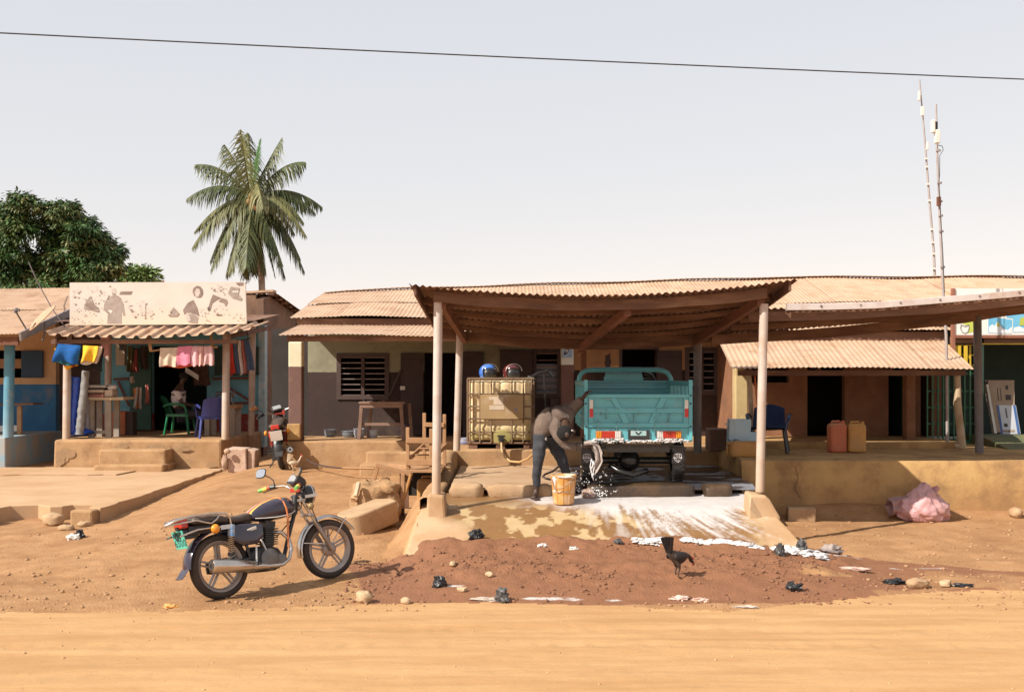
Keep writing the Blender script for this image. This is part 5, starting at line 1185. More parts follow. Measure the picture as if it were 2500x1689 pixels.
def motorbike(label, loc, yaw, steer, lean, body, stripes=True, plate='6500', platem=None, scale=1.0, pitch=0.0, group=None):
    rot = Matrix.Rotation(yaw, 3, 'Z') @ Matrix.Rotation(-pitch, 3, 'Y') @ Matrix.Rotation(-lean, 3, 'X')
    t = thing('motorbike', label, 'motorbike', loc, rot=rot, scale=scale, group=group)
    I = Matrix.Identity(4)
    def b(mb, name, m, parent=None, **k): return mb.build(name, m, parent or t, local=True, **k)
    RW, FX = .305, 1.26
    ax = Vector((.950 - FX, 0, .865 - .30)).normalized(); pv = Vector((FX, 0, .30))
    S = Matrix.Translation(pv) @ Matrix.Rotation(steer, 4, ax) @ Matrix.Translation(-pv)
    wheel_parts(t, (0, 0, RW), RW, I, .05)
    wheel_parts(t, (FX, 0, .30), .30, S, .042)
    # frame, swing arm
    mb = MB()
    mb.tube([(.93, 0, .80), (.7, 0, .76), (.36, 0, .68), (-.05, 0, .67), (-.36, 0, .70)], .022, 8); mb.tube([(.925, 0, .74), (.80, 0, .48), (.70, 0, .25), (.60, 0, .20), (.30, 0, .22)], .021, 8)
    for s in (-1, 1): mb.tube([(.30, s * .09, .22), (.27, s * .1, .40), (.20, s * .1, .66)], .016, 7); mb.tube([(.30, s * .1, .335), (0, s * .085, RW)], .02, 7)
    mb.tube([(.90, 0, .70), (.95, 0, .88)], .034, 10)
    b(mb, 'frame', m_black, smooth=60)
    # engine
    mb = MB(); mb.loft([(.30, .22, .40, .10), (.36, .19, .44, .125), (.52, .18, .43, .13), (.62, .19, .40, .10), (.67, .22, .34, .07)], 16, 3.2); e = b(mb, 'engine', m_engine, smooth=40)
    mb = MB(); tl = Matrix.Translation((.54, 0, .42)) @ Matrix.Rotation(R(10), 4, 'Y')
    mb.box(-.045, .045, -.055, .055, 0, .20, tl)
    for i in range(8): mb.box(-.075, .075, -.085, .085, .02 + .021 * i, .029 + .021 * i, tl)
    mb.box(-.055, .055, -.06, .06, .185, .245, tl); b(mb, 'cylinder', m_engine, e, smooth=0)
    mb = MB(); Mc = Matrix.Translation((.47, -.125, .30)) @ Matrix.Rotation(R(90), 4, 'X'); mb.lathe([(.105, 0), (.10, .022), (.085, .032), (.05, .036), (0, .038)], 24, Mc); mb.lathe([(.065, -.01), (.063, .03), (.05, .036), (0, .037)], 18, Matrix.Translation((.60, -.11, .27)) @ Matrix.Rotation(R(90), 4, 'X')); b(mb, 'crank_cover', mat('crank_grey', (.16, .15, .14), (.11, .1, .1), 9, .4, metal=.6, dust=.15), e, smooth=40)
    mb = MB(); mb.tube([(.40, -.13, .50), (.44, -.14, .38), (.47, -.15, .28)], .011, 6); mb.tube([(.33, -.15, .44), (.30, -.17, .28)], .010, 6); b(mb, 'kick_lever', m_chrome, e)
    mb = MB(); mb.box(.38, .47, -.07, .03, .50, .58); mb.tube([(.36, 0, .55), (.30, 0, .56)], .04, 8); b(mb, 'carburettor', m_alloy, e, smooth=40)
    # exhaust
    mb = MB(); mb.tube([(.60, -.04, .55), (.68, -.06, .54), (.745, -.085, .46), (.75, -.10, .36), (.70, -.12, .27), (.60, -.14, .225), (.42, -.165, .235)], .019, 10)
    ex = b(mb, 'exhaust_pipe', m_chrome, smooth=60)
    mb = MB(); A = Vector((.44, -.165, .235)); B = Vector((-.19, -.185, .325))
    mb.tube([A + (B - A) * q for q in (0, .12, .28, .34, .35, .6, .95, .985, 1)], [.022, .032, .046, .050, .055, .062, .064, .063, .052], 20, cap=False)
    mb.tube([B, B + (A - B) * .03], [.046, .02], 16)
    ms = b(mb, 'muffler', m_chrome, ex, smooth=50)
    mb = MB(); mb.tube([B + (B - A).normalized() * .004, B + (A - B).normalized() * .01], [.020, .020], 12); b(mb, 'outlet', m_black, ex)
    # tank, seat, side cover
    TS = [(.345, .69, .735, .05), (.40, .675, .785, .085), (.50, .665, .835, .115), (.62, .66, .868, .132), (.72, .665, .878, .135), (.80, .68, .868, .125), (.855, .70, .838, .10), (.885, .725, .80, .06)]
    mb = MB(); mb.loft(TS, 24, 2.6); tk = b(mb, 'tank', body, smooth=60)
    mb = MB()
    for s in (-1, 1): mb.tube([(q[0], s * (q[3] * .985), q[1] + .028) for q in TS[1:-1]], .0045, 5)
    b(mb, 'trim', m_white, tk)
    if stripes:
        for y0, y1, m in ((-.058, -.028, mat('stripe_yellow', (.75, .42, .08), None, 6, .35)), (-.028, .022, mat('stripe_red', (.62, .05, .03), None, 6, .35)), (.022, .05, mat('stripe_white', (.70, .66, .62), None, 6, .35))):
            mb = MB(); xs = np.linspace(.36, .84, 16)
            def top(x, y):
                z0, z1, w = [float(np.interp(x, [q[0] for q in TS], [q[k] for q in TS])) for k in (1, 2, 3)]
                c = max(0, 1 - (abs(y) / w) ** 2.6) ** (1 / 2.6); return (z0 + z1) / 2 + (z1 - z0) / 2 * c + .003
            mb.grid(lambda u, v: ((lambda x: (x, y0 + (y1 - y0) * v, top(x, y0 + (y1 - y0) * v)))(.36 + .48 * u)), 16, 3); b(mb, 'stripe', m, tk, smooth=180)
        mb = MB(); mb.tube([(.70, .02, .884), (.705, -.07, .872), (.715, -.125, .82), (.725, -.142, .76), (.735, -.135, .68), (.73, -.11, .52), (.725, -.09, .38)], .010, 6); b(mb, 'strap', mat('orange_strap', (.62, .20, .07), None, 9, .7), tk)
    mb = MB(); mb.loft([(-.28, .735, .765, .07), (-.25, .715, .79, .115), (-.12, .70, .80, .13), (.0, .69, .79, .13), (.08, .68, .765, .125), (.22, .67, .755, .115), (.34, .675, .77, .09), (.37, .69, .76, .07)], 18, 3.2); b(mb, 'seat', m_seat, smooth=60)
    for s in (-1, 1):
        mb = MB(); mb.loft([(.12, .52, .66, .012, s * .115), (.20, .46, .67, .02, s * .12), (.36, .46, .66, .02, s * .12), (.44, .52, .645, .012, s * .115)], 14, 3); sd = b(mb, 'side_cover', body, smooth=60)
        if s < 0: mb = MB(); mb.loft([(.26, .598, .610, .003, -.142), (.31, .592, .624, .004, -.143), (.36, .600, .632, .003, -.142)], 10, 2); b(mb, 'badge', m_white, sd)
    # fenders
    mb = MB(); arc_sheet(mb, (0, 0, RW), RW + .045, 70, 178, .072, .006, 22); mb.add([(-.35, -.07, .33), (-.35, .07, .33), (-.42, .06, .25), (-.42, -.06, .25), (-.35, -.07, .322), (-.35, .07, .322), (-.42, .06, .243), (-.42, -.06, .243)], [(0, 1, 2, 3), (7, 6, 5, 4), (0, 3, 7, 4), (1, 5, 6, 2), (2, 6, 7, 3)]); fd = b(mb, 'fender', m_navy if stripes else m_black, smooth=50)
    mb = MB(); mb.box(-.30, -.06, -.065, .065, .63, .715); mb.box(-.355, -.20, -.045, .045, .60, .69); b(mb, 'tail_cowl', m_black, smooth=0, bevel=.01)
    mb = MB(); arc_sheet(mb, (FX, 0, .30), .34, 28, 188, .055, .005, 24); mb.rot(S); ff = b(mb, 'fender', m_chrome if stripes else body, smooth=50)
    mb = MB()
    for s in (-1, 1): mb.tube([(FX, s * .07, .34), (FX + .20, s * .062, .60)], .006, 5); mb.tube([(FX - .05, s * .07, .36), (FX - .30, s * .06, .40)], .006, 5)
    mb.rot(S); b(mb, 'fender_stay', m_chrome, ff)
    # lights, plate
    mb = MB(); mb.box(-.38, -.30, -.07, .07, .70, .785); tlg = b(mb, 'tail_light', m_rlens, smooth=0, bevel=.015)
    for s in (-1, 1):
        mb = MB(); mb.ell((-.10, s * .185, .655), (.045, .035, .045), 12, 8); ind = b(mb, 'indicator', m_olens, smooth=180)
        mb = MB(); mb.tube([(-.10, s * .06, .66), (-.10, s * .16, .655)], .010, 6); b(mb, 'stem', m_chrome, ind)
        mb = MB(); mb.ell((1.03, s * .15, .76), (.034, .03, .034), 12, 8); mb.rot(S); ind = b(mb, 'indicator', m_ind2, smooth=180)
        mb = MB(); mb.tube([(1.02, s * .06, .76), (1.03, s * .13, .76)], .010, 6); mb.rot(S); b(mb, 'stem', m_chrome, ind)
    Mp = Matrix.Translation((-.37, 0, .60)) @ Matrix.Rotation(R(-14), 4, 'Y')
    pw, ph = (.10, .085)
    mb = MB(); mb.box(-.003, .003, -pw, pw, -ph, ph, Mp); pl = b(mb, 'number_plate', platem or m_plate, smooth=0)
    mb = MB(); mb.box(.003, .03, -.02, .02, -.02, .12, Mp); b(mb, 'plate_bracket', m_black, pl, smooth=0)
    if plate:
        cu = bpy.data.curves.new('plate_number', 'FONT'); cu.body = plate; cu.size = .095; cu.align_x = 'CENTER'; cu.extrude = .0008; cu.space_character = 1.12
        tob = bpy.data.objects.new('plate_number', cu); tm = bpy.data.meshes.new_from_object(tob)
        bpy.data.objects.remove(tob)
        # text plane -> faces backwards (-x), reading left to right from behind
        Mt = Mp @ Matrix(((0, 0, -1, -.004), (-1, 0, 0, 0), (0, 1, 0, -.062), (0, 0, 0, 1)))
        tm.transform(Mt); tm.materials.clear(); tm.materials.append(mat('plate_ink', (.015, .06, .06)))
        to = bpy.data.objects.new('plate_number', tm); col.objects.link(to); to.parent = pl; WM[to.name] = wmat(pl)
        mb = MB()
        for i, (y, z, q) in enumerate(((.07, .05, .3), (.045, .02, -.5), (.01, .012, .1), (-.03, .03, .5), (-.05, .062, .9), (.0, .055, 0), (.03, .06, .4))):
            mb.box(-.0065, -.0035, -.013, .013, -.022, .022, Mp @ Matrix.Translation((0, y, z)) @ Matrix.Rotation(q, 4, 'X'))
        b(mb, 'plate_mark', mat('plate_ink', (.015, .06, .06)), pl, smooth=0)
    # rear rack
    if stripes:
        mb = MB()
        for s in (-1, 1):
            mb.tube([(.10, s * .13, .66), (.09, s * .14, .74), (.05, s * .14, .785), (-.06, s * .135, .80), (-.30, s * .125, .80), (-.44, s * .09, .775), (-.50, 0, .745)], .011, 7)
            mb.tube([(.04, s * .14, .665), (-.08, s * .14, .67), (-.25, s * .135, .67), (-.43, s * .13, .63)], .010, 7)
            mb.tube([(.0, s * .138, .792), (-.05, s * .14, .74), (-.11, s * .14, .71), (-.18, s * .14, .73), (-.25, s * .135, .755), (-.35, s * .12, .75), (-.49, s * .03, .742)], .009, 7)
        for x in (-.22, -.31, -.40): mb.tube([(x, -.12, .795 - .01 * (x < -.35)), (x, .12, .795 - .01 * (x < -.35))], .008, 6)
        mb.box(-.02, .10, -.15, -.143, .64, .68); b(mb, 'rack', m_chrome, smooth=60)
    # shocks
    for s in (-1, 1):
        A = Vector((.06, s * .125, .38)); B = Vector((.11, s * .125, .69))
        mb = MB(); mb.tube([A, B], .012, 8); mb.tube([A + (B - A) * .02, A + (B - A) * .12], .03, 10); sh = b(mb, 'shock', m_black, smooth=60)
        mb = MB(); pts = [A + (B - A) * (.10 + .50 * i / 63) + Vector((math.cos(i * .78), math.sin(i * .78), 0)) * .028 for i in range(64)]; mb.tube(pts, .0055, 5); b(mb, 'spring', m_chrome if stripes else m_redp, sh)
        mb = MB(); mb.tube([A + (B - A) * .60, A + (B - A) * .95], .034, 14); b(mb, 'sleeve', mat('blue_sleeve', (.05, .20, .48), (.4, .42, .4), 28, .4) if stripes else m_redp, sh, smooth=60)
    # chain case, stands, pegs
    mb = MB(); mb.loft([(-.08, .25, .36, .012, .10), (.0, .235, .375, .014, .10), (.30, .29, .38, .014, .10), (.36, .31, .36, .01, .1)], 12, 3); b(mb, 'chain_case', m_black, smooth=60)
    mb = MB(); mb.tube([(.30, .10, .20), (.24, .20, .08), (.20, .27, -.005)], .011, 6); mb.tube([(.20, .27, .0), (.16, .30, .0)], .014, 6); b(mb, 'stand', m_black)
    for s in (-1, 1):
        for q in ([(.30, s * .12, .28), (.30, s * .24, .275)], [(.06, s * .12, .34), (.05, s * .20, .345)]): mb = MB(); mb.tube(q, .014, 7); b(mb, 'foot_peg', m_black)
    # fork and controls
    for s in (-1, 1):
        mb = MB(); top = Vector((FX, s * .082, .30)) + ax * .66; a0 = Vector((FX, s * .082, .30)); mb.tube([a0 + ax * .30, top], .016, 9); mb.rot(S); fk = b(mb, 'fork_leg', m_chrome, smooth=60)
        mb = MB(); mb.tube([a0 - ax * .02, a0 + ax * .02, a0 + ax * .31, a0 + ax * .33], [.018, .025, .025, .021], 10); mb.rot(S); b(mb, 'slider', m_alloy, fk, smooth=60)
    mb = MB(); 
    for h in (.42, .60): c = Vector((FX, 0, .30)) + ax * h; mb.cb(c, (.06, .22, .03))
    mb.rot(S); b(mb, 'fork_yoke', m_alloy, smooth=0, bevel=.006)
    mb = MB(); Mh = Matrix.Translation((1.06, 0, .875)) @ Matrix.Rotation(R(90), 4, 'Y'); mb.lathe([(0, -.09), (.05, -.085), (.082, -.05), (.092, .03), (.092, .045)], 24, Mh); mb.rot(S); hl = b(mb, 'headlight', m_black, smooth=50)
    mb = MB(); mb.lathe([(.092, .04), (.098, .05), (.092, .066), (.084, .06)], 24, Mh, closed=True); mb.rot(S); b(mb, 'bezel', m_chrome, hl, smooth=50)
    mb = MB(); mb.lathe([(.086, .056), (.06, .068), (0, .074)], 20, Mh); mb.rot(S); b(mb, 'lens', m_clear, hl, smooth=60)
    mb = MB()
    for s in (-1, 1): mb.bar((1.0, s * .10, .86), (1.13, s * .10, .865), .006, .03)
    mb.rot(S); b(mb, 'headlight_bracket', m_chrome, hl, smooth=0)
    mb = MB(); Mg = Matrix.Translation((.985, 0, 1.005)) @ Matrix.Rotation(R(38), 4, 'Y'); mb.loft([(-.07, -.045, .05, .075), (-.065, -.055, .06, .10), (.02, -.05, .055, .10), (.06, -.035, .04, .07), (.065, -.02, .03, .05)], 16, 4, M=Mg); mb.rot(S); ga = b(mb, 'gauge_box', m_black, smooth=40)
    mb = MB(); mb.box(-.073, -.070, -.075, .075, -.03, .045, Mg); mb.rot(S); b(mb, 'gauge_glass', mat('gauge_glass', (.35, .35, .36), (.2, .2, .2), 9, .1), ga, smooth=0)
    mb = MB()
    for s in (-1, 1): mb.tube([(.955, s * .0, .925), (.955, s * .07, .93), (.94, s * .12, .965), (.92, s * .17, .985), (.86, s * .28, .985), (.825, s * .34, .98)], .0115, 8)
    mb.rot(S); hb = b(mb, 'handlebar', m_chrome, smooth=60)
    gcol = [(mat('grip_red', (.60, .10, .04), None, 8, .6), 0, .25), (mat('grip_yellow', (.80, .68, .10), None, 8, .6), .25, .60), (mat('grip_green', (.22, .50, .12), None, 8, .6), .60, 1.0)] if stripes else [(m_black, 0, 1.0)]
    for s in (-1, 1):
        A = Vector((.83, s * .325, .982)); B = Vector((.745, s * .415, .955))
        for m, u0, u1 in gcol:
            mb = MB(); mb.tube([A + (B - A) * (u0 + (u1 - u0) * q) for q in (0, .5, 1)], .021 if u1 < 1 else [.021, .021, .018], 10); mb.rot(S); b(mb, 'grip', m, hb, smooth=60)
        mb = MB(); mb.tube([(.865, s * .27, .985), (.835, s * .315, .982)], .026, 8); mb.tube([(.90, s * .28, .972), (.865, s * .36, .958), (.80, s * .42, .935)], .006, 5); mb.rot(S); b(mb, 'lever', m_black, hb)
        c = Vector((.80, s * .42, 1.13)) if s > 0 else Vector((.84, s * .33, 1.11))
        mb = MB(); mb.tube([(.865, s * .27, .985), (.86, s * .285, 1.05), (.85, s * .33, 1.08), c], .006, 6); mb.rot(S); mi_ = b(mb, 'mirror', m_black, hb)
        Mm = Matrix.Translation(c) @ Matrix.Rotation(R(12 * s), 4, 'Z') @ Matrix.Rotation(R(20), 4, 'Y')
        mb = MB(); mb.loft([(-.012, -.048, .05, .078), (-.006, -.052, .054, .082), (.018, -.03, .03, .05), (.024, -.01, .01, .02)], 18, 3.2, M=Mm); mb.rot(S); b(mb, 'mirror_shell', m_black, mi_, smooth=40)
        mb = MB(); mb.loft([(-.0155, -.043, .045, .073), (-.0125, -.043, .045, .073)], 18, 3.2, M=Mm); mb.rot(S); b(mb, 'mirror_glass', m_glass, mi_, smooth=40)
    mb = MB(); mb.tube([(.93, -.02, .98), (.99, -.05, .9), (.95, -.07, .75), (.78, -.06, .66)], .006, 5); mb.tube([(.93, .03, .99), (1.02, .0, .93), (.97, .05, .70), (.7, .05, .5)], .006, 5); mb.tube([(1.0, -.1, .96), (1.05, -.11, .72), (1.12, -.10, .52), (1.22, -.09, .33)], .006, 5); b(mb, 'cables', m_black)
    mb = MB(); mb.cb((.955, 0, .935), (.05, .12, .04)); mb.cb((.93, -.09, .945), (.03, .04, .08)); b(mb, 'bar_clamp', m_redp, smooth=0, bevel=.005)
    return t
yawb = R(46)
motorbike('dark blue motorbike with a chrome rack parked on the dirt by the road', (-2.705, 10.36, G(-2.7, 10.36) - .006), yawb, R(-9), R(11), m_navy, pitch=R(1.4))
motorbike('black motorbike with red shock absorbers parked back to the road beside the fabric shop', (PX(690, 19.1), 19.1, G(PX(690, 19.1), 19.1) - .006), R(98), R(14), R(8), m_seat, stripes=False, plate=None, platem=m_white)

# ------------------------------------------------------------------ cargo tricycle
m_teal = mat('teal_paint', (0.10, 0.40, 0.455), (0.08, 0.345, 0.40), 4, .38, bump=.05, bs=30, stain=(.30, .42, .42), ss=4, st=(.60, .85), coat=.25, dust=.10)
m_chas = mat('wet_black_metal', (0.012, 0.012, 0.012), (0.02, 0.018, 0.017), 8, .25)
tri = thing('cargo_tricycle', 'teal cargo tricycle seen from behind with soapsuds on its tailgate', 'cargo tricycle', (1.575, 13.86, .74))
DG = 13.86
def T(a, b, D=DG): return (PX(a, D), PZ(b, D))
def pbox(mb, a0, a1, b0, b1, y0, y1, D=DG):
    mb.box(PX(a0, D), PX(a1, D), y0, y1, PZ(b1, D), PZ(b0, D))
mb = MB(); pbox(mb, 1427, 1690, 963, 1043, DG, DG + .02); gate = mb.build('tailgate', m_teal, tri, smooth=0, bevel=.004)
mb = MB(); y0, y1 = DG - .028, DG - .001
pbox(mb, 1435, 1682, 962, 971, y0 - .006, y1); pbox(mb, 1435, 1682, 1032, 1043, y0, y1); pbox(mb, 1436, 1448, 971, 1032, y0, y1); pbox(mb, 1668, 1681, 971, 1032, y0, y1)
pbox(mb, 1448, 1668, 995.5, 1008, y0 + .004, y1)
for q in ([(1489, 971), (1504, 971), (1517, 995.5), (1503, 995.5)], [(1509, 1008), (1524, 1008), (1538, 1032), (1521, 1032)], [(1613, 971), (1629, 971), (1616, 995.5), (1600, 995.5)], [(1594, 1008), (1609, 1008), (1598, 1032), (1583, 1032)]):
    mb.prism([T(a, b) for a, b in q], y0 + .002, y1)
mb.build('gate_rib', m_teal, gate, smooth=0, bevel=.005)
for a in (1426, 1681):
    mb = MB(); pbox(mb, a, a + 8.5, 927, 1074, DG - .04, DG + .03); pp = mb.build('corner_post', m_teal, tri, smooth=0, bevel=.004)
    mb = MB()
    for bq in (965, 985, 1041): mb.ell((PX(a + 4, DG), DG - .042, PZ(bq, DG)), .012, 8, 6)
    mb.build('bolt', m_black, pp)
m_refl = mat('reflector_red', (.60, .03, .03), None, 8, .3)
for a in (1439, 1671):
    mb = MB(); pbox(mb, a, a + 8.5, 976, 997, DG - .034, DG - .030); mb.build('reflector', m_white, gate, smooth=0)
    mb = MB(); pbox(mb, a, a + 8.5, 997.3, 1018, DG - .034, DG - .030); mb.build('reflector', m_refl, gate, smooth=0)
# light board and lamps
mb = MB(); pbox(mb, 1427, 1690, 1044, 1078, DG - .01, DG + .03); lb = mb.build('light_board', m_teal, tri, smooth=0, bevel=.004)
for segs in ([(1455, 1468, m_olens), (1468, 1501, m_rlens), (1501, 1515, m_clear)], [(1604, 1618, m_clear), (1618, 1649, m_rlens), (1649, 1662, m_olens)]):
    mb = MB(); pbox(mb, segs[0][0] - 1.5, segs[2][1] + 1.5, 1051, 1070, DG - .022, DG - .0101); lamp = mb.build('tail_lamp', m_alloy, lb, smooth=0)
    for a, c, m in segs:
        mb = MB(); n = int((c - a) / 4.2)
        for i in range(n):
            x0 = a + (c - a) * i / n; pbox(mb, x0 + .3, x0 + (c - a) / n - .3, 1052, 1069, DG - .042, DG - .0221)
        mb.build('lens', m, tri if False else lb, smooth=0, bevel=.004)
mb = MB(); pbox(mb, 1533, 1585, 1050, 1072, DG - .035, DG - .0101); hp = mb.build('plate_holder', m_black, lb, smooth=0, bevel=.004)
mb = MB(); pbox(mb, 1539, 1577, 1051, 1063, DG - .040, DG - .0351); mb.build('plate_panel', mat('pale_teal', (.20, .42, .43), (.4, .45, .45), 14, .5), hp, smooth=0)
mb = MB(); c = (1558, 1055.5)
for q in ([(1549, 1053), (1555, 1061), (1560, 1061), (1567, 1053), (1563, 1053), (1558, 1058), (1553, 1053)],): mb.poly([(T(a, b)[0], DG - .0415, T(a, b)[1]) for a, b in q])
mb.build('emblem', m_black, hp, smooth=0)
# box sides, front board, floor
xl, xr = PX(1429, DG), PX(1687, DG); zf = PZ(1046, DG); YF = 15.62; zt = PZ(930, DG)
mb = MB(); mb.box(xl, xr, DG + .03, YF, zf - .03, zf); mb.build('bed_floor', m_teal, tri, smooth=0)
for s, x in ((-1, xl), (1, xr)):
    mb = MB(); mb.box(x - .018, x + .018, DG + .03, YF, zf, zt - .2); mb.box(x - .03, x + .03, DG + .03, YF, zt - .06, zt); 
    for y in np.linspace(DG + .3, YF - .1, 5): mb.box(x - .028, x + .028, y - .03, y + .03, zf + .001, zt - .061)
    for zz in (zf + .12, zf + .3): mb.box(x - .026, x + .026, DG + .032, YF - .002, zz, zz + .05)
    mb.build('side_panel', m_teal, tri, smooth=0, bevel=.004)
zfb = PZ(931, YF)
mb = MB(); mb.box(xl + .02, xr - .02, YF, YF + .03, zf, zfb)
for k in range(5): z = zf + .06 + k * (zfb - zf - .06) / 5; mb.box(xl + .04, xr - .04, YF - .035, YF - .001, z, z + .055)
mb.box(xl + .02, xr - .02, YF - .04, YF + .04, zfb - .015, zfb + .012); mb.build('front_board', m_teal, tri, smooth=0, bevel=.005)
mb = MB(); D2 = 16.0
mb.tube([P(a, b, D2) for a, b in ((1413, 1010), (1413, 935), (1415, 920), (1421, 910), (1432, 904.5), (1445, 903), (1530, 902), (1608, 903), (1620, 905), (1630, 911), (1637, 922), (1640, 936), (1641, 1010))], .034, 12); mb.build('guard_rail', m_teal, tri, smooth=60)
mb = MB(); D3 = 16.25; mb.prism([T(a, b, D3) for a, b in ((1474, 930), (1572, 930), (1567, 908.5), (1480, 908.5))], D3, D3 + .1); mb.build('seat_back', m_teal, tri, smooth=0, bevel=.015)
mb = MB(); mb.tube([P(1575, 911, 16.6), P(1590, 916, 16.6), P(1598, 930, 16.6)], .03, 8); mb.tube([P(1470, 925, 16.6), P(1600, 925, 16.6)], .018, 8); mb.box(1.3, 1.95, 16.3, 16.55, 1.2, 1.6); mb.build('saddle', m_black, tri, smooth=40)
mb = MB(); mb.lathe([(.2, -.05), (.26, -.06), (.28, 0), (.26, .06), (.2, .05)], 24, Matrix.Translation((1.6, 16.55, 1.02)) @ Matrix.Rotation(R(90), 4, 'Y')); mb.build('wheel', m_rubber, tri, smooth=50)
# chassis, axle, springs
mb = MB(); zb = PZ(1078, DG)
for x in (1.15, 2.0): mb.box(x - .03, x + .03, DG + .04, 16.0, zb - .07, zb - .002)
for y in (DG + .06, 14.5, 15.2): mb.box(xl + .05, xr - .05, y, y + .06, zb - .10, zb - .071)
mb.box(1.18, 1.98, DG + .02, DG + .04, PZ(1104, DG), PZ(1083, DG)); ch = mb.build('chassis', m_chas, tri, smooth=0, bevel=.004)
ZA = .735 + .275
mb = MB(); mb.tube([(1.03, 14.22, ZA), (2.18, 14.22, ZA)], .045, 12); mb.ell((1.50, 14.22, ZA), (.15, .14, .14), 16, 10); mb.build('axle', m_chas, tri, smooth=60)
mb = MB(); mb.tube([(1.25, 14.1, ZA - .06), (1.35, 13.98, ZA - .12), (1.52, 13.95, ZA - .17), (1.72, 14.1, ZA - .12)], .035, 8); mb.build('exhaust', m_chas, tri, smooth=60)
for x in (1.14, 2.02):
    mb = MB()
    for k in range(4): mb.tube([(x, 14.22 + d * (.42 - .07 * k), ZA + .05 + .11 * d * d * (1 - .15 * k) - .016 * k) for d in np.linspace(-1, 1, 9)], .012, 5)
    mb.build('leaf_spring', m_chas, tri, smooth=60)
m_mflap = mat('mud_flap', (.016, .017, .022), (.03, .03, .036), 5, .3)
m_soapline = mat('emblem_white', (.62, .58, .57), None, 12, .6)
m_tritire = mat('wet_tyre', (.014, .014, .015), (.022, .02, .02), 6, .3)
for cx in (1433, 1651):
    D4 = 14.22; X = PX(cx, D4)
    Mw = Matrix.Translation((X, D4, .735 + .275)) @ Matrix.Rotation(R(90), 4, 'Y')
    mb = MB(); mb.lathe([(.15, -.065), (.2, -.08), (.245, -.078), (.272, -.05), (.277, 0), (.272, .05), (.245, .078), (.2, .08), (.15, .065)], 36, Mw); w = mb.build('wheel', m_tritire, tri, smooth=50)
    mb = MB(); mb.lathe([(0, -.05), (.06, -.05), (.14, -.03), (.152, -.06), (.152, .06), (.14, .03), (.06, .05), (0, .05)], 24, Mw); mb.build('rim', m_chas, w, smooth=40)
    mb = MB()
    for i in range(30):
        for s in (-1, 1): mb.box(-.008, .006, -.014, .014, -.035, .035, Mw @ Matrix.Rotation(2 * math.pi * i / 30 + s * .05, 4, 'Z') @ Matrix.Translation((.276, 0, s * .035)) @ Matrix.Rotation(s * .45, 4, 'X'))
    mb.build('tread', m_tritire, w, smooth=0)
    yf = 13.93; xf = X * yf / D4 + (.02 if cx > 1500 else 0)
    mb = MB(); mb.box(xf - .075, xf + .075, yf, yf + .012, PZ(1131, yf), PZ(1086, yf)); fl_ = mb.build('mud_flap', m_mflap, tri, smooth=0, bevel=.004)
    mb = MB(); cz0 = PZ(1117, yf)
    mb.box(xf - .055, xf + .055, yf - .004, yf - .001, cz0 - .006, cz0 + .006)
    ring = [(-.05, .0), (-.04, .04), (0, .05), (.04, .04), (.05, .0), (.03, -.035), (0, -.06), (-.03, -.035)]
    mb.tube([(xf + a, yf - .003, cz0 + c_) for a, c_ in ring], .004, 5, closed=True)
    for k in (-.02, 0, .02): mb.box(xf + k - .003, xf + k + .003, yf - .004, yf - .001, cz0 + .012, cz0 + .036)
    mb.tube([(xf - .02, yf - .003, cz0 - .018), (xf, yf - .003, cz0 - .04), (xf + .02, yf - .003, cz0 - .018)], .0035, 5)
    mb.build('flap_emblem', m_soapline, fl_, smooth=0)
# suds on the tailgate and dripping from its lower edge
rn = random.Random(21)
mb = MB()
for i in range(90):
    a = rn.uniform(1428, 1690); mb.ell((PX(a, DG), DG - .018, PZ(1076 + rn.gauss(0, 1.2), DG)), (rn.uniform(.015, .04), .014, rn.uniform(.005, .011)), 7, 5)
for i in range(70):
    a = rn.choice([rn.uniform(1450, 1520), rn.uniform(1600, 1668)]); mb.ell((PX(a, DG), DG - .02, PZ(1071 + rn.gauss(0, 1.5), DG)), (rn.uniform(.01, .03), .02, rn.uniform(.008, .018)), 7, 5)
for i in range(34):
    a = 1432 + 7.4 * i + rn.uniform(-2, 2); l = rn.uniform(.004, .014); mb.ell((PX(a, DG), DG + .0, PZ(1078.5, DG) - l * .5), (.012, .010, l), 7, 5)
sf = mb.build('suds', m_foam, tri, smooth=180); sf['kind'] = 'stuff'
mb = MB()
for i in range(14):
    a = rn.uniform(1440, 1680); b0 = rn.uniform(985, 1040); l = rn.uniform(.03, .22); w = rn.uniform(.0015, .0035)
    mb.box(PX(a, DG) - w, PX(a, DG) + w, DG - .033, DG - .0005, PZ(b0, DG) - l, PZ(b0, DG))
    mb.ell((PX(a, DG), DG - .031, PZ(b0, DG) - l), (w * 2, .004, w * 2.5), 6, 5)
for i in range(24):
    a = rn.uniform(1450, 1665); b0 = rn.choice([996, 1009, 1033, 1034, 972]); mb.ell((PX(a, DG), DG - .030, PZ(b0 + rn.uniform(0, 3), DG)), (rn.uniform(.015, .06), .004, rn.uniform(.003, .008)), 8, 5)
sf = mb.build('soap_streaks', mat('soap_film', (.26, .42, .44), (.14, .34, .36), 40, .4), tri, smooth=180); sf['kind'] = 'stuff'

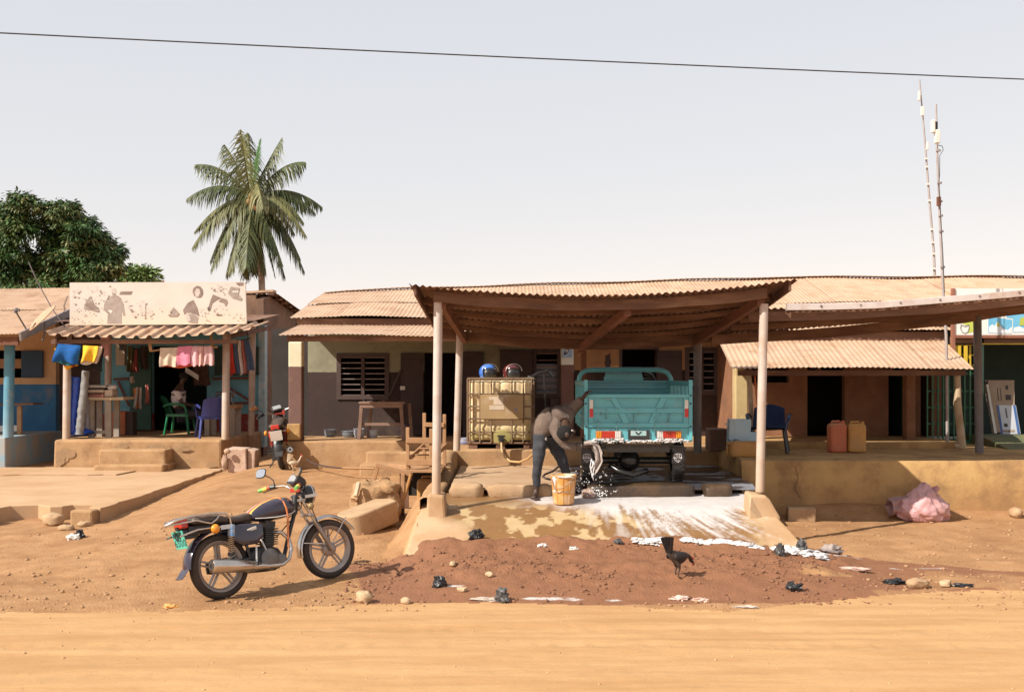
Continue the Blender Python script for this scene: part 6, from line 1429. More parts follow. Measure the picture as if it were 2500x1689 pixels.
# ------------------------------------------------------------------ water tank in its cage
ibc = thing('water_tank', 'yellowed plastic water tank in a steel cage on a pallet with two helmets on top', 'water tank', (-.18, 17.6, ZM))
DT = 17.1; TX0, TX1 = PX(1145, DT), PX(1299, DT); ZB0, ZB1 = ZM + .11, PZ(924, DT)
m_tank = mat('yellowed_plastic', (0.70, 0.56, 0.34), (0.63, 0.48, 0.27), 2.2, .45, stain=(.34, .30, .10), ss=1.6, st=(.55, .85), low=(1.12, 1.35, (.36, .31, .11)), dust=.2)
def tank_surf():
    mb = MB(); W = TX1 - TX0; Dp = 1.15; n = 26; rows = 26
    for (ox, oy, dx, dy, w) in ((TX0, DT, 1, 0, W), (TX1, DT, 0, 1, Dp), (TX1, DT + Dp, -1, 0, W), (TX0, DT + Dp, 0, -1, Dp)):
        def f(u, v):
            e = .03 * (max(0, abs(u - .5) - .40) / .1) ** 2; ez = .03 * (max(0, abs(v - .5) - .45) / .05) ** 2
            cell = abs(math.sin(math.pi * (u * 6.0))) ** .5; mid = (.27 < v < .62) if dy == 0 else True
            bul = .028 * cell * (1 if (v < .27 or v > .66) else .1) * min(1, abs(v - .135) * 30, abs(v - .27) * 14, abs(v - .66) * 14)
            o_ = -.03 - e - ez + bul; x = ox + dx * w * u; y = oy + dy * w * u
            nx_, ny_ = dy, -dx
            return (x + nx_ * o_, y + ny_ * o_, ZB0 + .02 + (ZB1 - ZB0 - .05) * v)
        mb.grid(f, n * 2, rows)
    z = ZB1 - .03; mb.poly([(TX0 + .05, DT + .05, z), (TX1 - .05, DT + .05, z), (TX1 - .05, DT + Dp - .05, z), (TX0 + .05, DT + Dp - .05, z)])
    return mb.build('bottle', m_tank, ibc, smooth=60)
tank_surf()
m_cage = mat('rusty_cage', (.24, .16, .10), (.16, .10, .065), 8, .6, metal=.3, dust=.3)
zl = [PZ(q, DT) for q in (924, 962, 992, 1022, 1055, 1081)]
for i, z in enumerate(zl):
    mb = MB(); r = .014 if i else .018; yb = DT + 1.15; mb.tube([(TX0 - .015, DT - .012, z), (TX1 + .015, DT - .012, z), (TX1 + .015, yb, z), (TX0 - .015, yb, z)], r, 6, closed=True); mb.build('cage_hoop', m_cage, ibc, smooth=60)
for a in (1148, 1172, 1199.5, 1250, 1277.5, 1297.5):
    mb = MB(); X = PX(a, DT); segs = ((ZM + .1, ZB1),) if a in (1148, 1172, 1277.5, 1297.5) else ((ZM + .1, zl[3]), (zl[1], ZB1))
    for z0, z1 in segs: mb.tube([(X, DT - .03, z0), (X, DT - .03, z1)], .012, 6)
    mb.build('cage_bar', m_cage, ibc, smooth=60)
for y in np.linspace(DT + .15, DT + 1.0, 5):
    for X in (TX0 - .03, TX1 + .03): mb = MB(); mb.tube([(X, y, ZM + .1), (X, y, ZB1)], .012, 6); mb.build('cage_bar', m_cage, ibc, smooth=60)
mb = MB(); pbox(mb, 1173, 1277, 963, 1022, DT - .052, DT - .044, DT); lp = mb.build('label_plate', mat('dull_plate', (.40, .27, .13), (.33, .22, .11), 4, .6, stain=(.46, .36, .24), ss=3), ibc, smooth=0)
for q in ((1194, 1229, 968, 976), (1205, 1229, 976, 988), (1195, 1231, 989, 1000)): mb = MB(); pbox(mb, *q, DT - .056, DT - .053, DT); mb.build('sticker', mat('old_paper', (.58, .47, .36), (.5, .4, .3), 9, .8), lp, smooth=0)
mb = MB(); mb.ell((PX(1260, DT), DT - .054, PZ(1000, DT)), (.025, .002, .02), 10, 6); mb.build('sticker', mat('blue_print', (.22, .26, .42)), lp, smooth=0)
mb = MB()
for X in (TX0 + .06, (TX0 + TX1) / 2, TX1 - .06): mb.box(X - .07, X + .07, DT, DT + 1.1, ZM, ZM + .075)
mb.box(TX0, TX1, DT - .02, DT + 1.12, ZM + .076, ZM + .10); mb.build('pallet', m_wood, ibc, smooth=0, bevel=.006)
mb = MB(); c = P(1224, 1072, DT - .09); mb.lathe([(0, -.05), (.045, -.05), (.05, 0), (.04, .06), (0, .06)], 14, Matrix.Translation(c) @ Matrix.Rotation(R(90), 4, 'X')); mb.tube([c + Vector((0, -.06, 0)), c + Vector((0, -.06, -.12))], .028, 8); mb.cb(c + Vector((0, -.05, .05)), (.12, .03, .03)); mb.build('valve', m_black, ibc, smooth=40)
mb = MB(); mb.ell((PX(1224, DT), DT - .012, PZ(1067, DT)), (.17, .012, .12), 16, 8); mb.build('mould_patch', mat('mould_green', (.30, .26, .08), (.38, .31, .12), 5, .8), ibc, smooth=180)
hs = mat('beige_hose', (.52, .33, .15), (.45, .27, .12), 8, .5)
mb = MB(); mb.tube([P(1224, 1078, 16.95), P(1225, 1098, 16.85), P(1232, 1115, 16.8), P(1246, 1126, 16.7), P(1268, 1128, 16.6), P(1288, 1120, 16.4), P(1303, 1107, 16.1), P(1318, 1095, 15.7)], .017, 8); tag(mb.build('hose', hs, smooth=60), 'beige hose looping from the tap of the caged water tank', 'hose')
mb = MB(); mb.tube([P(1378, 1115, 15.2), P(1367, 1136, 14.9), P(1350, 1150, 14.5), P(1331, 1157, 14.2), P(1325, 1163, 14.1), P(1333, 1168, 14.0), P(1350, 1171, 13.9)], .014, 7); tag(mb.build('hose', m_frame, smooth=60), 'dark hose curling behind the legs of the bending man', 'hose')
gh = 'motorbike helmets on the water tank'
for a, m, lab in ((1191, mat('blue_shell', (.02, .09, .42), (.05, .2, .6), 5, .15, coat=.7), 'shiny blue open helmet on the water tank'), (1249, mat('wine_shell', (.07, .01, .015), (.1, .02, .02), 5, .15, coat=.7), 'dark wine red open helmet on the water tank')):
    c = P(a, 907, 17.5); c.z = ZB1 + .095
    t = thing('helmet', lab, 'helmet', (c.x, c.y, ZB1), group=gh)
    mb = MB(); vs_ = []; n, k = 24, 14
    Mh = Matrix.Translation(c) @ Matrix.Rotation(R(-52), 4, 'Z')
    def f(u, v):
        a_ = u * 2 * math.pi; ph = -.62 + v * (math.pi / 2 + .62); x, y, z = math.cos(a_) * math.cos(ph), math.sin(a_) * math.cos(ph), math.sin(ph)
        if x > .25 and z < .55: k_ = min(1, (x - .25) * 3); x -= .62 * k_ * (1 - sst(.2, .55, z)); 
        return tuple(Mh @ Vector((x * .155, y * .135, z * .14)))
    mb.grid(f, n, k); mb.build('shell', m, t, smooth=60)
    mb = MB(); mb.ell((0.045, 0, -.02), (.085, .118, .105), 16, 10, M=Mh); mb.build('lining', m_black, t, smooth=180)
    mb = MB(); mb.tube([Mh @ Vector((.06 + .04 * math.cos(q) , .136 * math.sin(q * .5 + math.pi / 2 * 0) * math.cos(q) if False else .13 * math.cos(q), .02 + .115 * math.sin(q))) for q in np.linspace(0, math.pi, 14)], .006, 6); mb.build('rim', m_alloy, t)
# black rag on a thin pole right of the tank
pr_ = thing('pole_with_rag', 'thin dark pole with a black plastic rag thrown over it beside the tank', 'pole', P(1336, 1065, 17.9))
mb = MB(); mb.tube([P(1336, 1065, 17.9), P(1331, 990, 17.9), P(1328, 908, 17.9)], .014, 6); mb.build('pole', m_black, pr_)
mb = MB(); mb.tube([P(1296, 920, 17.6), P(1312, 912, 17.7), P(1335, 908, 17.8), P(1342, 910, 17.8), P(1352, 921, 17.8)], [.03, .035, .025, .03, .02], 8); mb.rough(.03, 9, 4); mb.build('rag', m_black, pr_, smooth=60); mb = MB(); mb.tube([P(1290, 918, 17.3), P(1300, 926, 17.3), P(1308, 930, 17.3)], [.02, .05, .03], 8); mb.rough(.03, 9, 4); mb.build('rag', m_black, pr_, smooth=60)

# ------------------------------------------------------------------ plastic chairs
def plastic_chair(label, m, loc, rz, legm=None, sc_=1.0, zs=1.0, group=None):
    t = thing('plastic_chair', label, 'chair', loc, rot=Matrix.Rotation(rz, 3, 'Z') @ Matrix.Diagonal((sc_, sc_, sc_ * zs)), group=group)
    WM[t.name] = Matrix.Translation(loc) @ (Matrix.Rotation(rz, 3, 'Z') @ Matrix.Diagonal((sc_, sc_, sc_ * zs))).to_4x4(); t.matrix_basis = WM[t.name]
    b = lambda mb, n, mm=m, **k: mb.build(n, mm, t, local=True, **k)
    mb = MB(); mb.grid(lambda u, v: (-.23 + .46 * u, -.22 + .46 * v, .43 - .03 * math.sin(u * math.pi) * math.sin(v * math.pi) + .015 * v), 8, 8); mb.grid(lambda u, v: (.23 - .46 * u, -.22 + .46 * v, .405 - .03 * math.sin(u * math.pi) * math.sin(v * math.pi) + .015 * v), 8, 8); mb.box(-.24, .24, -.23, -.215, .38, .435); mb.box(-.24, -.23, -.215, .24, .385, .44); mb.box(.23, .24, -.215, .24, .385, .44); b(mb, 'seat', smooth=40)
    mb = MB()   # back: x across, curved, at y = -.24
    def bk(s):
        def f(u, v): x = (-.23 + .46 * u) * (1 - .08 * v); y = -.215 - .13 * v + .05 * (1 - (2 * u - 1) ** 2) * -1 + s; z = .43 + .40 * v - .07 * v * (2 * u - 1) ** 2; return (x, y, z)
        return f
    mb.grid(bk(0), 10, 8); mb.grid(bk(-.018), 10, 8); b(mb, 'backrest', smooth=60)
    for sx in (-1, 1):
        for sy in (-1, 1):
            mb = MB(); mb.bar((sx * .215, sy * .20, .42), (sx * .265, sy * .26, 0), .05, .035, (sx, sy, 0)); b(mb, 'leg', legm or m, smooth=0, bevel=.008)
        mb = MB(); mb.tube([(sx * .25, -.28, .60), (sx * .285, -.15, .655), (sx * .29, .05, .655), (sx * .28, .16, .62), (sx * .255, .20, .52), (sx * .24, .20, .40)], [.022, .026, .028, .026, .024, .022], 8); b(mb, 'armrest', smooth=60)
    return t
c_grn = mat('green_plastic', (.02, .20, .09), (.015, .16, .07), 5, .4); c_blu = mat('blue_plastic', (.03, .045, .20), (.025, .035, .16), 5, .4); c_dbl = mat('dark_blue_plastic', (.015, .03, .085), (.012, .022, .06), 5, .3)
plastic_chair('green plastic armchair with the seated shopkeeper in the fabric shop', c_grn, (PX(440, 23.6), 23.6, ZF), R(-90))
plastic_chair('blue plastic armchair behind the right post of the fabric shop', c_blu, (PX(515, 22.3), 22.3, ZF), R(25))
plastic_chair('dark blue plastic chair with thin legs on the right veranda', c_dbl, (PX(1876, 16.3), 16.3, ZM), R(165), m_black, 1.05, .8)

# ------------------------------------------------------------------ people
def skinned(name, nodes, edges, m, parent, sub=2, root=None):
    keys = list(nodes); W = wmat(parent).inverted() if parent else Matrix.Identity(4)
    me = bpy.data.meshes.new(name)
    me.from_pydata([tuple(W @ Vector(nodes[k][0])) for k in keys], [(keys.index(a), keys.index(b)) for a, b in edges], [])
    o = bpy.data.objects.new(name, me); col.objects.link(o)
    if parent: o.parent = parent; WM[o.name] = wmat(parent)
    md = o.modifiers.new('skin', 'SKIN'); md.use_smooth_shade = True
    sv = me.skin_vertices[0].data
    for i, k in enumerate(keys):
        r = nodes[k][1]; sv[i].radius = r if isinstance(r, tuple) else (r, r)
        sv[i].use_root = (k == (root or keys[0]))
    s = o.modifiers.new('subdivision', 'SUBSURF'); s.levels = sub; s.render_levels = sub
    me.materials.append(m)
    return o
m_skin = mat('dark_skin', (.065, .032, .020), (.05, .025, .016), 9, .5)
m_jump = mat('grey_brown_jumper', (.195, .145, .115), (.14, .10, .08), 9, .95, bump=.8, bs=55, stain=(.085, .06, .05), ss=4, st=(.48, .75), fine=.5)
m_jean = mat('dark_jeans', (.040, .045, .055), (.028, .03, .038), 9, .85, bump=.4, bs=90, stain=(.09, .085, .085), ss=6, st=(.55, .8))
man = thing('person', 'man in a grey jumper and dark jeans bending to wash the teal tricycle', 'person', P(1330, 1215, 13.8))
DM = 13.82
def Q(a, b, d=0.0): return P(a, b, DM + d)
body_nodes = {
 'pelvis': (Q(1328, 1054), .095), 'waist': (Q(1338, 1036, .01), .10), 'chest': (Q(1360, 1015, .02), .13), 'upper': (Q(1378, 1015, .0), .10), 'neck': (Q(1380, 1036, -.15), .055),
 'skull': (Q(1381, 1057, -.27), .088), 'jaw': (Q(1393, 1074, -.25), .058),
 'sh_n': (Q(1354, 1042, -.14), .062), 'el_n': (Q(1378, 1088, -.20), .045), 'wr_n': (Q(1428, 1088, -.19), .028), 'palm_n': (Q(1443, 1086, -.16), (.042, .02)),
 'sh_f': (Q(1392, 1003, .18), .06), 'el_f': (Q(1412, 985, .14), .042), 'wr_f': (Q(1426, 968, .0), .028), 'palm_f': (Q(1430, 961, -.02), (.04, .02)),
 'hip_n': (Q(1321, 1066, -.07), .080), 'kn_n': (Q(1314, 1130, -.12), .062), 'ca_n': (Q(1311, 1155, -.09), .056), 'an_n': (Q(1309, 1198, -.08), .036), 'foot_n': (Q(1306, 1211, -.14), (.045, .03)), 'toe_n': (Q(1303, 1214, -.27), (.042, .018)),
 'hip_f': (Q(1344, 1068, .10), .080), 'kn_f': (Q(1372, 1122, .06), .062), 'ca_f': (Q(1380, 1145, .1), .055), 'an_f': (Q(1388, 1190, .14), .036), 'foot_f': (Q(1392, 1204, .10), (.045, .03)), 'toe_f': (Q(1400, 1207, .0), (.04, .018))}
be = [('pelvis', 'waist'), ('waist', 'chest'), ('chest', 'upper'), ('upper', 'neck'), ('neck', 'skull'), ('skull', 'jaw'), ('upper', 'sh_n'), ('sh_n', 'el_n'), ('el_n', 'wr_n'), ('wr_n', 'palm_n'), ('upper', 'sh_f'), ('sh_f', 'el_f'), ('el_f', 'wr_f'), ('wr_f', 'palm_f'), ('pelvis', 'hip_n'), ('hip_n', 'kn_n'), ('kn_n', 'ca_n'), ('ca_n', 'an_n'), ('an_n', 'foot_n'), ('foot_n', 'toe_n'), ('pelvis', 'hip_f'), ('hip_f', 'kn_f'), ('kn_f', 'ca_f'), ('ca_f', 'an_f'), ('an_f', 'foot_f'), ('foot_f', 'toe_f')]
pn = body_nodes['palm_n'][0]; pf = body_nodes['palm_f'][0]
for i in range(4):       # fingers curl round the rag and over the edge of the load box
    o1 = Vector((.035, -.02 + .012 * i, -.012)); body_nodes['fn%d' % i] = (pn + o1, .010); body_nodes['fn%db' % i] = (pn + o1 + Vector((.026, .0, -.028)), .009); body_nodes['fn%dc' % i] = (pn + o1 + Vector((.018, .006, -.055)), .008)
    be += [('palm_n', 'fn%d' % i), ('fn%d' % i, 'fn%db' % i), ('fn%db' % i, 'fn%dc' % i)]
    o1 = Vector((.03, -.02 + .013 * i, .03)); body_nodes['ff%d' % i] = (pf + o1, .010); body_nodes['ff%db' % i] = (pf + o1 + Vector((.035, .0, .004)), .009); body_nodes['ff%dc' % i] = (pf + o1 + Vector((.05, .0, -.022)), .008)
    be += [('palm_f', 'ff%d' % i), ('ff%d' % i, 'ff%db' % i), ('ff%db' % i, 'ff%dc' % i)]
body_nodes['tn'] = (pn + Vector((.0, -.04, -.02)), .011); body_nodes['tnb'] = (pn + Vector((.03, -.05, -.04)), .010); be += [('palm_n', 'tn'), ('tn', 'tnb')]
body_nodes['tf'] = (pf + Vector((.0, -.045, .0)), .011); body_nodes['tfb'] = (pf + Vector((.035, -.05, .0)), .010); be += [('palm_f', 'tf'), ('tf', 'tfb')]
bod = skinned('body', body_nodes, be, m_skin, man)
hd = body_nodes['skull'][0]; jw = body_nodes['jaw'][0]; fd_ = (jw - hd).normalized(); side = Vector((.0, -1, 0)); face = fd_.cross(side).normalized()
if face.x < 0: face = -face
mb = MB(); mb.ell(hd - fd_ * .012 - face * .012, (.094, .096, .094), 18, 12); mb.build('hair', mat('black_hair', (.010, .008, .008), None, 30, .9, bump=.8, bs=150), man, smooth=180)
mb = MB(); mb.ell(hd + fd_ * .02 + side * .094, (.028, .012, .034), 10, 8); mb.ell(hd + fd_ * .02 - side * .094, (.028, .012, .034), 10, 8); mb.build('ear', m_skin, man, smooth=180)
mb = MB(); mb.ell(hd + fd_ * .045 + face * .092, (.022, .016, .024), 10, 8); mb.build('nose', m_skin, man, smooth=180)
mb = MB()
for s in (-1, 1): mb.ell(hd + fd_ * .018 + face * .082 + side * .034 * s, (.012, .014, .010), 8, 6)
mb.build('eyes', m_white, man, smooth=180)
mb = MB(); mb.ell(hd + fd_ * .085 + face * .07, (.012, .028, .010), 8, 6); mb.build('mouth', mat('lips', (.09, .035, .03)), man, smooth=180)
jn = {'tail': (Q(1321, 1074), .118), 'hem': (Q(1322, 1058), .150), 'low': (Q(1326, 1044), .165), 'waist': (Q(1336, 1030, .01), .175), 'chest': (Q(1357, 1018, .02), .185), 'upper': (Q(1376, 1012, .0), .13), 'collar': (Q(1380, 1032, -.12), .085),
 'sh_n': (Q(1354, 1044, -.14), .092), 'mid_n': (Q(1364, 1068, -.18), .076), 'el_n': (Q(1380, 1088, -.20), .062), 'cu_n': (Q(1411, 1090, -.20), .048),
 'sh_f': (Q(1391, 1002, .16), .095), 'el_f': (Q(1411, 986, .13), .074), 'cu_f': (Q(1422, 973, .03), .060)}
jump = skinned('jumper', jn, [('tail', 'hem'), ('hem', 'low'), ('low', 'waist'), ('waist', 'chest'), ('chest', 'upper'), ('upper', 'collar'), ('upper', 'sh_n'), ('sh_n', 'mid_n'), ('mid_n', 'el_n'), ('el_n', 'cu_n'), ('upper', 'sh_f'), ('sh_f', 'el_f'), ('el_f', 'cu_f')], m_jump, man, 3)
tx = bpy.data.textures.new('folds', 'CLOUDS'); tx.noise_scale = .11; tx.noise_depth = 3
dm = jump.modifiers.new('folds', 'DISPLACE'); dm.texture = tx; dm.strength = .032; dm.mid_level = .5; dm.texture_coords = 'GLOBAL'
tn = {'pelvis': (Q(1328, 1048), .135), 'hip_n': (Q(1320, 1070, -.07), .105), 'th_n': (Q(1317, 1098, -.11), .088), 'kn_n': (Q(1313, 1130, -.12), .068), 'ca_n': (Q(1310, 1158, -.09), .060), 'hem_n': (Q(1309, 1191, -.08), .046),
 'hip_f': (Q(1344, 1070, .10), .11), 'th_f': (Q(1358, 1094, .09), .088), 'kn_f': (Q(1372, 1122, .06), .072), 'ca_f': (Q(1380, 1146, .10), .060), 'hem_f': (Q(1387, 1180, .14), .046)}
mb = MB(); cpos = jn['cu_n'][0]; mb.tube([cpos + (cpos - jn['el_n'][0]).normalized() * d for d in (-.02, .0, .045)], [.052, .056, .050], 14); mb.build('cuff', mat('cuff_grey', (.11, .085, .07)), man, smooth=60)
tr = skinned('trousers', tn, [('pelvis', 'hip_n'), ('hip_n', 'th_n'), ('th_n', 'kn_n'), ('kn_n', 'ca_n'), ('ca_n', 'hem_n'), ('pelvis', 'hip_f'), ('hip_f', 'th_f'), ('th_f', 'kn_f'), ('kn_f', 'ca_f'), ('ca_f', 'hem_f')], m_jean, man, 3)
dm = tr.modifiers.new('folds', 'DISPLACE'); dm.texture = tx; dm.strength = .03; dm.mid_level = .5; dm.texture_coords = 'GLOBAL'
mb = MB(); mb.grid(lambda u, v: tuple(Q(1311 + 24 * u, 1060 + (11 + 2 * math.sin(u * 6)) * v + 5 * u, -.155 - .012 * math.sin(u * 9) + .03 * abs(u - .5))), 12, 5); mb.build('shirt_tail', m_white, man, smooth=180)
for k, (a, b, d, ang) in enumerate(((1305, 1215, -.20, 0.25), (1397, 1208, .05, -.6))):
    c = Q(a, b, d); c.z = max(c.z, G(c.x, c.y)); mb = MB(); mb.loft([(-.13, -.012, .004, .035), (-.08, -.014, .005, .046), (.05, -.014, .005, .05), (.12, -.012, .004, .035)], 14, 2.6, M=Matrix.Translation(c) @ Matrix.Rotation(R(90) + ang, 4, 'Z')); mb.tube([c + Vector((-.045, -.03, .0)), c + Vector((0, -.05, .055)), c + Vector((.045, -.03, .0))], .010, 6); mb.build('sandal', m_frame, man, smooth=60)
# wet cloth in his hand, and the water flying off it
mb = MB()
pts = [Q(1443, 1081, -.2), Q(1452, 1088, -.2), Q(1459, 1104, -.21), Q(1461, 1122, -.2), Q(1456, 1134, -.19), Q(1448, 1148, -.19)]
def rag_(s_):
    def f(u, v):
        i = min(4, int(v * 5)); p_ = pts[i].lerp(pts[i + 1], v * 5 - i); w = .052 * (1 - .35 * v) * (1 + .15 * math.sin(9 * v))
        return (p_.x + w * (2 * u - 1) + .01 * math.sin(u * 14), p_.y + .028 * math.sin(u * 9.5 + 2 * v) + s_, p_.z + .02 * math.sin(u * 7) * v - .03 * v * (u > .5))
    return f
mb.grid(rag_(0), 16, 20); mb.grid(rag_(.012), 16, 20); mb.tube([Q(1425, 1083, -.22), Q(1436, 1081, -.22), Q(1448, 1082, -.22)], [.018, .024, .024], 8); mb.rough(.012, 14, 8)
tag(mb.build('wash_cloth', mat('wet_cloth', (.40, .34, .31), (.30, .25, .22), 18, .6, bump=.5, bs=60), smooth=60), 'dripping pale wash cloth held in the hand of the bending man', 'cloth')
rn = random.Random(12); mb = MB()
for i in range(70):
    t_ = rn.random() ** .6; a = 1450 + rn.gauss(8, 16 + 16 * t_) - 8 * t_; b_ = 1128 + 75 * t_; r = rn.uniform(.0025, .007) * (1.6 if rn.random() < .12 else 1); d = rn.gauss(-.2, .12)
    mb.ell(Q(a, b_, d), (r, r, r * rn.uniform(1, 1.8)), 7, 5)
for i in range(60): mb.ell(Q(rn.gauss(1460, 22), rn.uniform(1195, 1212), rn.uniform(-.3, -.05)), rn.uniform(.004, .010), 7, 5)
for k in range(3): mb.tube([Q(1449 - 3 * k + 2 * math.sin(i * 1.3 + k), 1128 + 9 * i - 4 * k, -.2) for i in range(6)], [.007, .006, .006, .005, .005, .004], 6)
tag(mb.build('water_splash', mat('water_drops', (.80, .80, .82), None, 9, .15), smooth=180), 'white drops of soapy water flying below the wash cloth', 'water', kind='stuff')
# shopkeeper
shp = thing('person', 'seated person in a white shirt on the green chair inside the fabric shop', 'person', P(440, 1058, 23.6))
def U(a, b, d=0.0): return P(a, b, 23.6 + d)
sn = {'pelvis': (U(440, 1012), .13), 'waist': (U(437, 990), .12), 'chest': (U(434, 962), .14), 'upper': (U(438, 948), .11), 'neck': (U(443, 938), .055), 'skull': (U(449, 922), .095), 'jaw': (U(455, 930), .06),
 'shn': (U(434, 955, -.18), .06), 'eln': (U(444, 985, -.22), .045), 'wrn': (U(468, 990, -.12), .03), 'pan': (U(476, 988, -.1), (.04, .02)), 'shf': (U(440, 955, .18), .06), 'elf': (U(452, 985, .2), .045), 'wrf': (U(474, 990, .1), .03), 'paf': (U(482, 988, .1), (.04, .02)),
 'hn': (U(444, 1014, -.1), .1), 'kn': (U(492, 1008, -.12), .07), 'an': (U(490, 1052, -.12), .04), 'tn': (U(505, 1056, -.13), .035), 'hf': (U(444, 1014, .1), .1), 'kf': (U(494, 1008, .12), .07), 'af': (U(492, 1052, .12), .04), 'tf': (U(507, 1056, .13), .035)}
se = [('pelvis', 'waist'), ('waist', 'chest'), ('chest', 'upper'), ('upper', 'neck'), ('neck', 'skull'), ('skull', 'jaw'), ('upper', 'shn'), ('shn', 'eln'), ('eln', 'wrn'), ('wrn', 'pan'), ('upper', 'shf'), ('shf', 'elf'), ('elf', 'wrf'), ('wrf', 'paf'), ('pelvis', 'hn'), ('hn', 'kn'), ('kn', 'an'), ('an', 'tn'), ('pelvis', 'hf'), ('hf', 'kf'), ('kf', 'af'), ('af', 'tf')]
for h in ('n', 'f'):
    p_ = sn['pa' + h][0]
    for i in range(4): sn['g%s%d' % (h, i)] = (p_ + Vector((.05, -.02 + .014 * i, -.01)), .010); sn['g%s%db' % (h, i)] = (p_ + Vector((.085 - .004 * abs(i - 1), -.02 + .014 * i, -.03)), .008); se += [('pa' + h, 'g%s%d' % (h, i)), ('g%s%d' % (h, i), 'g%s%db' % (h, i))]
    sn['th' + h] = (p_ + Vector((.03, -.045, .0)), .010); se.append(('pa' + h, 'th' + h))
skinned('body', sn, se, m_skin, shp)
skinned('shirt', {'w': (U(438, 1000), .14), 'c': (U(434, 962), .17), 'u': (U(438, 946), .13), 'sn': (U(433, 956, -.18), .085), 'en': (U(440, 978, -.21), .07), 'sf': (U(440, 955, .18), .085), 'ef': (U(449, 978, .2), .07)}, [('w', 'c'), ('c', 'u'), ('u', 'sn'), ('sn', 'en'), ('u', 'sf'), ('sf', 'ef')], mat('shirt_white', (.66, .60, .62), (.58, .52, .55), 9, .8), shp)
skinned('trousers', {'p': (U(440, 1014), .15), 'hn': (U(446, 1014, -.1), .115), 'kn': (U(490, 1008, -.12), .085), 'an': (U(489, 1046, -.12), .06), 'hf': (U(446, 1014, .1), .115), 'kf': (U(492, 1008, .12), .085), 'af': (U(491, 1046, .12), .06)}, [('p', 'hn'), ('hn', 'kn'), ('kn', 'an'), ('p', 'hf'), ('hf', 'kf'), ('kf', 'af')], mat('dark_trousers', (.03, .026, .035)), shp)
mb = MB(); c = U(448, 918); mb.ell(c, (.098, .1, .085), 14, 10); mb.build('hair', MATS['black_hair'], shp, smooth=180)

# ------------------------------------------------------------------ chickens
def chicken(label, loc, rz, s, m, m2, head_down=False, tail_up=1.0, combm=None):
    t = thing('chicken', label, 'chicken', loc, rz=rz, scale=s)
    W = wmat(t)
    hx, hz = (.21, .17) if head_down else (.20, .42)
    nd = {'body': ((0, 0, .24), .085), 'rump': ((-.09, 0, .27), .065), 'tail': ((-.15, 0, .31), .03), 'breast': ((.08, 0, .24), .075), 'neck': ((.13, 0, .28 if not head_down else .25), .045), 'neck2': (((.13 + hx) / 2 + .01, 0, (.29 + hz) / 2), .03), 'head': ((hx, 0, hz), .03), 'beak': ((hx + .045, 0, hz - (.02 if head_down else .005)), .006),
          'hipl': ((-.01, .045, .17), .035), 'kl': ((.02, .045, .11), .016), 'al': ((0, .045, .06), .009), 'fl': ((0, .045, .012), .009), 't1': ((.045, .045, .006), .006), 't2': ((.035, .07, .006), .006), 't3': ((.035, .02, .006), .006),
          'hipr': ((-.03, -.045, .17), .035), 'kr': ((-.01, -.045, .11), .016), 'ar': ((-.03, -.045, .06), .009), 'fr': ((-.03, -.045, .012), .009), 'u1': ((.015, -.045, .006), .006), 'u2': ((.005, -.07, .006), .006), 'u3': ((.005, -.02, .006), .006)}
    nd = {k: (W @ Vector(p), (r[0] * s, r[1] * s) if isinstance(r, tuple) else r * s) for k, (p, r) in nd.items()}
    skinned('body', nd, [('body', 'rump'), ('rump', 'tail'), ('body', 'breast'), ('breast', 'neck'), ('neck', 'neck2'), ('neck2', 'head'), ('head', 'beak'), ('body', 'hipl'), ('hipl', 'kl'), ('kl', 'al'), ('al', 'fl'), ('fl', 't1'), ('fl', 't2'), ('fl', 't3'), ('body', 'hipr'), ('hipr', 'kr'), ('kr', 'ar'), ('ar', 'fr'), ('fr', 'u1'), ('fr', 'u2'), ('fr', 'u3')], m, t)
    for sgn in (-1, 1):
        mb = MB(); mb.ell((-.02, sgn * .075, .255), (.10, .018, .055), 12, 8); mb.build('wing', m2, t, local=True, smooth=180)
    mb = MB()
    for i in range(7):
        a = R(94 + (3 if head_down else 7) * i) * tail_up; y = .02 * (i - 3); mb.bar((-.13, y * .5, .30), (-.13 + .19 * math.cos(a), y, .30 + .19 * math.sin(a)), .006, .045, (-math.sin(a), 0, math.cos(a)))
    mb.build('tail_feathers', m2, t, local=True, smooth=0)
    mb = MB(); mb.prism([(hx - .03, hz + .02), (hx + .03, hz + .015), (hx + .03, hz + .05), (hx + .015, hz + .038), (hx + .005, hz + .06), (hx - .01, hz + .042), (hx - .025, hz + .055)], -.006, .006); mb.ell((hx + .025, 0, hz - .035), (.014, .008, .02), 8, 6); mb.build('comb', combm or mat('comb_red', (.50, .05, .04)), t, local=True, smooth=0)
    return t
m_hen = mat('hen_brown', (.07, .042, .026), (.035, .022, .016), 14, .8, bump=.4, bs=60); m_henb = mat('hen_black', (.010, .010, .012), (.03, .02, .018), 12, .6)
hx_, hy_ = PX(1655, 10.95), 10.95
chicken('dark brown hen pecking on the wet dirt bank with its black tail raised', (hx_, hy_, G(hx_, hy_)), R(32), .84, m_hen, m_henb, True, .98)
hx_, hy_ = PX(716, 18.6), 18.6
chicken('pale cream chicken with a red comb standing beside the red motorbike', (hx_, hy_, G(hx_, hy_)), R(25), .68, mat('hen_cream', (.62, .50, .36), (.5, .37, .24), 12, .8, bump=.4, bs=60), mat('hen_tan', (.55, .40, .24), (.66, .55, .42), 12, .8), False, .6)
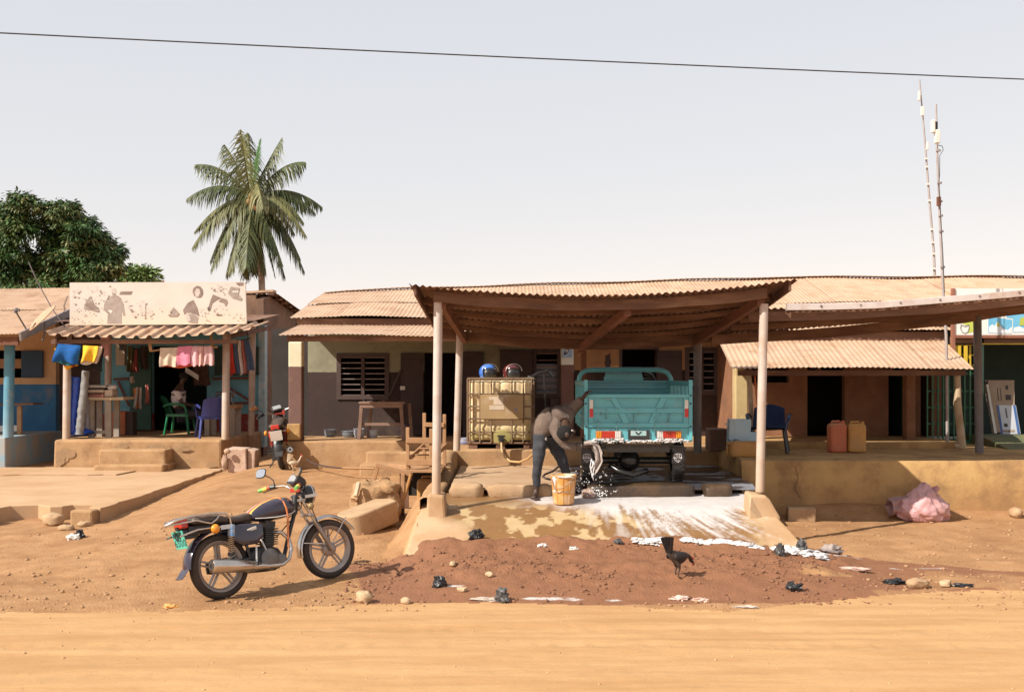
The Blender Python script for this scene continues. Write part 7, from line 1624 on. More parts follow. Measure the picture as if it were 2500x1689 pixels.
# ------------------------------------------------------------------ trees
m_bark = mat('bark', (.16, .12, .09), (.10, .075, .055), 4, .9, bump=.6, bs=20)
def leafmat(name, a, b_, c, ns=.8):
    m = mat(name, a, b_, ns, .55, spec=.35, rnd=0)
    N, K = m.node_tree.nodes, m.node_tree.links; b = N['Principled BSDF']
    src = b.inputs['Base Color'].links[0].from_socket
    at = N.new('ShaderNodeAttribute'); at.attribute_name = 'tint'
    x = N.new('ShaderNodeMix'); x.data_type = 'RGBA'; K.new(at.outputs['Fac'], x.inputs[0]); K.new(src, x.inputs[6]); x.inputs[7].default_value = (*c, 1); K.new(x.outputs[2], b.inputs['Base Color'])
    return m
m_mango = leafmat('mango_leaf', (.050, .115, .024), (.026, .062, .018), (.22, .19, .07), 1.0)
m_bush = leafmat('bush_leaf', (.20, .30, .09), (.15, .24, .07), (.3, .32, .12))
def leaf_cloud(name, lobes, n_clump, per, size, m, parent, seed, droop=.5, fresh=.18):
    rg = np.random.default_rng(seed); V = []; T = []
    lob = np.array(lobes); wts = (lob[:, 3] * lob[:, 4] + .02) ** .62; wts /= wts.sum()
    li = rg.choice(len(lob), n_clump, p=wts)
    d = rg.normal(size=(n_clump, 3)); d /= np.linalg.norm(d, axis=1)[:, None]; d[:, 2] = np.abs(d[:, 2]) * np.where(rg.random(n_clump) < .72, 1, -1)
    rad = rg.uniform(.70, 1.02, n_clump) ** .6
    cc = lob[li, :3] + d * lob[li][:, [3, 3, 4]] * rad[:, None]
    ctint = np.clip(rg.normal(.22, .28, n_clump), 0, 1) * (rg.random(n_clump) < .6); 
    for k in range(n_clump):
        n = per; a = rg.uniform(0, 2 * math.pi, n); out = np.stack([np.cos(a), np.sin(a), rg.uniform(-.9, .7, n)], 1) + d[k] * .5
        out /= np.linalg.norm(out, axis=1)[:, None]
        p0 = cc[k] + out * rg.uniform(.05, .42, n)[:, None] * (size * 2.2) / .6
        dr = out * 1.0 + np.array([0, 0, -droop]) * rg.uniform(.4, 1.6, n)[:, None]; dr /= np.linalg.norm(dr, axis=1)[:, None]
        L_ = size * rg.uniform(.7, 1.25, n)[:, None]; up = rg.normal(size=(n, 3)) * .5 + np.array([0, 0, 1]); w = np.cross(dr, up); w /= np.linalg.norm(w, axis=1)[:, None]
        wd = L_ * .17
        q = np.stack([p0, p0 + dr * L_ * .45 + w * wd, p0 + dr * L_, p0 + dr * L_ * .45 - w * wd], 1)
        V.append(q.reshape(-1, 3)); T.append(np.repeat(np.clip(ctint[k] + rg.normal(0, .06, n), 0, 1), 4))
    V = np.concatenate(V); T = np.concatenate(T); q = np.arange(len(V)).reshape(-1, 4)
    W = np.array(wmat(parent).inverted()); V = V @ W[:3, :3].T + W[:3, 3]
    return npmesh(name, V, q, m, parent, False, {'tint': T})
DMG = 55.0
mg = thing('mango_tree', 'big dense dark green tree behind the blue house on the left', 'tree', P(110, 900, DMG))
s_ = DMG / F
def lobe(px, py, rx, rz, dy=0): c = P(px, py, DMG); return (c.x, c.y + dy, c.z, rx * s_, rz * s_)
rq = random.Random(4); lbs = [lobe(95, 600, 100, 70), lobe(190, 650, 95, 60), lobe(0, 660, 90, 70), lobe(110, 720, 180, 50), lobe(-110, 690, 100, 80)]
for (a_, b_) in ((92, 505), (120, 520), (62, 520), (165, 525), (190, 530), (30, 555), (50, 545), (140, 545), (215, 560), (232, 575), (250, 590), (5, 585), (90, 570), (160, 590), (30, 620), (75, 640), (125, 640), (180, 640), (225, 625), (265, 612), (278, 634), (288, 655), (272, 675), (240, 680), (195, 690), (145, 690), (90, 695), (40, 690), (0, 640), (-30, 600), (265, 705), (-60, 640)):
    r_ = rq.uniform(17, 30) * (.7 if a_ > 295 else 1); lbs.append(lobe(a_, b_ + 4, r_ * 1.15, r_ * .85, rq.uniform(-2.2, -.2)))
leaf_cloud('crown', lbs, 1350, 44, .27, m_mango, mg, 3, .8)
mb = MB(); c = P(110, 900, DMG); mb.tube([c, P(112, 800, DMG), P(105, 720, DMG)], [.55, .45, .35], 12); mb.build('trunk', m_bark, mg, smooth=60)
for a, b_ in ((60, 590), (180, 590), (260, 650), (-40, 660), (120, 560)):
    mb = MB(); mb.tube([P(106, 740, DMG), P((106 + a) / 2, (740 + b_) / 2 - 10, DMG), P(a, b_, DMG)], [.3, .17, .06], 8); mb.build('limb', m_bark, mg, smooth=60)
for (px, py, D, r, lab) in ((338, 682, 62, 30, 'small bright green treetop peeping over the billboard'),):
    t = thing('tree', lab, 'tree', P(px, 900, D)); c = P(px, py, D); k = D / F
    leaf_cloud('crown', [(c.x, c.y, c.z, r * k, 20 * k), (c.x + .25, c.y, c.z + .12, 22 * k, 16 * k), (c.x - .3, c.y, c.z - .5, 34 * k, 20 * k)], 60, 46, .36, m_bush, t, 5, .4)
    mb = MB(); mb.tube([P(px, 900, D), P(px, 690, D)], [.25, .12], 8); mb.build('trunk', m_bark, t, smooth=60)
# coconut palm
DP = 62.0; kp = DP / F
pl_ = thing('coconut_palm', 'tall coconut palm standing alone behind the shops', 'palm tree', P(640, 980, DP))
mb = MB(); tr_pts = [P(642, 980, DP), P(641, 800, DP), P(640, 715, DP), P(637, 640, DP), P(630, 560, DP), P(620, 500, DP)]
fine_ = [tr_pts[0].lerp(tr_pts[1], i / 14) for i in range(14)] + [a.lerp(b_, j / 5) for a, b_ in zip(tr_pts[1:-1], tr_pts[2:]) for j in range(5)] + [tr_pts[-1]]
mb.tube(fine_, [(.24 - .10 * i / len(fine_)) * (1 + .06 * (i % 2)) for i in range(len(fine_))], 12); mb.build('trunk', mat('palm_bark', (.33, .26, .21), (.25, .19, .15), 3, .9, bump=.5, bs=15, stain=(.12, .07, .05), ss=1), pl_, smooth=60)
m_frond = leafmat('palm_leaf', (.052, .072, .022), (.036, .056, .022), (.27, .24, .09))
rp = random.Random(17); HC_ = P(615, 485, DP)
# tip pixels, sag (px, the higher the more arched), depth towards us (-) or away, tint, length of leaflets
FR = [((592, 312), 22, 1.2, .25, 1), ((598, 325), 10, -1.0, .35, 1), ((632, 335), 4, .4, -1, .8), ((682, 328), 14, .8, .15, 1), ((536, 343), 22, 1.0, .2, 1), ((468, 398), 52, .6, .1, 1), ((742, 392), 52, .5, .1, 1), ((462, 492), 62, -.6, .1, 1), ((466, 565), 58, .6, .4, .8), ((478, 612), 66, -.8, .35, 1), ((528, 668), 62, -1.2, .2, 1.1), ((545, 676), 40, .6, .45, 1), ((572, 672), 30, -1.4, .3, 1.1), ((612, 668), 10, .9, .12, 1), ((668, 678), 46, .5, .05, .6), ((700, 655), 52, -1.0, .08, 1.1), ((588, 676), 26, .9, .3, 1.2), ((622, 662), 8, -2.0, .15, 1.2), ((652, 672), 26, -.3, .2, 1.1), ((688, 676), 52, 1.0, .12, 1.1), ((510, 640), 64, .2, .3, 1.1), ((728, 632), 70, .8, .15, 1.1), ((745, 548), 72, -.3, .3, 1), ((742, 665), 70, .3, .1, 1.1), ((757, 585), 70, -.9, .4, 1), ((768, 520), 72, .4, .05, 1), ((780, 500), 64, 1.1, .1, 1), ((672, 530), 82, -3.0, .5, 1.2), ((700, 560), 60, 2.4, .1, 1)]
for i, (tip, sag, dy, tint, lf) in enumerate(FR):
    A = HC_ + Vector((rp.uniform(-.1, .1), 0, rp.uniform(-.1, .15))); B = P(tip[0], tip[1], DP); B.y += dy
    mid = (A + B) / 2 + Vector((0, dy * .15, sag * kp)) 
    n = 30; pts = []
    for k in range(n + 1):
        t = k / n; pts.append(A * (1 - t) ** 2 + mid * 2 * t * (1 - t) + B * t * t)
    V = []; Q_ = []; TT = []
    def quad(a, b_, c, d, tn):
        o = len(V); V.extend([a, b_, c, d]); Q_.append((o, o + 1, o + 2, o + 3)); TT.extend([tn] * 4)
    L0 = (B - A).length
    for k in range(n):
        p, q = pts[k], pts[k + 1]; d = (q - p).normalized(); w = d.cross(Vector((0, 0, 1)));
        if w.length < .1: w = Vector((0, 1, 0))
        w.normalize(); th = .035 * (1 - k / n) + .008
        quad(p - w * th, p + w * th, q + w * th, q - w * th, min(1, max(0, tint) + .25)); u = w.cross(d).normalized(); quad(p - u * th, p + u * th, q + u * th, q - u * th, min(1, max(0, tint) + .25))
        if k < 2: continue
        for sgn in (-1, 1):
            for h in (0, .5):
                t = (k + h) / n; base = p.lerp(q, h); ll = lf * 1.38 * (math.sin(math.pi * min(1, .12 + t * .88)) ** .55) * rp.uniform(.75, 1.15) * (.55 if tint < 0 else 1) * (L0 / 4.0) ** .3
                dr = (w * sgn * rp.uniform(.45, .9) + d * rp.uniform(.35, .7) + Vector((0, 0, -1)) * rp.uniform(.7, 1.3) * (.1 if tint < 0 else 1)).normalized()
                e1 = base + dr * ll * .5; e2 = base + (dr + Vector((0, 0, -.35 * (0 if tint < 0 else 1)))).normalized() * ll
                nn = dr.cross(d).normalized(); bw = dr.cross(nn).normalized() * .031
                tn = min(1, max(0, tint + rp.gauss(0, .12)))
                quad(base - bw, base + bw, e1 + bw * .9, e1 - bw * .9, tn); quad(e1 - bw * .9, e1 + bw * .9, e2 + bw * .15, e2 - bw * .15, tn)
    W = wmat(pl_).inverted()
    mm = m_frond if tint >= 0 else leafmat('palm_spear', (.055, .12, .03), (.045, .10, .025), (.1, .17, .05))
    npmesh('frond', np.array([tuple(W @ Vector(v)) for v in V]), np.array(Q_), mm, pl_, False, {'tint': np.array(TT)})
m_coco = mat('coconut', (.42, .22, .09), (.30, .15, .06), 6, .6)
for (a, b_) in ((612, 478), (618, 489), (607, 492), (615, 500), (624, 508), (620, 470)):
    mb = MB(); c = P(a, b_, DP - .35); mb.ell(c, (.13, .13, .16), 10, 8); mb.build('coconut', m_coco, pl_, smooth=180)

# ------------------------------------------------------------------ things in the yard
# rounded concrete kerb piece and rubble chunk behind it
def extr(name, poly, h, M, m, parent, rough=.01, seed=0, bev=.02, label=None, cat=None):
    mb = MB(); mb.prism(poly, 0, h, 'z'); mb.rot(M); mb.rough(rough, 4, seed); o = mb.build(name, m, parent, smooth=40, bevel=bev)
    if label: tag(o, label, cat)
    return o
cx, cy = PX(912, 13.9), 13.85; zg = G(cx, cy)
Mk = Matrix.Translation((cx, cy, zg + .02)) @ Matrix.Rotation(R(52), 4, 'Z') @ Matrix.Rotation(R(-10), 4, 'Y')
pol = [(-.30 - .20 * math.cos(a), .20 * math.sin(a) * -1) for a in np.linspace(-math.pi / 2, math.pi / 2, 12)] + [(.28, -.20), (.36, -.02), (.28, .20)]
extr('concrete_block', pol, .28, Mk, m_kerbdry, None, .012, 3, .02, 'thick broken concrete kerb with a rounded end lying behind the parked motorbike', 'concrete block')
cx, cy = PX(915, 14.5), 14.45; zg = G(cx, cy)
stone('rubble_chunk', (cx + .02, cy, zg + .22), (.62, .5, .52), mat('rubble', (.44, .27, .14), (.33, .19, .09), 9, .95, bump=.8, bs=30, stain=(.22, .12, .06), ss=4), 9, 'rough earthen chunk with a crumbling top behind the rounded kerb piece', 'rubble', None, 4.5, .2, .09, 40, 26)
mb = MB(); mb.bar(P(868, 1212, 14.05), P(876, 1178, 14.15), .05, .05); tag(mb.build('wood_block', m_stick, smooth=0, bevel=.008), 'short pale stub of wood leaning on the rubble chunk', 'wood')
# jerrycan builder
def jerrycan(label, x, y, z, m, w=.27, d=.2, h=.42, rz=0.0, tilt=None, group=None):
    M0 = Matrix.Translation((x, y, z)) @ Matrix.Rotation(rz, 4, 'Z')
    if tilt: M0 = M0 @ tilt
    t = thing('jerrycan', label, 'jerrycan', M0.translation, rot=M0.to_3x3(), group=group)
    mb = MB()
    n = 28; rings = [(0, .90), (.012, .97), (.03, 1), (.06, .985), (.30, .985), (.33, 1.0), (h - .09, 1.0), (h - .05, .97), (h - .025, .85), (h - .012, .6)]
    vs_ = []; fs = []
    for zz, k in rings:
        for j in range(n):
            a = 2 * math.pi * j / n; e = 2 / 5.0; cx_ = math.copysign(abs(math.cos(a)) ** e, math.cos(a)); sy_ = math.copysign(abs(math.sin(a)) ** e, math.sin(a))
            vs_.append((cx_ * w / 2 * k, sy_ * d / 2 * k, zz))
    for i in range(len(rings) - 1):
        for j in range(n): fs.append((i * n + j, i * n + (j + 1) % n, (i + 1) * n + (j + 1) % n, (i + 1) * n + j))
    fs += [tuple(range(n - 1, -1, -1)), tuple((len(rings) - 1) * n + j for j in range(n))]
    mb.add(vs_, fs); bo = mb.build('can', m, t, local=True, smooth=50)
    mb = MB(); mb.tube([(-w * .32, 0, h - .04), (-w * .28, 0, h + .01), (w * .12, 0, h + .015), (w * .2, 0, h - .03)], .016, 8); mb.build('handle', m, t, local=True, smooth=60)
    mb = MB(); mb.cyl((w * .34, 0, h - .05), (w * .34, 0, h + .02), .028, n=12); mb.build('spout', m, t, local=True, smooth=50)
    for s in (-1, 1):
        for k in range(4):
            mb = MB(); X = w * (-.3 + .2 * k); mb.box(X - .006, X + .006, -d / 2 - .004, -d / 2 + .01, h - .10, h - .04) if s > 0 else mb.box(X - .006, X + .006, -d / 2 - .004, -d / 2 + .01, .03, .07); mb.build('rib', m, t, local=True, smooth=0)
    return t
m_jy = mat('dusty_yellow_plastic', (.52, .265, .06), (.44, .21, .05), 4, .55, stain=(.36, .2, .08), ss=3, dust=.5)
m_jo = mat('orange_red_plastic', (.50, .13, .055), (.42, .105, .045), 4, .55, stain=(.35, .16, .08), ss=3, dust=.4)
m_jd = mat('dusty_amber_plastic', (.50, .27, .08), (.40, .20, .06), 4, .6, stain=(.34, .19, .09), ss=2, dust=.8)
jerrycan('faded orange red jerrycan on the right veranda beside the yellow one', PX(2043, 16.4), 16.4, ZM, m_jo, .262, .2, .44, R(4), None, 'jerrycans on the right veranda')
jerrycan('yellow jerrycan on the right veranda beside the orange red one', PX(2090, 16.4), 16.4, ZM, m_jy, .270, .2, .43, R(-3), None, 'jerrycans on the right veranda')
jerrycan('yellow jerrycan lying on its side under the dark blue plastic chair', PX(1846, 15.75), 15.75, .95 + .10, m_jy, .24, .2, .40, R(0), Matrix.Rotation(R(-90), 4, 'Y'))
jerrycan('dusty amber jerrycan standing under the wooden furniture pile', PX(1046, 15.0), 15.0, G(PX(1046, 15), 15.0), m_jd, .30, .22, .47, R(-8))
# blue cabinet, brown box, on the right veranda
cb_ = thing('blue_cabinet', 'pale blue metal cabinet with a round knob on the right veranda', 'cabinet', (PX(1805, 16.1), 16.1, .96))
m_cab = mat('pale_blue_metal', (.36, .55, .68), (.46, .58, .66), 3, .5, stain=(.34, .28, .26), ss=3, st=(.55, .75))
mb = MB(); q = [P(a, b_, 16.0) for a, b_ in ((1778, 1100), (1831, 1097), (1834, 1024), (1781, 1024))]
mb.add(q + [v + Vector((.03, .32, 0)) for v in q], [(0, 1, 2, 3), (7, 6, 5, 4), (0, 4, 5, 1), (1, 5, 6, 2), (2, 6, 7, 3), (3, 7, 4, 0)]); mb.build('case', m_cab, cb_, smooth=0, bevel=.006)
mb = MB(); mb.box(PX(1832, 16), PX(1849, 16), 16.02, 16.3, PZ(1080, 16), PZ(1055, 16)); mb.build('side_bracket', m_cab, cb_, smooth=0)
mb = MB(); mb.add([tuple(P(a, b_, 16.05)) for a, b_ in ((1766, 1033), (1779, 1032), (1779, 1044))] + [tuple(P(a, b_, 16.3)) for a, b_ in ((1766, 1033), (1779, 1032), (1779, 1044))], [(2, 1, 0), (3, 4, 5), (0, 1, 4, 3), (1, 2, 5, 4), (2, 0, 3, 5)]); mb.build('lid_corner', m_white, cb_, smooth=0)
Mk = Matrix.Translation(P(1798, 1080, 15.94)) @ Matrix.Rotation(R(90), 4, 'X')
mb = MB(); mb.lathe([(.0, .03), (.02, .03), (.02, .018), (.035, .016), (.035, .03), (.048, .03), (.048, -.05), (0, -.05)], 20, Mk); mb.build('knob', m_black, cb_, smooth=40)
mb = MB(); mb.lathe([(.030, .0305), (.04, .034), (.030, .036)], 20, Mk, closed=True); mb.build('ring', m_alloy, cb_, smooth=60)
mb = MB(); mb.tube([P(1778, 1073, 15.98), P(1784, 1076, 15.95), P(1790, 1082, 15.95)], .006, 5); mb.build('lead', m_black, cb_)
mb = MB(); mb.box(PX(1733, 16.7), PX(1778, 16.7), 16.7, 17.1, .96, PZ(1047, 16.7)); mb.rough(.01, 4, 3); tag(mb.build('brown_crate', mat('brown_crate', (.17, .09, .06), (.12, .065, .045), 5, .85, bump=.3), smooth=0, bevel=.015), 'plain brown block of a crate standing to the left of the blue cabinet', 'crate')
# table with pots on the veranda of the green part
tb = thing('wooden_table', 'weathered wooden work table against the green and brown wall', 'table', (PX(936, 19.9), 19.9, ZM))
m_gw = MATS['grey_wood']; m_tw = mat('worn_table', (.26, .17, .13), (.18, .11, .085), 6, .85, bump=.3, bs=40, stretch=(.4, 1, 1), rnd=.2)
zt_ = PZ(985, 19.8); xa, xb = PX(879, 19.8), PX(990, 19.8)
mb = MB(); mb.box(xa, xb, 19.6, 20.25, zt_, zt_ + .035); mb.build('tabletop', m_tw, tb, smooth=0, bevel=.006)
mb = MB(); mb.box(xa + .03, xb - .03, 19.62, 19.65, zt_ - .07, zt_ - .002); mb.build('apron', m_tw, tb, smooth=0)
for sx, x in ((-1, xa + .05), (1, xb - .07)):
    for y, o_ in ((19.66, 0), (20.2, .10)):
        mb = MB(); mb.bar((x + o_ + sx * .05, y, ZM), (x + o_, y, zt_ - .002), .06, .06, (0, 1, 0)); mb.build('leg', m_tw, tb, smooth=0, bevel=.004)
mb = MB(); mb.bar((xa + .02, 19.68, ZM + .27), (xb - .04, 19.68, ZM + .27), .03, .05); mb.build('stretcher', m_tw, tb, smooth=0)
for (a, b_, w, h, m, lab, nm) in ((890, 978, .09, .05, m_black, 'small black lump of tools at the left end of the wooden work table', 'tool'), (948, 976, .30, .035, m_wood, 'rusty piece of iron lying on the right half of the work table', 'iron_piece'), (915, 979, .12, .03, m_frame, 'flat dark tool in the middle of the work table', 'tool')):
    mb = MB(); c = P(a, b_, 19.8); mb.ell((c.x, 19.85, zt_ + .035 + h * .4), (w / 2, .08, h * .5), 10, 6, jit=.5, seed=a); tag(mb.build(nm, m, smooth=60), lab, 'tool')
m_enam = mat('enamel', (.50, .52, .58), (.4, .42, .46), 7, .3)
def bowl(a, b_, D, r, h, m, lab, nm='pot'):
    c = P(a, b_, D); mb = MB(); mb.lathe([(0, 0), (r * .75, .0), (r, h * .5), (r * .95, h), (r * 1.08, h + .004), (r * 1.06, h + .012), (r * .9, h + .002), (r * .93, h * .5), (0, .02)], 20, Matrix.Translation((c.x, c.y, ZM + .004))); return tag(mb.build(nm, m, smooth=50), lab, 'pot', 'pots and basins on the veranda floor')
bowl(877, 1063, 20.2, .10, .15, m_enam, 'pale enamel pot under the left side of the work table')
bowl(912, 1063, 20.2, .08, .13, m_enam, 'smaller pale enamel pot under the middle of the work table')
bowl(852, 1063, 20.4, .13, .10, mat('dull_tin', (.16, .18, .21), (.12, .13, .15), 6, .4), 'dull tin basin left of the enamel pots'); bowl(806, 1063, 20.5, .11, .12, MATS['dull_tin'], 'dull tin pot standing alone by the wall under the first window'); bowl(1138, 1055, 18.2, .14, .09, mat('blue_basin', (.12, .18, .42), (.4, .4, .45), 8, .4), 'blue and white basin behind the back post near the water tank')
mb = MB(); mb.box(PX(1345, 20.3), PX(1372, 20.3), 20.2, 20.6, ZM + .55, PZ(972, 20.3)); tag(mb.build('box', m_frame, smooth=0, bevel=.01), 'dark box standing by the poster pillar behind the bending man', 'box')
mb = MB(); mb.box(PX(1338, 20.4), PX(1366, 20.4), 20.25, 20.55, ZM + .0, ZM + .548); tag(mb.build('stool', m_wood, smooth=0, bevel=.01), 'dark wooden stand under the box by the poster pillar', 'stand')
# furniture pile: low table, chair frame on it, broken stool leaning
lt = thing('low_table', 'pale low wooden table with a chair frame standing on it', 'table', (-1.30, 14.95, .28))
zl_ = .815
for k in range(4):
    mb = MB(); y = 14.62 + k * .2; mb.box(PX(972, 14.8) + .03 * (k % 2), -.93, y, y + .185, zl_, zl_ + .035); mb.build('plank', m_lwood, lt, smooth=0, bevel=.005)
for x, y in ((-1.46, 14.70), (-.98, 14.72), (-1.46, 15.3), (-.98, 15.3)):
    mb = MB(); mb.box(x - .03, x + .03, y - .03, y + .03, .24, zl_ - .002); mb.build('leg', m_wood, lt, smooth=0)
mb = MB(); mb.box(-1.5, -.95, 15.30, 15.33, .44, zl_ - .004); mb.build('shade_panel', m_dark, lt, smooth=0)  # dark sheet added to stand for the shade in the cavity under the table
cf = thing('chair_frame', 'bare wooden chair frame without a seat standing on the low table', 'chair', (-1.22, 15.0, zl_ + .035))
fx0, fx1, bx0, bx1, yf_, yb_ = PX(996, 14.75), PX(1053, 14.75), PX(1035, 15.5) + .02, PX(1087, 15.5), 14.72, 15.32
for x, y, zt2 in ((fx0, yf_, PZ(1043, yf_)), (fx1, yf_, PZ(1046, yf_)), (bx0, yb_, PZ(1008, yb_)), (bx1, yb_, PZ(1011, yb_))):
    mb = MB(); mb.bar((x, y, zl_ + .036), (x, y, zt2), .047, .047, (0, 1, 0)); mb.build('leg', m_lwood, cf, smooth=0, bevel=.006)
def rail_(a, b_, w, h, nm='rail'):
    mb = MB(); mb.bar(a, b_, w, h); mb.build(nm, m_lwood, cf, smooth=0, bevel=.005)
rail_((fx0 - .02, yf_ - .034, PZ(1074, yf_)), (fx1 + .02, yf_ - .034, PZ(1075, yf_)), .02, .075); rail_((fx0 - .02, yf_ - .034, PZ(1128, yf_)), (fx1 + .02, yf_ - .034, PZ(1128, yf_)), .02, .08)
rail_((bx0, yb_ - .034, PZ(1036, yb_)), (bx1, yb_ - .034, PZ(1037, yb_)), .02, .06); rail_((bx0, yb_ - .034, PZ(1087, yb_)), (bx1, yb_ - .034, PZ(1088, yb_)), .02, .05)
rail_((fx0 + .03, yf_, PZ(1118, yf_)), (bx0 - .0, yb_, PZ(1086, yb_)), .025, .06); rail_((fx1 + .03, yf_, PZ(1116, yf_)), (bx1 + .03, yb_, PZ(1086, yb_)), .025, .06)
rail_((fx0 + .06, yf_ + .15, PZ(1112, yf_)), (fx1 + .06, yf_ + .15, PZ(1112, yf_)), .06, .02, 'slat'); rail_((fx0 + .12, yf_ + .32, PZ(1098, yf_)), (fx1 + .13, yf_ + .32, PZ(1098, yf_)), .06, .02, 'slat')
bs2 = thing('broken_table', 'broken wooden table frame leaning at the left of the furniture pile', 'table', P(960, 1230, 14.6))
def wbar(a, b_, w, h, d0=14.5, d1=14.5, nm='bar', m=m_lwood):
    mb = MB(); mb.bar(P(*a, d0), P(*b_, d1), w, h, (0, 1, 0)); mb.build(nm, m, bs2, smooth=0, bevel=.006)
wbar((916, 1134), (1003, 1158), .05, .06, 14.45, 14.45, 'rail'); wbar((908, 1185), (924, 1134), .05, .05, 14.6, 14.6, 'leg'); wbar((982, 1240), (984, 1156), .05, .05, 14.4, 14.4, 'leg'); wbar((981, 1235), (1004, 1156), .03, .22, 14.5, 14.5, 'side_board', m_jd); wbar((950, 1136), (1000, 1142), .06, .05, 15.2, 14.9, 'rail')
# carton block, sack, loose blocks
ck = thing('wrapped_block', 'squarish block wrapped in torn paper sacking at the edge of the apron', 'block', (PX(588, 19.6), 19.6, .3))
m_ctn = mat('torn_sacking', (.52, .38, .30), (.44, .29, .20), 5, .9, bump=.5, bs=30, stain=(.34, .2, .13), ss=4)
zc = G(PX(588, 19.5), 19.5)
mb = MB(); mb.prism([(PX(557, 19.5), zc - .03), (PX(604, 19.5), zc - .03), (PX(603, 19.5), zc + .40), (PX(555, 19.5), zc + .41)], 19.45, 19.85); 
o_ = len(mb.v); mb.prism([(PX(604.2, 19.5), zc - .03), (PX(620, 19.5), zc - .02), (PX(623, 19.5), zc + .36), (PX(604, 19.5), zc + .395)], 19.52, 19.9); mb.rough(.015, 5, 6); mb.build('block', m_ctn, ck, smooth=0, bevel=.02)
mb = MB(); mb.ell((PX(548, 19.4), 19.4, zc + .16), (.05, .05, .13), 10, 8, jit=.6, seed=2); mb.ell((PX(556, 19.4), 19.36, zc + .36), (.06, .04, .05), 8, 6, jit=.5, seed=4); mb.build('torn_flap', m_ctn, ck, smooth=60)
sk = thing('pink_sack', 'crumpled pink sack slumped on the ground against the right platform', 'sack', (PX(2250, 14.75), 14.75, G(5.4, 14.75)))
m_sack = mat('pink_sack', (.62, .37, .38), (.52, .29, .30), 6, .7, bump=.3, bs=50, stain=(.40, .24, .22), ss=4)
sx_, sy_, sz_ = PX(2252, 14.72), 14.72, G(PX(2250, 14.72), 14.72)
mb = MB()
def sack(u, v):
    a = 2 * math.pi * u; ph = math.pi * v; d = Vector((math.sin(ph) * math.cos(a), math.sin(ph) * math.sin(a), math.cos(ph)))
    f = .07 * math.sin(7 * a + 4 * d.z + 3 * mnoise.noise(d * 2)) * math.sin(ph) + .035 * (1 - abs(math.sin(6 * a - 5 * d.z + 4 * mnoise.noise(d * 3)))) ** 2 + .09 * mnoise.noise(d * 3.1 + Vector((4, 1, 2))) + .02 * mnoise.noise(d * 8 + Vector((1, 2, 7)))
    x = d.x * .34 * (1 + f); y = d.y * .22 * (1 + f); z = d.z * .20 * (1 + 1.6 * f)
    z += .16 * max(0, d.z) * max(0, 1 - abs(d.x - .05) * 1.5) ; x += .10 * max(0, -d.z) * (1 if d.x > 0 else .4) * abs(d.x)
    z = max(z, -.15)
    return (sx_ + x, sy_ + y, sz_ + .145 + z)
mb.grid(sack, 110, 60); mb.build('bag', m_sack, sk, smooth=60)
mb = MB()
def neck(u, v):
    a = 2 * math.pi * v; r = .09 + .05 * u + .018 * math.sin(6 * a); return (sx_ - .12 - .30 * u, sy_ + .02 + .05 * u + r * math.cos(a) * .8, sz_ + .22 - .06 * u + r * math.sin(a) * (1 - .3 * u))
mb.grid(neck, 14, 28); mb.rough(.03, 9, 3); mb.build('neck', mat('sheer_pink', (.36, .21, .20), (.28, .16, .15), 8, .7), sk, smooth=60)
mb = MB(); mb.grid(lambda u, v: (sx_ + .06 + .16 * u + .02 * math.sin(v * 9), sy_ - .03 + .05 * math.sin(u * 8) - .04 * v, sz_ + .30 + .17 * v * (1 - .5 * abs(u - .6))), 12, 8); mb.rough(.02, 9, 2); mb.build('torn_edge', m_sack, sk, smooth=60)
def block_thing(a, b_, D, d, m, lab, seed, rz=0, nm='concrete_block', bev=.02, rough=.01):
    x, y = PX(a, D), D; z = G(x, y); mb = MB(); mb.box(-d[0] / 2, d[0] / 2, -d[1] / 2, d[1] / 2, -.02, d[2], Matrix.Translation((x, y, z)) @ Matrix.Rotation(rz, 4, 'Z'))
    mb.rough(rough, 5, seed); return tag(mb.build(nm, m, smooth=0, bevel=bev), lab, 'block')
block_thing(1955, 1260, 14.75, (.36, .22, .17), m_kerbdry, 'single squared earth block lying before the right platform', 3, R(-8), 'earth_block')
# bucket
bk = thing('bucket', 'orange plastic bucket streaked with suds standing beside the bending man', 'bucket', (PX(1376, 13.35), 13.35, float(ramp_z(13.35)) + .005))
m_bkt = mat('orange_bucket', (.62, .31, .08), (.55, .25, .06), 4, .4, stain=(.68, .54, .38), ss=8, st=(.47, .66))
B0 = Vector((PX(1376, 13.35), 13.35, float(ramp_z(13.35)) + .005)); Mb = Matrix.Translation(B0)
mb = MB(); mb.lathe([(0, .0), (.115, .0), (.122, .02), (.148, .33), (.158, .335), (.158, .35), (.146, .352), (.140, .33), (.114, .03), (0, .025)], 30, Mb); mb.build('shell', m_bkt, bk, smooth=40)
for i in range(10):
    a = 2 * math.pi * i / 10 + .2; mb = MB(); mb.bar(B0 + Vector((math.cos(a) * .121, math.sin(a) * .121, .01)), B0 + Vector((math.cos(a) * .149, math.sin(a) * .149, .33)), .012, .012, (math.cos(a), math.sin(a), 0)); mb.build('rib', m_bkt, bk, smooth=0)
mb = MB(); mb.lathe([(.131, .148), (.139, .155), (.132, .162)], 24, Mb, closed=True); mb.ell(B0 + Vector((-.10, -.09, .30)), (.035, .03, .05), 8, 6, jit=.5); mb.ell(B0 + Vector((.02, -.145, .335)), (.10, .02, .014), 8, 6, jit=.5); mb.ell(B0 + Vector((-.11, -.08, .2)), (.012, .012, .08), 8, 6); mb.build('suds', m_foam, bk, smooth=60)
mb = MB(); mb.tube([B0 + Vector((-.155, -.02, .325)), B0 + Vector((-.12, -.15, .19)), B0 + Vector((-.03, -.168, .20)), B0 + Vector((.08, -.16, .27)), B0 + Vector((.155, -.02, .325))], .007, 6); mb.build('handle', m_lwood, bk, smooth=60)
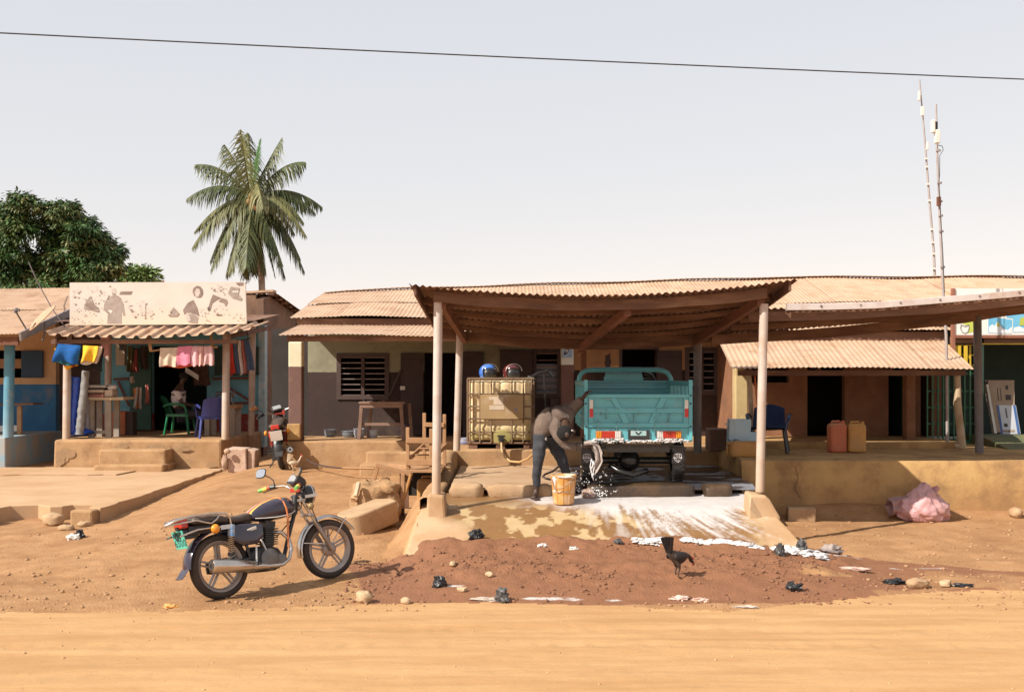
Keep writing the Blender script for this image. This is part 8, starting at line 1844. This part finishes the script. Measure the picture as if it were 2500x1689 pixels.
mb = MB(); mb.ell(B0 + Vector((0, 0, .30)), (.135, .135, .02), 18, 6); mb.build('suds', m_foam, bk, smooth=60)
# stick along the step, pipe and rubbish
mb = MB(); mb.tube([P(748, 1122, 19.0), P(765, 1132, 18.8), P(800, 1139, 18.4), P(840, 1143, 18.0)], .014, 6); tag(mb.build('hose', m_frame, smooth=60), 'dark hose trailing along the foot of the veranda by the chicken', 'hose')
mb = MB(); mb.tube([P(836, 1142, 18.0), P(915, 1144, 17.8)], .018, 6); tag(mb.build('stick', m_lwood, smooth=60), 'long thin stick on the ground before the veranda steps', 'stick')
m_bagb = mat('black_bag', (.014, .014, .016), (.03, .03, .033), 9, .25, bump=.6, bs=30); m_bagg = mat('grey_bag', (.09, .085, .085), (.05, .05, .05), 9, .35, bump=.6, bs=30)
def crumple(a, b_, D, r, m, lab, seed, grp='plastic rubbish on the dirt bank', nm='plastic_bag', cat='rubbish'):
    x = PX(a, D); z = max(G(x, D), float(ramp_z(D)) if RX0 < x < RX1 and D > 12.05 else -1)
    mb = MB(); rr = r
    mb.ell((x, D, z + rr[2] * .6), rr, 22, 16, jit=.75, seed=seed); mb.ell((x + rr[0] * .55, D - .02, z + rr[2] * .35), (rr[0] * .55, rr[1] * .6, rr[2] * .5), 16, 10, jit=.8, seed=seed + 9)
    mb.rough(min(rr) * .28, .8 / min(rr), seed); o = mb.build(nm, m, smooth=45); return tag(o, lab, cat, grp)
crumple(1162, 1308, 12.25, (.075, .06, .055), m_bagb, 'black plastic bag at the upper left edge of the wet bank', 1)
crumple(1072, 1433, 10.72, (.065, .05, .06), m_bagb, 'black plastic bag low on the left side of the wet bank', 2)
crumple(1225, 1468, 10.24, (.06, .05, .075), m_bagg, 'shiny grey plastic bag at the edge of the road', 3)
crumple(1904, 1372, 11.75, (.045, .045, .075), m_bagg, 'upright grey plastic scrap below the foam on the right', 4)
crumple(1957, 1352, 12.0, (.05, .05, .06), m_bagg, 'dark crumpled scrap to the right of the foam', 5)
crumple(2030, 1340, 12.35, (.11, .06, .05), mat('ash_clump', (.42, .35, .32), (.14, .11, .10), 16, .9, bump=.6), 'ashy grey clump at the top of the wet track', 6)
crumple(1938, 1446, 10.55, (.07, .05, .045), m_bagb, 'torn black plastic low on the right side of the bank', 7)
crumple(2182, 1420, 11.0, (.10, .05, .03), m_bagb, 'flat black strip of plastic in the wet track', 8)
crumple(2350, 1437, 10.9, (.09, .05, .015), m_bagb, 'thin black flat scrap beside the road on the far right', 9)
crumple(1510, 1325, 12.05, (.04, .035, .03), m_bagg, 'small dark lump at the lip of the ramp', 10)
crumple(1325, 1332, 12.0, (.05, .03, .02), m_white, 'white scrap of paper at the top of the bank, left one', 11); crumple(1400, 1338, 11.95, (.05, .03, .018), m_white, 'white scrap of paper at the top of the bank, right one', 12)
crumple(1185, 1462, 10.28, (.12, .04, .018), mat('paper_grey', (.50, .42, .36), (.4, .32, .26), 9, .8), 'flattened greyish paper at the edge of the road', 13)
crumple(1660, 1458, 10.3, (.07, .04, .025), mat('pink_paper', (.62, .45, .38), (.5, .3, .24), 12, .8), 'crumpled pinkish paper by the road below the hen', 14); crumple(1710, 1460, 10.25, (.07, .04, .02), MATS['pink_paper'], 'second pale paper scrap by the road to the right of the pinkish one', 15)
crumple(1820, 1478, 10.02, (.10, .03, .012), MATS['paper_grey'], 'flat pale scrap lying on the road edge', 16)
crumple(2080, 1388, 11.5, (.16, .05, .02), MATS['pink_paper'], 'pale flattened sheet in the wet track on the right', 17)
crumple(178, 1300, 13.6, (.08, .06, .04), m_white, 'small white scrap before the broken edge of the apron', 18, 'scraps by the apron'); crumple(195, 1293, 13.75, (.06, .05, .05), m_bagb, 'black scrap behind the white one before the apron', 19, 'scraps by the apron')
crumple(418, 1477, 10.0, (.07, .04, .02), mat('orange_scrap', (.6, .25, .05), (.55, .3, .1), 9, .7), 'orange scrap of wrapper at the road edge in front of the motorbike', 20)
m_stn = mat('pale_stone', (.52, .37, .23), (.42, .28, .16), 5, .9, bump=.5, bs=40)
def rock(a, b_, D, d, lab, seed, m=None, grp=None):
    x = PX(a, D); z = G(x, D); return stone('stone', (x, D, z + d[2] * .38), d, m or m_stn, seed, lab, 'stone', grp, 2.6, seed * .7, .10 * max(d), 20, 14)
rock(888, 1460, 10.25, (.17, .13, .12), 'largest pale stone at the road edge right of the motorbike', 3); rock(990, 1465, 10.2, (.09, .07, .06), 'small round pale stone near the left foot of the wet bank', 4)
rock(2240, 1432, 10.85, (.24, .15, .10), 'pale hump of stone between the wet track and the road', 5, m_kerbdry); rock(2308, 1425, 10.95, (.16, .10, .07), 'smaller pale hump right of the larger one beside the wet track', 6)
rock(2480, 1245, 14.9, (.19, .14, .15), 'brownish stone against the foot of the right platform', 7, m_kerbdry)
rock(130, 1272, 14.85, (.30, .24, .17), 'rounded boulder in the hollow under the broken apron', 8, m_kerbdry); rock(162, 1288, 14.4, (.20, .15, .08), 'flat stone lying in front of the boulder by the apron', 9, m_kerbdry); rock(205, 1275, 14.7, (.16, .12, .08), 'small flat stone right of the boulder by the apron', 10, m_kerbdry)
rock(1105, 1376, 11.35, (.07, .06, .05), 'small pale pebble alone on the left half of the bank', 11); rock(1195, 1403, 11.0, (.10, .06, .05), 'pale pebble low on the middle of the bank', 12); rock(1128, 1443, 10.55, (.10, .07, .05), 'pale stone near the black bag low on the bank', 13)
# hollow and blocks of the broken apron edge
mb = MB(); mb.box(-9.9, -6.93, 14.70, 14.98, -.05, .275); mb.rough(.02, 4, 3); ob = tag(mb.build('apron_kerb', m_slab, smooth=0, bevel=.03), 'low concrete kerb block along the left front of the apron', 'kerb')
mb = MB(); mb.box(-5.93, -5.62, 14.82, 15.06, -.02, .285); mb.rough(.02, 5, 5); tag(mb.build('apron_corner', m_conc, smooth=0, bevel=.03), 'dark rough corner block at the right front of the apron', 'kerb')
# loose gravel and clods
def pebbles(name, n, fx, m, seed, smin, smax, attr=None, lab='', flat=.7):
    rg = np.random.default_rng(seed); ico = MB(); ico.ell((0, 0, 0), 1, 6, 4); bv = np.array(ico.v); bf = [f for f in ico.f]
    bq = np.array(bf); V = []; Fq = []
    pts = fx(rg, n); 
    zz = gz(pts[:, 0], pts[:, 1])
    for i in range(len(pts)):
        s = smin + (smax - smin) * rg.random() ** 6; a = rg.uniform(0, 6.28); sc3 = s * np.array([rg.uniform(.7, 1.3), rg.uniform(.7, 1.3), flat * rg.uniform(.6, 1.1)])
        v = bv * sc3 * (1 + rg.normal(0, .14, (len(bv), 1))); c, s_ = math.cos(a), math.sin(a)
        v = np.stack([v[:, 0] * c - v[:, 1] * s_, v[:, 0] * s_ + v[:, 1] * c, v[:, 2]], 1) + np.array([pts[i, 0], pts[i, 1], zz[i] + sc3[2] * .25])
        Fq.append(bq + len(bv) * i); V.append(v)
    o = npmesh(name, np.concatenate(V), np.concatenate(Fq), m, None, False); tag(o, lab, 'gravel', None, 'stuff'); return o
def yard(rg, n):
    x = rg.uniform(-6.5, 7.5, n * 3); y = 9.9 + (rg.random(n * 3) ** 1.5) * 5.2; d = fbm(x * .9, y * .9, 91, 3)
    k = (rg.random(n * 3) < sst(.38, .68, d)) & ~((x > -1.6) & (x < 3.5) & (y > 10.2)) & ~((y > 14.6) & (x < -5.4)) ; p = np.stack([x, y], 1)[k]; return p[:n]
def bankp(rg, n):
    x = rg.uniform(-1.7, 3.8, n * 3); y = rg.uniform(10.15, 12.1, n * 3); d = fbm(x * 1.4, y * 1.4, 93, 3); k = rg.random(n * 3) < sst(.3, .7, d); return np.stack([x, y], 1)[k][:n]
def roadp(rg, n):
    return np.stack([rg.uniform(-5, 6, n), rg.uniform(6.8, 10.2, n)], 1)
m_peb = mat('yard_gravel', (.44, .26, .14), (.24, .125, .06), 30, .95); m_clod = mat('wet_clods', (.25, .115, .06), (.16, .072, .04), 20, .85); m_rpeb = mat('road_gravel', (.50, .32, .17), (.40, .24, .11), 25, .95)
pebbles('yard_gravel', 3600, yard, m_peb, 1, .004, .026, lab='fine loose gravel strewn over the yard and roadside')
pebbles('wet_clods', 3000, bankp, m_clod, 2, .003, .028, lab='wet clods of earth scattered over the dirt bank')
pebbles('road_gravel', 1100, roadp, m_rpeb, 3, .003, .013, lab='scattered small grit on the road surface')
